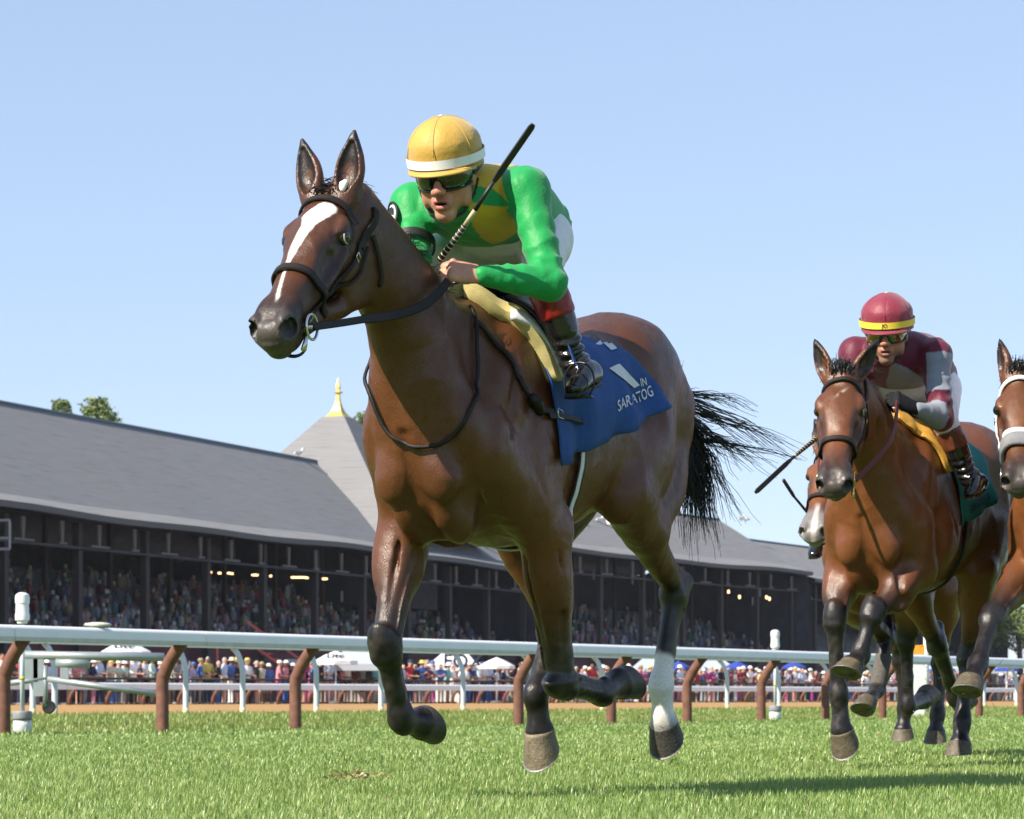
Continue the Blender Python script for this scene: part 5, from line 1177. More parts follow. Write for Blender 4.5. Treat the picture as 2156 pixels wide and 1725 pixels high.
# pad and racing saddle
M_foam = mat('foam_pad', (.50, .42, .17), rough=.9, var=.12, scale=30, bump=.3, bscale=260)
M_saddle = mat('saddle_leather', (.012, .012, .014), rough=.35, var=.2, scale=60)
pad = empty('saddle_pad'); pad.matrix_world = F1.M; tag(pad, 'pale yellow foam pad under the saddle of the leading horse', 'saddle pad')
def padside(sg):
    P, N = SK1.path([(.10, sg * .01, 1.72), (.06, sg * .09, 1.665), (.0, sg * .17, 1.60), (-.06, sg * .24, 1.52), (-.09, sg * .27, 1.44), (-.10, sg * .29, 1.39)], 6, .02)
    mb = MB(); mb.strap(P, N, [.05, .055, .06] + [.07] * (len(P) - 6) + [.06, .05, .03], .042); return mb
for sg in (-1, 1): padside(sg).build('foam', M_foam, pad, 'auto')
P, N = SK1.path([(.04, .16, 1.60), (-.05, .22, 1.55), (-.11, .26, 1.47), (-.125, .28, 1.40)], 5, .036)
MB().strap(P, N, [.05] * len(P), .02).build('fleece', M_whitec, pad, True)
sad = empty('racing_saddle'); sad.matrix_world = F1.M; tag(sad, 'small black racing saddle under the green jacketed jockey', 'saddle', 'racing saddles')
S_ = Sculpt(.008)
S_.sweep([row((.02, 0, 1.70), .07, .03, .03), row((-.12, 0, 1.68), .10, .03, .03), row((-.30, 0, 1.685), .12, .03, .03), row((-.40, 0, 1.71), .10, .03, .03)], k=.02)
for sg in (-1, 1): S_.sweep([row((-.12, sg * .10, 1.66), .10, .014, .014), row((-.12, sg * .20, 1.60), .10, .014, .014), row((-.11, sg * .285, 1.48), .06, .012, .012)], lat=(1, 0, 0), k=.02)
Vv, Ff = S_.mesh(); np_mesh('seat', Vv, Ff, M_saddle, sad, True)
# girth
for (x_, w_, m_, nm) in ((-.27, .05, M_leather, 'girth'), (-.262, .022, M_whitec, 'girth_band')):
    P, N = SK1.ring((x_, 0, 1.2), (0, 0, -1), (0, 1, 0), -2.0, 2.0, 60, .012 if nm == 'girth' else .017, rmax=.385)
    MB().strap(P, N, w_, .006).build(nm, m_, sad, 'auto')
# stirrups
x0s = (F1.x(1250, 806, -.165), F1.x(1206, 826, .015))
for sg in (1, -1):
    t0 = Vector((-.06, sg * .30, 1.54)); f0 = Vector(lerp(x0s[0], x0s[1], .70)) + Vector((0, 0, -.020)) if sg > 0 else Vector((.03, -.305, 1.375))
    MB().strap([t0, lerp(t0, f0, .5) + np.array([0, sg * .012, 0]), f0 + Vector((0, 0, .09))], Vector((0, sg, .2)), .018, .004).build('stirrup_leather', M_blue if sg == 1 else M_leather, sad, 'auto')
    mb = MB(); mb.tube([f0 + Vector((math.sin(t) * .0, sg * .055 * math.cos(t), .045 + .062 * math.sin(t))) for t in np.linspace(-.9, math.pi + .9, 20)], .0036, 6)
    mb.box(f0 + Vector((0, 0, -.006)), (.035, .09, .008)); mb.build('stirrup_iron', M_saddle, sad, True)
# mane, forelock, tail
M_hair = mat('black_hair', (.008, .007, .007), rough=.38, var=.3, scale=40, spec=.4)
r2 = np.random.default_rng(5)
def strands(starts, dirs, n, length, droop, curl, jit, seg=8):
    out = []
    for k in range(n):
        i = r2.integers(len(starts)); p = np.array(starts[i], float) + r2.normal(size=3) * jit; d = unit(np.array(dirs[i], float) + r2.normal(size=3) * .16)
        L = length * r2.uniform(.55, 1.15); ph = r2.uniform(0, 6.28); pts = [p]; c = r2.normal(size=3) * curl
        for s_ in range(seg):
            d = unit(d + np.array(droop) / seg * r2.uniform(.6, 1.3) + c * math.sin(ph + s_ * .9)); p = p + d * L / seg; pts.append(p)
        out.append(np.array(pts))
    return out
crest = [lerp((.22, 0, 1.70), (.50, 0, 1.815), t) for t in np.linspace(0, 1, 8)] + [lerp((.50, 0, 1.815), J1['head']['poll'] + np.array([-.09, 0, .0]), t) for t in np.linspace(.1, 1, 8)]
crest = [np.array(SK1.near(c, -.004)[0]) for c in crest]
mane = strands(crest, [(-.3, -.9, .25)] * len(crest), 700, .13, (-.5, -.25, -1.5), .05, .010) + strands(crest[:6], [(-.6, .0, .6)] * 6, 220, .075, (-.5, .1, -1.0), .06, .014)
fl = [H(.0, s * .02, .0) for s in (-1.2, 0, 1.2)]
mane += strands(fl, [(-.75, .15, .5)] * 3, 260, .075, (-.5, .1, -1.0), .05, .016) + strands(fl, [(-.7, .35, .6)] * 3, 60, .13, (-.6, .5, -1.1), .10, .012) + strands(fl, [(-.5, -.5, .55)] * 3, 160, .06, (.2, -.5, -1.2), .08, .014)
hair('mane', mane, M_hair, lead, r=.0019)
dock = np.array(J1['V'][np.argmin(J1['V'][:, 0])])
dock = np.array([-1.30, .0, 1.44])
tb = crom(np.array([[-1.27, 0, 1.44], [-1.38, .02, 1.47], [-1.47, .04, 1.42], [-1.54, .06, 1.31]]), 6)
def lock(base, d0, L, n, spread, droop, curl, seg=11):
    """one lock: a guide strand and the hairs that follow it"""
    g = strands([base], [d0], 1, L, droop, curl, .002, seg)[0]; out = []
    for _ in range(n):
        o = r2.normal(size=3) * spread; w_ = np.linspace(.5, 1, len(g)) ** 1.5; k_ = r2.uniform(.7, 1.1)
        ph = r2.uniform(0, 6.28); wob = np.array([[math.sin(ph + i * .8), math.cos(ph + i * .7), math.sin(ph * 2 + i)] for i in range(len(g))]) * .006
        out.append(base + (g - base) * k_ + o * w_[:, None] * 2 + wob * w_[:, None])
    return out
tail = []
for i in range(66): tail += lock(tb[r2.integers(2, len(tb))] + r2.normal(size=3) * .012, (-.75, .02 + r2.normal() * .12, -.45 + r2.normal() * .2), r2.uniform(.30, .50), 16, .009, (-.2, .0, -2.2), .13)
for i in range(14): tail += lock(tb[r2.integers(5, len(tb))] + r2.normal(size=3) * .012, (-.8, .42, -.05 + r2.normal() * .14), r2.uniform(.36, .66), 11, .008, (-.6, .35, -.5), .13)
for i in range(7): tail += lock(tb[r2.integers(6, len(tb))] + r2.normal(size=3) * .012, (-.6, .55, .35), r2.uniform(.18, .3), 7, .007, (-.3, .2, -.9), .28)
to = hair('tail', tail, M_hair, lead, r=.0021)
S_ = Sculpt(.008); S_.sweep([row(q, .028 - .0006 * i) for i, q in enumerate(tb)], k=.01, sub=1); Vv, Ff = S_.mesh(); np_mesh('dock', Vv, Ff, M_hair, to, True)
# ------------------------------------------------------------------ jockeys
M_skin = mat('skin', (.46, .22, .14), rough=.5, var=.12, scale=45, attr='col', bump=.08, bscale=220)
M_silk = mat('silk', (.0, .3, .05), rough=.52, var=.05, scale=30, attr='col', bump=.14, bscale=110, spec=.28, sheen=.2)
M_breech = mat('white_breeches', (.72, .72, .75), rough=.65, var=.05, scale=50, bump=.2, bscale=160)
M_boot = mat('black_boot', (.010, .010, .011), rough=.18, var=.2, scale=40, bump=.25, bscale=26, coat=.3)
M_goggle = mat('goggle_lens', (.006, .007, .009), rough=.06, var=.0, coat=1.0)
def solid(S, name, m, root, col=None, post=None, vmap=None, smooth=True):
    V, F = S.mesh(post)
    return np_mesh(name, V, F, m, root, smooth, colors=None if col is None else (col(V) if callable(col) else np.tile(col, (len(V), 1))))
def fold(amp, sc_, seed, mask=None):
    def f(X, D):
        n = noise3(X, sc_, seed) * .6 + .55 * (1 - 2 * np.abs(noise3(X * np.array([1, 1, .55]), sc_ * 1.6, seed + 4)))
        a = amp if mask is None else amp * mask(X)
        return D + a * n
    return f
class HeadF:
    def __init__(s, c, f, lat, k=1.0):
        s.c = np.asarray(c, float); s.f = unit(f); s.l = unit(np.asarray(lat, float) - s.f * (np.asarray(lat, float) @ s.f)); s.u = np.cross(s.f, s.l); s.k = k
        if s.u[2] < 0: s.u = -s.u
    def __call__(s, f, l, u): return s.c + s.k * (s.f * f + s.l * l + s.u * u)
    def R(s): return [s.f, s.l, s.u]
    def M(s): return Matrix((Vector(s.f), Vector(s.l), Vector(s.u))).transposed()
def face(H, root, nb, neck, skin, lipc, vox=.0032, stub=.0):
    S = Sculpt(vox); R = H.R(); k = H.k; e = lambda p, r, kk=.01, op='add', RR=None: S.ell(H(*p), [q * k for q in r], R=RR or R, k=kk, op=op)
    e((.0, 0, .03), (.096, .076, .092), .02); e((.03, 0, -.02), (.062, .066, .07), .03)
    S.sweep([row(H(.028, 0, -.01), .064 * k, .06 * k, .06 * k), row(H(.045, 0, -.06), .054 * k, .05 * k, .05 * k), row(H(.062, 0, -.10), .032 * k, .03 * k, .03 * k)], lat=H.l, k=.02, upref=H.f)
    e((.083, 0, -.105), (.018, .022, .016), .02)
    for s in (-1, 1):
        e((.058, s * .046, -.020), (.026, .022, .018), .02); e((.03, s * .058, -.065), (.03, .014, .03), .025)
        e((.112, s * .0135, -.034), (.011, .009, .009), .008); e((.02, s * .079, -.01), (.018, .009, .03), .006)
        S.sweep([row(H(.108, s * .016, -.042), .003 * k), row(H(.098, s * .032, -.062), .0035 * k), row(H(.088, s * .036, -.08), .003 * k)], k=.010, op='sub', sub=3)
        e((.115, s * .0075, -.043), (.006, .005, .005), .003, 'sub')
    e((.085, 0, .03), (.02, .055, .014), .02)
    S.sweep([row(H(.092, 0, .02), .008 * k, .010 * k, .010 * k), row(H(.106, 0, -.005), .009 * k, .010 * k, .010 * k), row(H(.120, 0, -.030), .0125 * k, .012 * k, .012 * k)], lat=H.l, k=.014, upref=H.f)
    e((.092, 0, -.066), (.016, .030, .026), .012)
    e((.1045, 0, -.0600), (.008, .021, .0062), .005); e((.1015, 0, -.0800), (.0085, .0185, .0075), .005)
    e((.110, 0, -.0690), (.014, .016, .0042), .003, 'sub')
    S.sweep([row(H(-.025, 0, -.05), .055, .05, .05), row(lerp(H(-.03, 0, -.06), neck, .5), .055, .055, .055), row(neck, .06, .06, .06)], k=.03)
    def col(V):
        q = (V - H.c) / k; f, l, u = q @ H.f, q @ H.l, q @ H.u
        n = noise3(V, 60, 2); c = np.array(skin)[None] * (1 + .07 * n)[:, None]
        red = np.exp(-((f - .115) ** 2 + l ** 2 + (u + .03) ** 2) / .0006) + .6 * sum(np.exp(-((l - s * .045) ** 2 + (u + .03) ** 2) / .0008) for s in (-1, 1))
        c = c * (1 - .35 * red[:, None] * np.array([.0, .6, .6]))
        lip = (np.exp(-(((l / .024) ** 2) ** 2 + ((u + .070) / .017) ** 4)) * (f > .085) * (np.abs(l) < .026)); lip = np.clip(lip * 1.2, 0, 1)[:, None]
        c = c * (1 - lip) + np.array(lipc) * lip
        if stub:
            st = smooth01(-u, .05, .08) * (f > -.02) * stub; c = c * (1 - st[:, None] * .6) + np.array((.08, .06, .05)) * st[:, None] * .6
        mouth = (f > .085) * (np.abs(l) < .017) * (np.abs(u + .0690) < .0035); c[mouth > 0] = (.03, .008, .008)
        return c
    return solid(S, 'body', M_skin, root, col)
def helmet(H, root, mcap, mband, k=1.0, lift=.058, bt=0.0, band_text=None, mtext=None, seams=6):
    """dome of cloth panels with a peak; band round it"""
    R = H.M(); c = Vector(H(-.004, 0, lift)); V = []; nt_, np_ = 72, 22
    rx, ry, rz = .134 * k, .118 * k, .112 * k
    zb = -.045 * k
    for i in range(np_):
        t = i / (np_ - 1); ph = t * (math.pi / 2)
        for j in range(nt_):
            a = 2 * math.pi * j / nt_
            zz = math.sin(math.pi / 2 - ph) if i else 1.0
            rr = math.sin(ph) if i else .0001
            if i >= np_ - 5:                                       # straight wall at the bottom
                e = (i - (np_ - 5)) / 4; rr = 1.0 - .02 * e; zz = math.cos((np_ - 5) / (np_ - 1) * math.pi / 2) * (1 - e) + zb / rz * e
                rr = math.sin((np_ - 5) / (np_ - 1) * math.pi / 2) + .02 * e
            sm = min(abs((a / (2 * math.pi) * seams + .5) % 1 - .5), .5)
            bulge = 1 + (.010 * min(sm * 6, 1) + .004 * math.sin(a * 11 + ph * 5)) * math.sin(ph)
            bt_ = 1.0 if math.cos(a) > 0 else 1.0 + .02 * abs(math.cos(a))
            V.append(c + R @ Vector((rx * rr * math.cos(a) * bulge * bt_, ry * rr * math.sin(a) * bulge, rz * zz * bulge)))
    F = [(i * nt_ + j, i * nt_ + (j + 1) % nt_, (i + 1) * nt_ + (j + 1) % nt_, (i + 1) * nt_ + j) for i in range(np_ - 1) for j in range(nt_)]
    mb = MB(); mb.add(V, F)
    # peak
    W = []; n = 21
    for row_ in range(4):
        e = row_ / 3
        for j in range(n):
            a = (-1 + 2 * j / (n - 1)) * 1.15
            ext = (.030 * math.cos(a / 1.15 * math.pi / 2) ** .7) * e
            W.append(c + R @ Vector(((rx * .985 + ext * k) * math.cos(a), (ry * .985 + ext * .6 * k) * math.sin(a), zb + .006 - .010 * e * k)))
    FW = [(i * n + j, i * n + j + 1, (i + 1) * n + j + 1, (i + 1) * n + j) for i in range(3) for j in range(n - 1)]
    hm = mb.build('helmet', mcap, root, True)
    md = hm.modifiers.new('t', 'SOLIDIFY'); md.thickness = .006; md.offset = -1
    mb = MB(); mb.add(W, FW); pk = mb.build('peak', mcap, hm, True); md = pk.modifiers.new('t', 'SOLIDIFY'); md.thickness = .005
    mb = MB(); n = 64
    def bandp(a, e, off=.004): 
        z = zb + .014 * k + .028 * k * e + .010 * k * (1 - math.cos(a)) * .5 * (1 if bt else 1)
        return c + R @ Vector(((rx * 1.006 + off) * math.cos(a) * (1 if math.cos(a) > 0 else 1.02), (ry * 1.006 + off) * math.sin(a), z))
    V = [bandp(2 * math.pi * j / n, e) for e in (0, .5, 1) for j in range(n)]
    mb.add(V, [(i * n + j, i * n + (j + 1) % n, (i + 1) * n + (j + 1) % n, (i + 1) * n + j) for i in range(2) for j in range(n)])
    mb.tube([c + R @ Vector((0, 0, rz * 1.012)), c + R @ Vector((0, 0, rz * 1.03))], [.009, .005], 8)
    bd = mb.build('band', mband, hm, True)
    mb = MB()
    for s_ in range(seams):
        a = 2 * math.pi * s_ / seams; mb.tube([c + R @ Vector((rx * math.sin(p_) * math.cos(a) * 1.003, ry * math.sin(p_) * math.sin(a) * 1.003, rz * math.cos(p_) * 1.003)) for p_ in np.linspace(.05, 1.5, 14)], .0016, 5)
    mb.build('seams', mcap, hm, True)
    if band_text:
        me = text_mesh(band_text, .024 * k, .0004)
        for v in me.vertices:
            a = v.co.x / rx; e = .5 + v.co.y / (.028 * k)
            v.co = bandp(a - .30 * 0, e, .006)
        link_mesh('lettering', me, mtext, bd)
    return hm
def goggles(H, root, mlens, mframe, k=1.0, strap=True):
    R = H.M(); V = []; n = 31; m_ = 9
    for j in range(n):
        a = (-1 + 2 * j / (n - 1)) * 1.38
        for i in range(m_):
            e = -1 + 2 * i / (m_ - 1)
            hgt = .037 * (1 - .30 * abs(a / 1.38) ** 3)
            nose = .016 * math.exp(-(a / .16) ** 2) if e < 0 else 0
            z = .004 + e * hgt + nose * (-e)
            bul = .012 * (1 - e * e)
            V.append(Vector(H((.100 + bul) * math.cos(a * .95) + .004, (.082 + bul * .5) * math.sin(a), z)))
    F = [(j * m_ + i, j * m_ + i + 1, (j + 1) * m_ + i + 1, (j + 1) * m_ + i) for j in range(n - 1) for i in range(m_ - 1)]
    mb = MB(); mb.add(V, F); g = mb.build('goggles', mlens, root, True); md = g.modifiers.new('t', 'SOLIDIFY'); md.thickness = .003
    mb = MB(); top = [V[j * m_ + m_ - 1] for j in range(n)]; bot = [V[j * m_] for j in range(n)]
    mb.tube(top + bot[::-1] + [top[0]], .004, 6, cap=False); mb.build('frame', mframe, g, True)
    if strap:
        mb = MB()
        for s in (-1, 1):
            mb.strap([Vector(H(.03, s * .086, .0)), Vector(H(.0, s * .096, .012)), Vector(H(-.05, s * .095, .02))], Vector(H.l * s), .022, .005)
            mb.strap([Vector(H(.005, s * .09, -.02)), Vector(H(.02, s * .078, -.06)), Vector(H(.05, s * .05, -.105)), Vector(H(.062, s * .0, -.128))], Vector(H.l * s), .014, .005)
        mb.build('chin_strap', mframe, root, 'auto')
    return g
def hand_solid(wr, kn, side, back, vox=.0032, s=1.0, thumb=1):
    """fist round the reins: wrist, middle of the knuckles, across the knuckles towards the thumb, back of the hand"""
    wr = np.asarray(wr, float); kn = np.asarray(kn, float); d = unit(kn - wr); b = unit(np.asarray(back, float) - d * (np.asarray(back, float) @ d)); sd = unit(np.asarray(side, float) - d * (np.asarray(side, float) @ d) - b * (np.asarray(side, float) @ b))
    S = Sculpt(vox)
    S.sweep([row(wr - d * .012, .026 * s, .020 * s, .020 * s), row(wr, .028 * s, .020 * s, .020 * s), row(lerp(wr, kn, .5), .038 * s, .018 * s, .020 * s), row(kn, .041 * s, .015 * s, .016 * s)], lat=sd, k=.012, upref=b)
    for i, (o, L) in enumerate(((.030, .95), (.010, 1.05), (-.010, 1.0), (-.029, .82))):
        p0 = kn + sd * o * s + b * .004; p1 = p0 + (d * .026 - b * .022) * L * s; p2 = p1 + (-d * .012 - b * .026) * L * s; p3 = p2 + (-d * .022 - b * .002) * L * s
        S.ell(p0, (.0115 * s,) * 3, k=.006)
        S.sweep([row(p0, .0105 * s), row(p1, .0100 * s), row(p2, .0092 * s), row(p3, .0080 * s)], lat=sd, k=.003, sub=2)
    t0 = lerp(wr, kn, .25) + sd * .028 * s - b * .010 * s; t1 = lerp(wr, kn, .72) + sd * .046 * s - b * .022 * s; t2 = kn + sd * .038 * s + d * .008 - b * .034 * s; t3 = kn + sd * .018 * s + d * .014 - b * .040 * s
    S.sweep([row(t0, .016 * s), row(t1, .0125 * s), row(t2, .0105 * s), row(t3, .0085 * s)], lat=b, k=.008, sub=3)
    return S
def poly_in(poly, a, b):
    ins = np.zeros(len(a), bool); n = len(poly)
    for i in range(n):
        x1, y1 = poly[i]; x2, y2 = poly[(i + 1) % n]
        c = ((y1 > b) != (y2 > b)) & (a < (x2 - x1) * (b - y1) / ((y2 - y1) if abs(y2 - y1) > 1e-9 else 1e-9) + x1); ins ^= c
    return ins
def whip(name, pts, label, mg, mgrip, stripes=True, fr=None):
    """pts: butt, end of grip, start of flap, tip"""
    r = empty(name, pts[0]); tag(r, label, 'whip', 'riding whips')
    o = Vector(pts[0]); P = [Vector(p) - o for p in pts]
    MB().tube([P[0], P[1]], [.0105, .0085], 10).build('grip', M_black, r, True)
    mb = MB()
    for t in np.linspace(.05, .95, 9): q = P[0].lerp(P[1], t); dd = (P[1] - P[0]).normalized(); mb.tube([q - dd * .002, q + dd * .002], .0112 - .002 * t, 10)
    if stripes: mb.build('grip_rings', mgrip, r, True)
    MB().tube([P[1], P[1].lerp(P[2], .35)], [.0078, .0072], 10).build('shaft_wrap', mgrip, r, True)
    MB().tube([P[1].lerp(P[2], .35), P[2]], [.0072, .0065], 10).build('shaft', M_black, r, True)
    MB().strap([P[2], P[2].lerp(P[3], .15), P[2].lerp(P[3], .95), P[3]], Vector((.5, -.8, .3)), [.016, .022, .022, .014], .010).build('flap', mg, r, 'auto')
    return r
# --- riders (all in the horse's frame)
def rider_root(fr, label):
    r = empty('person'); r.matrix_world = fr.M; tag(r, label, 'jockey', 'jockeys'); return r
def rider(fr, label, K, silk, cap, band, glove=None, cuff=None, q=1.0, stub=0, band_text=None, mtext=None, lens=None, hand_in=True, skin=(.50, .235, .15), face_k=1.12):
    """K: shL shR elL elR wrL wrR hdL hdR hipL hipR knL knR anL anR toL heL head(face frame)"""
    root = rider_root(fr, label); k = {n: (np.asarray(v, float) if not isinstance(v, HeadF) else v) for n, v in K.items()}
    HD = k['head']; nkb = lerp(k['shL'], k['shR'], .52) + np.array([.0, 0, .05]); ctr = lerp(k['hipL'], k['hipR'], .5)
    face(HD, root, None, nkb + np.array([.06, 0, -.03]), skin, (.42, .13, .10), vox=.0032 * q, stub=stub)
    helmet(HD, root, cap, band, 1.02, band_text=band_text, mtext=mtext)
    goggles(HD, root, lens or M_goggle, M_black)
    J = Sculpt(.0055 * q)
    J.sweep([row(nkb + np.array([.10, 0, -.05]), .09, .07, .09), row(nkb + np.array([.02, 0, -.03]), .15, .09, .14), row(lerp(nkb, ctr, .25), .18, .105, .16), row(lerp(nkb, ctr, .5) + np.array([-.02, 0.01, .035]), .18, .11, .16), row(lerp(nkb, ctr, .8) + np.array([-.03, 0.012, .05]), .172, .105, .15), row(ctr + np.array([-.07, .012, .05]), .16, .085, .12)], k=.04, n=2.4)
    for s in 'LR':
        sh, el, wr = k['sh' + s], k['el' + s], k['wr' + s]
        J.ell(sh, (.075, .072, .075), k=.05)
        J.sweep([row(sh, .066), row(lerp(sh, el, .5), .060), row(el, .052)], k=.04)
        J.sweep([row(el, .053), row(lerp(el, wr, .4), .050), row(wr, .034)], k=.03)
    fm = lambda X: .35 + .65 * smooth01(np.minimum(np.linalg.norm(X - k['elL'], axis=1), np.linalg.norm(X - k['elR'], axis=1)), .30, .06) + .5 * smooth01(np.linalg.norm(X - k['shL'], axis=1), .22, .05)
    nz = fold(.0048, 34, 3, fm)
    def wrinkles(X, D):
        D = nz(X, D)                                                      # pulled folds on the sleeves and under the arms
        for s in 'LR':
            for a_, b_, w0, w1 in (('sh', 'el', .45, 1.0), ('el', 'wr', .0, .8)):
                t, d = seg_t(X, k[a_ + s], k[b_ + s]); m = smooth01(d, .10, .06) * smooth01(t, w0 - .2, w0 + .1) * (1 - smooth01(t, w1 - .1, w1 + .1))
                D = D + .0075 * m * (np.abs(np.sin(t * 15 + 7 * (X @ np.array([.6, .5, .62])) + 1.8 * noise3(X, 16, 9))) - .6) * np.clip(.45 + .8 * noise3(X, 11, 6), 0, 1.2)
        return D
    jk = solid(J, 'jacket', M_silk, root, silk(k), wrinkles)
    sk_ = lambda V: np.array(skin) * .93 * (1 + .08 * noise3(V, 70, 4))[:, None]
    for s, side, bk in (('L', (.25, .1, 1), (.15, 1, .35)), ('R', (.25, .1, 1), (.15, -1, .3))):
        o = solid(hand_solid(k['wr' + s], k['hd' + s], side, bk, s=1.06 if glove is None else 1.12), 'hand' if glove is None else 'glove', M_skin if glove is None else glove, root, sk_ if glove is None else None)
    B = Sculpt(.006 * q)
    B.sweep([row(ctr + np.array([.10, 0, 0]), .14, .08, .11), row(ctr, .165, .10, .125), row(ctr + np.array([-.09, 0, -.02]), .13, .09, .10)], k=.03)
    for s, sg in (('L', 1), ('R', -1)):
        hp = k['hip' + s] + np.array([-.02, sg * .012, -.03]); kn, an = k['kn' + s], k['an' + s]
        B.ell(hp, (.10, .085, .105), k=.05)
        B.sweep([row(hp, .092, .095, .095), row(lerp(hp, kn, .5) + np.array([0, 0, .01]), .078, .082, .085), row(kn, .060, .062, .062)], k=.03)
        B.sweep([row(kn, .060), row(lerp(kn, an, .35), .054), row(lerp(kn, an, .5), .047)], k=.02)
    solid(B, 'breeches', M_breech, root, None, fold(.004, 30, 8))
    for s in 'LR':
        kn, an = k['kn' + s], k['an' + s]; to_ = k.get('to' + s, an + np.array([.13, 0, -.06])); he_ = k.get('he' + s, an + np.array([-.05, 0, -.03]))
        S = Sculpt(.005 * q)
        S.sweep([row(lerp(kn, an, .36), .058), row(lerp(kn, an, .55), .056), row(lerp(kn, an, .8), .045), row(an, .041)], k=.02)
        S.sweep([row(he_ + np.array([.01, 0, .03]), .034, .04, .034), row(lerp(he_, to_, .35) + np.array([0, 0, .03]), .036, .045, .03), row(lerp(he_, to_, .75) + np.array([0, 0, .018]), .040, .03, .026), row(to_ + np.array([-.01, 0, .012]), .032, .02, .02)], k=.03)
        S.sweep([row(an, .041), row(lerp(an, he_, .6), .038)], k=.03, sub=1)
        def crease(X, D, an=an, kn=kn):
            t = (X - an) @ unit(kn - an); return D + .0055 * smooth01(np.abs(t - .05), .075, .02) * np.sin(t * 190 + 3 * noise3(X, 18, 5))
        bt = solid(S, 'boot', M_boot, root, None, crease)
        S = Sculpt(.005 * q); S.sweep([row(lerp(kn, an, .16), .064), row(lerp(kn, an, .3), .0645), row(lerp(kn, an, .44), .063), row(lerp(kn, an, .47), .061)], k=.01, cap=.15)
        solid(S, 'boot_top', cuff, bt, None, fold(.0035, 40, 2))
        MB().strap([Vector(lerp(he_, to_, t)) + Vector((0, 0, -.008)) for t in (-.1, .2, .5, .8, 1.05)], Vector((0, 0, 1)), [.05, .06, .062, .074, .05], .012).build('sole', M_black, bt, 'auto')
    return root
GREEN, YEL = (.004, .28, .062), (.55, .37, .018)
x_ = F1.x
M_redcuff = mat('red_boot_top', (.24, .010, .012), rough=.4, var=.15, scale=40, bump=.2, bscale=70)
def silk1(k):
    def f(V):
        n = noise3(V, 14, 3); y, z, x = V[:, 1], V[:, 2], V[:, 0]
        c = np.tile(np.array(GREEN), (len(V), 1)) * (1 + .06 * n)[:, None]
        a = poly_in([(.02, 1.66), (.06, 1.78), (.125, 1.925), (.215, 1.915), (.235, 1.86), (.18, 1.66)], y, z) & (x > .02)
        b = poly_in([(.0, 2.3), (.0, 2.0), (.10, 1.985), (.165, 1.975), (.222, 1.925), (.175, 2.04), (.125, 2.11), (.11, 2.3)], y, z) & (x > -.10)
        m = (a | b); dl = seg_t(V, k['shL'], k['elL'])[1]
        m &= ~((dl < .09) & (z < lerp(k['shL'], k['elL'], .2)[2]) & (y > .20))
        c[m] = np.array(YEL) * (1 + .05 * n[m])[:, None]
        return c
    return f
shR, elR = x_(870, 436, .14), x_(868, 545, .24)
K1 = dict(shL=x_(1108, 402, .10), shR=shR, elL=x_(1158, 597, .17), elR=elR, wrL=x_(1016, 580, .36), hdL=x_(952, 570, .415), wrR=lerp(elR, (.45, -.10, 1.70), .75), hdR=(.45, -.10, 1.70),
          hipL=(-.205, .128, 1.90), hipR=(-.205, -.075, 1.90), knL=x_(1140, 572, -.01), anL=x_(1212, 770, -.115), toL=x_(1206, 826, .015), heL=x_(1250, 806, -.165), knR=(.10, -.245, 1.76), anR=(-.05, -.30, 1.46),
          head=HeadF(F1.x(942, 364, .27), (.88, .22, -.36), (-.23, .97, 0.02), 1.12))
j1 = rider(F1, 'jockey crouching in green and yellow silks with a yellow helmet and white breeches', K1, silk1, mat('yellow_cap', (.47, .285, .038), rough=.6, var=.08, scale=12, bump=.2, bscale=60, sheen=.3), mat('white_band', (.8, .8, .8), rough=.6, var=.04), cuff=M_redcuff)
# number badge on the right arm
q = unit(elR - shR); c0 = lerp(shR, elR, .36); outw = unit(np.array([.8, -.8, .1]) - q * (np.array([.8, -.8, .1]) @ q)); sidev = np.cross(q, outw)
def armpt(a, b, off=.003):
    """a along the arm, b round it"""
    d = outw * math.cos(b) + sidev * math.sin(b); return Vector(c0 + q * a + d * (.066 + off))
bad = MB(); n = 24; V = [armpt(0, 0, .012)] + [armpt(.068 * math.sin(t), .62 * math.cos(t), .012) for t in np.linspace(0, 2 * math.pi, n, endpoint=False)]
bad.add(V, [(0, 1 + i, 1 + (i + 1) % n) for i in range(n)]); bo = bad.build('arm_badge', M_whitec, j1, True)
MB().tube([armpt(.068 * math.sin(t), .62 * math.cos(t), .013) for t in np.linspace(0, 2 * math.pi, 30)], .005, 6).build('rim', M_black, bo, True)
me = text_mesh('2', .10, .006)
for v in me.vertices: v.co = armpt(-v.co.y * 1.0, v.co.x / .07, .016)
link_mesh('number', me, M_black, bo)
MB().strap([Vector(c0 + q * .085 + (outw * math.cos(t) + sidev * math.sin(t)) * .072) for t in np.linspace(-math.pi, math.pi, 30)], [Vector(outw * math.cos(t) + sidev * math.sin(t)) for t in np.linspace(-math.pi, math.pi, 30)], .034, .006).build('arm_band', M_black, j1, 'auto')
# whip held across the reins
M_cream = mat('cream_wrap', (.42, .37, .24), rough=.6, var=.2, scale=80)
wp = [at(926, 548, 8.30), at(979, 475, 8.23), at(1040, 382, 8.16), at(1123, 262, 8.08)]
whip('riding_whip', [wp[0], wp[1], wp[2], wp[3]], 'black whip with a cream wrapped shaft held up past the green jacketed jockey\'s chin', M_black, M_cream)
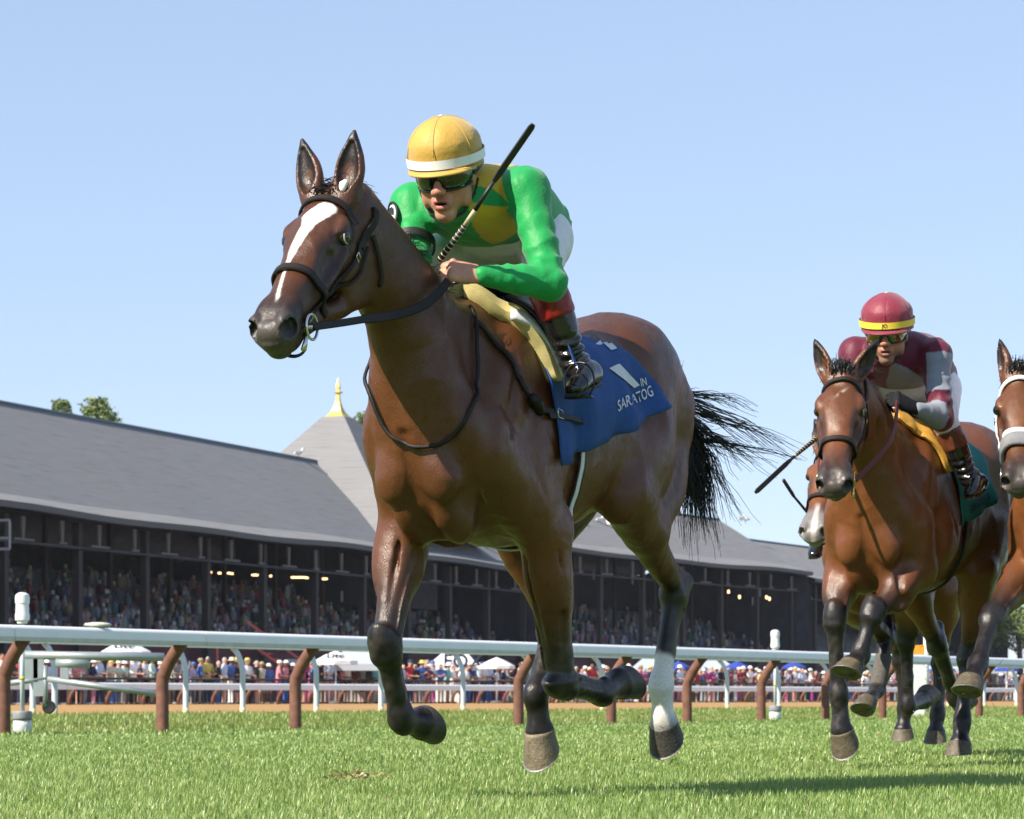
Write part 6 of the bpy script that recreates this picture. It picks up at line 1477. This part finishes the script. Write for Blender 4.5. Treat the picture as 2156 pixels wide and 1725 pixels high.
# ------------------------------------------------------------------ summer haze
hz = MB().box((100, 500, 15.5), (2600, 2600, 33.6)).build('haze', None)
hz.data.materials.clear(); hm = bpy.data.materials.new('haze'); hm.use_nodes = True; hm.node_tree.nodes.clear()
_v = hm.node_tree.nodes.new('ShaderNodeVolumePrincipled'); _v.inputs['Color'].default_value = (.80, .87, 1.0, 1); _v.inputs['Density'].default_value = .00010; _v.inputs['Anisotropy'].default_value = .1
_o = hm.node_tree.nodes.new('ShaderNodeOutputMaterial'); hm.node_tree.links.new(_v.outputs[0], _o.inputs['Volume'])
hz.data.materials.append(hm); hz['kind'] = 'stuff'; tag(hz, 'thin pale summer haze filling the air over the course', 'haze')
# ------------------------------------------------------------------ the chasing horses
M_hooft = mat('tan_hoof', (.10, .08, .05), rough=.55, var=.45, scale=38, bump=.35, bscale=120, detail=8)
HM = dict(hoof=M_hooft, shoe=M_shoe)
def reins_simple(J, fr, hands, label, m=None):
    H = J['H']; o = empty('reins'); o.matrix_world = fr.M; tag(o, label, 'reins', 'reins')
    for sg, hd in ((1, hands[0]), (-1, hands[1])):
        b0 = np.array(H(.495, sg * .080, -.118)); mid = lerp(b0, hd, .55) + np.array([0, sg * .05, -.03])
        MB().strap(crom(np.array([b0, mid, np.asarray(hd, float)]), 8).tolist(), Vector((.1, sg, .3)), .024, .007).build('rein', m or M_leather, o, 'auto')
    return o
def mane_tail(J, fr, root, S, n=420, tail=True):
    nk = np.array(J['neck'])[:, :3]; up = np.array(J['neck'])[:, 4]; P = J['head']['poll']
    cr = [np.array(S.near(nk[i] + np.array([-.6, 0, .8]) * up[i], -.003)[0]) for i in range(1, len(nk))]; cr = [lerp(cr[i], cr[i + 1], t) for i in range(len(cr) - 1) for t in (0, .33, .66)]
    H = J['H']; fl = [np.array(S.near(H(.0, s * .02, .0), -.004)[0]) for s in (-1, 0, 1)]
    st = strands(cr, [(-.3, -.9, .25)] * len(cr), n, .14, (-.5, -.25, -1.5), .05, .010) + strands(fl, [(-.3, 0, 1)] * 3, 200, .055, (.3, .2, -1.2), .12, .016)
    hair('mane', st, M_hair, root, r=.0026)
    if tail:
        tb_ = crom(np.array([[-1.25, 0, 1.42], [-1.40, .0, 1.42], [-1.52, .02, 1.32]]), 6); tl = []
        for i in range(26): tl += lock(tb_[r2.integers(2, len(tb_))] + r2.normal(size=3) * .012, (-.8, .0, -.3), r2.uniform(.4, .6), 10, .010, (-.2, .05, -2.0), .10)
        hair('tail', tl, M_hair, root, r=.003)
NECK = lambda p, y0=0.0: [row((-.02, 0, 1.36), .12, .19, .24), row((.20, y0 * .1, 1.44), .13, .155, .25), row(lerp((.20, 0, 1.44), p, .38) + np.array([0, 0, .02]), .112, .125, .20), row(lerp((.20, 0, 1.44), p, .70) + np.array([0, 0, .02]), .092, .108, .165), row(lerp((.20, 0, 1.44), p, .93), .075, .085, .13), row(lerp((.20, 0, 1.44), p, 1.0) + np.array([-.02, 0, -.02]), .06, .06, .08)]
def show(n, J):
    for q in ('RF', 'LF', 'RH', 'LH'): print(n, q, {k: np.round(v, 2).tolist() for k, v in J[q].items()})
# --- second horse, beside the maroon capped jockey
F2 = Frame(27, 1.77, 12.3); y = F2.y
p2 = F2.x(1772, 792, .86)
J2 = dict(dz=.02, neck=NECK(p2),
    RF=dict(elbow=(.16, -.18, .92), knee=y(1757, 1302, -.17), fet=y(1766, 1462, -.16), cor=y(1772, 1535, -.15), toe=y(1784, 1582, -.14), hf=(1, 0, .1)),
    LF=dict(elbow=(.14, .16, .93), knee=y(1838, 1290, .04), fet=y(1812, 1378, .0), cor=y(1796, 1400, -.01), toe=y(1783, 1428, -.02), hf=(1, -.35, .2)),
    RH=dict(stifle=(-.68, -.2, .96), hock=(-1.02, -.13, .62), fet=(-1.30, -.12, .34), cor=(-1.40, -.12, .31), toe=(-1.47, -.12, .36), hf=(.3, 0, -1)),
    LH=dict(stifle=(-.62, .2, .95), hock=(-.72, .13, .55), fet=(-.64, .12, .22), cor=(-.61, .12, .13), toe=(-.59, .12, .05), hf=(1, 0, .1)),
    head=dict(poll=p2, dir=(.61, .16, -.78), lat=(-.26, .966, -.02), s=1.02, earl=.19, ears={-1: ((-.1, -.42, 1), (.8, -.55, .1)), 1: ((-.25, .55, 1), (.5, .85, -.2))}))
show('H2', J2)
def marks2(V, c, t, l, nn, inh, n1, n2):
    m = inh * (nn > -.03) * np.exp(-(((t - .115) / .022) ** 2 + ((l - .005 + (t - .115) * .8) / .007) ** 2)) * (n2 > -.2) * .6
    return c * (1 - m[:, None]) + np.array((.6, .55, .5)) * m[:, None]
h2 = horse('bay_racehorse', J2, F2, .0075, (.150, .050, .0160), marks2, 'second bay racehorse with a plain face, under the maroon capped jockey', HM)
S2 = Skin(J2, F2); bridle(J2, F2, 'dark leather bridle with brass fittings on the second horse', mM=M_brass); mane_tail(J2, F2, h2, S2)
M_maroon_c = mat('maroon_cap', (.20, .008, .030), rough=.55, var=.12, scale=14, bump=.2, bscale=60, sheen=.3); M_yband = mat('yellow_band', (.78, .60, .05), rough=.6, var=.04)
M_mirror = mat('mirror_lens', (.30, .16, .02), rough=.08, var=.5, scale=14, metal=.8, col2=(.02, .12, .10), coat=1.0)
M_glove = mat('black_glove', (.010, .010, .012), rough=.75, spec=.2, var=.2, scale=60)
x_ = F2.x
MAR, GRY = (.105, .006, .026), (.21, .235, .28)
def silk2(k):
    def f(V):
        n = noise3(V, 14, 3); c = np.tile(np.array(MAR), (len(V), 1)); y_, z = V[:, 1], V[:, 2]; g = np.zeros(len(V), bool)
        for s in 'LR':
            t, d = seg_t(V, k['sh' + s], k['el' + s]); t2, d2 = seg_t(V, k['el' + s], k['wr' + s]); arm = (d < .085) & (t > .05) & (np.abs(y_ - .05) > .16)
            if s == 'L': g |= arm & (t < .62) & (d <= d2 + .01)
            g |= (d2 < .075) & (t2 > .12)
        mid = .05
        g |= (z < 1.86 - 1.2 * np.abs(y_ - mid - .04) ** 1.2 + .01 * n) & (np.minimum(seg_t(V, k['shL'], k['elL'])[1], seg_t(V, k['shR'], k['elR'])[1]) > .075) & (np.minimum(seg_t(V, k['elL'], k['wrL'])[1], seg_t(V, k['elR'], k['wrR'])[1]) > .07)
        c[g] = GRY; return c * (1 + .06 * n)[:, None]
    return f
elR2 = x_(1800, 830, .2); hdR2 = np.array([.50, -.05, 1.70])
K2 = dict(shL=x_(1968, 748, .10), shR=x_(1800, 745, .12), elL=x_(1982, 882, .17), elR=elR2, wrL=x_(1932, 862, .34), hdL=x_(1890, 842, .42), wrR=lerp(elR2, hdR2, .75), hdR=hdR2, hipL=(-.20, .14, 1.81), hipR=(-.20, -.06, 1.81),
          knL=x_(1988, 888, -.01), anL=x_(2040, 1005, -.10), toL=x_(2042, 1045, .03), heL=x_(2066, 1030, -.14), knR=(.08, -.25, 1.72), anR=(-.06, -.31, 1.42), head=HeadF(x_(1868, 700, .30), (.93, .24, -.26), (-.25, .97, 0.0), 1.08))
M_brown_top = mat('brown_boot_top', (.13, .035, .015), rough=.4, var=.15, scale=40)
j2 = rider(F2, 'jockey in maroon and grey silks with a maroon helmet and mirrored goggles', K2, silk2, M_maroon_c, M_yband, glove=M_glove, cuff=M_brown_top, q=1.25, stub=.9, band_text='JO', mtext=M_ink, lens=M_mirror, skin=(.40, .19, .11))
reins_simple(J2, F2, (K2['hdL'], K2['hdR']), 'dark red and black reins of the second horse', mat('red_rein', (.10, .012, .015), rough=.6))
M_teal = mat('teal_cloth', (.012, .17, .15), rough=.85, var=.15, scale=50, bump=.25, bscale=700); M_orange = mat('gold_pad', (.55, .30, .045), rough=.85, var=.15, scale=30, bump=.3, bscale=200)
def saddle_set(J, fr, S, cloth, padm, labs, zf=1.12, zr=1.30, x0=-.10, x1=-.78):
    c = empty('saddle_cloth'); c.matrix_world = fr.M; tag(c, labs[0], 'saddle cloth', 'saddle cloths'); o, CVx, nu_, nv_ = drape(J, fr, 'cloth', cloth, None, x0, x1, zf, zr, root=c, nu=30, nv=30)
    bv = BVHTree.FromPolygons([tuple(v) for v in CVx], [(i * nv_ + j, i * nv_ + j + 1, (i + 1) * nv_ + j + 1, (i + 1) * nv_ + j) for i in range(nu_ - 1) for j in range(nv_ - 1)])
    p = empty('saddle_pad'); p.matrix_world = fr.M; tag(p, labs[1], 'saddle pad', 'saddle pads')
    for sg in (-1, 1):
        P, N = S.path([(.10, sg * .03, 1.68), (.06, sg * .09, 1.64), (.0, sg * .17, 1.58), (-.06, sg * .24, 1.49), (-.09, sg * .28, 1.40)], 6, .02); MB().strap(P, N, [.06, .08] + [.12] * (len(P) - 5) + [.11, .09, .05], .030).build('foam', padm, p, 'auto')
    s = empty('racing_saddle'); s.matrix_world = fr.M; tag(s, labs[2], 'saddle', 'racing saddles')
    S_ = Sculpt(.010); S_.sweep([row((.02, 0, 1.67), .07, .03, .03), row((-.12, 0, 1.65), .10, .03, .03), row((-.30, 0, 1.655), .12, .03, .03), row((-.40, 0, 1.68), .10, .03, .03)], k=.02)
    for sg in (-1, 1): S_.sweep([row((-.12, sg * .10, 1.63), .10, .014, .014), row((-.12, sg * .20, 1.57), .10, .014, .014), row((-.11, sg * .285, 1.46), .06, .012, .012)], lat=(1, 0, 0), k=.02)
    Vv, Ff = S_.mesh(); np_mesh('seat', Vv, Ff, M_saddle, s, True)
    P, N = S.ring((-.27, 0, 1.2), (0, 0, -1), (0, 1, 0), -2.0, 2.0, 50, .012, rmax=.385); MB().strap(P, N, .05, .006).build('girth', M_leather, s, 'auto')
    for sg in (1, -1): MB().strap([Vector((-.06, sg * .30, 1.50)), Vector((-.02, sg * .335, 1.42)), Vector((.0, sg * .345, 1.36))], Vector((0, sg, .2)), .018, .004).build('stirrup_leather', M_leather, s, 'auto')
    return c, bv
c2, bv2 = saddle_set(J2, F2, S2, M_teal, M_orange, ('teal saddle cloth with dark lettering on the second horse', 'gold cloth pad flapping under the saddle of the second horse', 'racing saddle under the maroon capped jockey'), zf=1.14, zr=1.30, x0=-.16, x1=-.66)
def text_on2(txt, quad, bv, fr, m, name, parent): return text_on(txt, quad, bv, fr, m, name, parent, off=.012, bold=.01)
text_on2('SARATOGA', [(2040, 1082), (2082, 1052), (2078, 1036), (2036, 1066)], bv2, F2, M_ink, 'lettering', c2)
whip('riding_whip', [at(1718, 924, 11.75), at(1676, 958, 11.6), at(1664, 969, 11.55), at(1591, 1037, 11.3)], 'black whip with a cream striped grip, low beside the second horse\'s nose', M_black, M_cream)
# --- third horse, cut by the right edge, white bridle
F3 = Frame(26, 2.60, 12.25); y = F3.y
p3 = F3.x(2147, 790, .84)
J3 = dict(dz=.02, neck=NECK(p3),
    RF=dict(elbow=(.18, -.18, .92), knee=y(2088, 1302, -.17), fet=y(2058, 1402, -.17), cor=y(2046, 1432, -.17), toe=y(2036, 1470, -.17), hf=(1, -.1, .35)),
    LF=dict(elbow=(.10, .18, .90), knee=(.18, .16, .48), fet=(.0, .16, .30), cor=(-.09, .16, .31), toe=(-.15, .16, .36), hf=(.3, 0, -1)),
    RH=dict(stifle=(-.66, -.2, .96), hock=(-.86, -.13, .58), fet=(-.92, -.12, .26), cor=(-.90, -.12, .16), toe=(-.90, -.12, .09), hf=(1, 0, .1)),
    LH=dict(stifle=(-.62, .2, .95), hock=(-.76, .13, .56), fet=(-.70, .12, .24), cor=(-.67, .12, .15), toe=(-.66, .12, .07), hf=(1, 0, .1)),
    head=dict(poll=p3, dir=(.62, .17, -.76), lat=(-.28, .96, 0), s=1.02, ears={-1: ((-.25, -.25, 1), (.6, -.8, .1)), 1: ((-.25, .25, 1), (.6, .8, .1))}))
show('H3', J3)
h3 = horse('bay_racehorse', J3, F3, .0085, (.150, .053, .017), None, 'third bay racehorse in a white bridle, cut off by the right edge', HM)
S3 = Skin(J3, F3); M_whiteb = mat('white_bridle', (.75, .75, .76), rough=.45, var=.05)
bridle(J3, F3, 'white bridle with a grey noseband on the horse at the right edge', mL=M_whiteb, nose_t=.335); mane_tail(J3, F3, h3, S3, 300)
P, N = S3.ring(J3['H'](.385, 0, -.08), J3['hax'][2], J3['hax'][1], -2.2, 2.2, 40, .012)
sf = MB().strap(P, N, .075, .02).build('nose_cover', mat('grey_fleece', (.20, .20, .21), rough=.95, var=.15, bump=.5, bscale=200), None, True); sf.matrix_world = F3.M; tag(sf, 'grey cover round the nose of the horse at the right edge', 'nose cover')
# --- fourth horse, hidden behind the second
F4 = Frame(24, 2.02, 14.6); y = F4.y
p4 = F4.x(1748, 945, .86)
J4 = dict(dz=.0, neck=NECK(p4),
    RF=dict(elbow=(.10, -.17, .90), knee=y(1868, 1345, -.10), fet=y(1846, 1452, -.10), cor=y(1828, 1476, -.10), toe=y(1816, 1506, -.10), hf=(1, -.2, .3)),
    LF=dict(elbow=(.0, .17, .88), knee=y(1908, 1345, .14), fet=y(1912, 1488, .14), cor=y(1942, 1475, .14), toe=y(1962, 1448, .14), hf=(.3, 0, -1)),
    RH=dict(stifle=(-.66, -.2, .96), hock=(-.90, -.13, .58), fet=(-.92, -.12, .26), cor=(-.90, -.12, .16), toe=(-.90, -.12, .09), hf=(1, 0, .1)),
    LH=dict(stifle=(-.62, .2, .95), hock=(-.80, .13, .56), fet=(-.76, .12, .24), cor=(-.73, .12, .15), toe=(-.72, .12, .07), hf=(1, 0, .1)),
    head=dict(poll=p4, dir=(.70, .05, -.72), lat=(-.1, .99, 0), s=1.0, ears={-1: ((-.2, -.25, 1), (.8, -.5, .1)), 1: ((-.2, .25, 1), (.8, .5, .1))}))
show('H4', J4)
def marks4(V, c, t, l, nn, inh, n1, n2):
    m = inh * smooth01(t, .42, .50) * .8; c = c * (1 - m[:, None]) + np.array((.20, .19, .19)) * m[:, None]
    m = .75 * inh * (1 - smooth01(np.abs(l - .005) + .004 * n2, .008, .014)) * (nn > -.08) * smooth01(t, .40, .46); return c * (1 - m[:, None]) + np.array((.55, .48, .45)) * m[:, None]
h4 = horse('chestnut_racehorse', J4, F4, .010, (.17, .060, .018), marks4, 'fourth racehorse almost hidden behind the second, its grey muzzle showing', HM)
S4 = Skin(J4, F4); bridle(J4, F4, 'dark bridle on the half hidden horse with the grey muzzle', mM=M_brass); mane_tail(J4, F4, h4, S4, 150)
# leg bandage
L4 = J4['RF']; MB().tube(crom(np.array([lerp(L4['knee'], L4['fet'], .35), lerp(L4['knee'], L4['fet'], .6), lerp(L4['knee'], L4['fet'], .97)]), 5).tolist(), .048, 14).build('leg_bandage', mat('grey_bandage', (.09, .085, .075), rough=.9, var=.3, scale=60, bump=.3, bscale=120), h4, True)
x_ = F4.x
def plain(c_):
    return lambda k: (lambda V: np.tile(np.array(c_), (len(V), 1)) * (1 + .06 * noise3(V, 14, 3))[:, None])
hdR4 = F4.x(1712, 1096, .52); elR4 = np.array([.24, -.26, 1.55]); wrR4 = lerp(elR4, hdR4, .78)
K4 = dict(shL=(.02, .22, 1.80), shR=(.04, -.14, 1.80), elL=(.10, .30, 1.55), elR=elR4, wrL=(.34, .16, 1.58), hdL=(.42, .10, 1.58), wrR=wrR4, hdR=hdR4, hipL=(-.30, .14, 1.80), hipR=(-.30, -.08, 1.80), knL=(-.02, .27, 1.64), anL=(-.12, .31, 1.36), knR=(.0, -.27, 1.62), anR=x_(1722, 1140, -.06), toR=x_(1712, 1172, .05), heR=x_(1728, 1160, -.12), head=HeadF((.18, .05, 1.90), (.93, .2, -.3), (-.2, .97, 0), 1.05))
j4 = rider(F4, 'almost hidden jockey behind the second horse, black glove and boot showing', K4, plain((.03, .05, .16)), mat('blue_cap', (.03, .06, .2), rough=.6), M_whitec, glove=M_glove, cuff=M_black, q=1.8)
reins_simple(J4, F4, (K4['hdL'], K4['hdR']), 'reins of the half hidden fourth horse')
saddle_set(J4, F4, S4, M_teal, M_orange, ('saddle cloth of the half hidden fourth horse', 'saddle pad of the half hidden fourth horse', 'racing saddle of the half hidden fourth horse'))
whip('riding_whip', [at(1716, 1100, 13.9), at(1702, 1082, 13.85), at(1672, 1046, 13.7), at(1649, 1010, 13.6)], 'short black whip in the black glove left of the second horse\'s chest', M_black, M_black, False)
# rider of the third horse sits beyond the right edge
x_ = F3.x
K3 = dict(shL=(.0, .26, 1.88), shR=(.02, -.10, 1.88), elL=(.10, .34, 1.62), elR=(.12, -.14, 1.66), wrL=(.34, .18, 1.64), hdL=(.42, .12, 1.65), wrR=(.34, -.04, 1.70), hdR=(.42, .02, 1.72), hipL=(-.32, .17, 1.86), hipR=(-.32, -.04, 1.86), knL=(-.02, .28, 1.70), anL=(-.12, .31, 1.42), knR=(.02, -.26, 1.68), anR=(-.10, -.31, 1.42), head=HeadF((.14, .10, 1.99), (.93, .2, -.3), (-.2, .97, 0), 1.05))
j3 = rider(F3, 'jockey of the third horse, beyond the right edge', K3, plain((.5, .5, .52)), mat('red_cap', (.3, .02, .02), rough=.6), M_whitec, cuff=M_black, q=1.8)
reins_simple(J3, F3, (K3['hdL'], K3['hdR']), 'white and black reins of the third horse', M_leather)
saddle_set(J3, F3, S3, M_teal, M_orange, ('saddle cloth of the third horse at the right edge', 'saddle pad of the third horse at the right edge', 'racing saddle of the third horse at the right edge'))
print('all', round(time.time() - T0, 1))
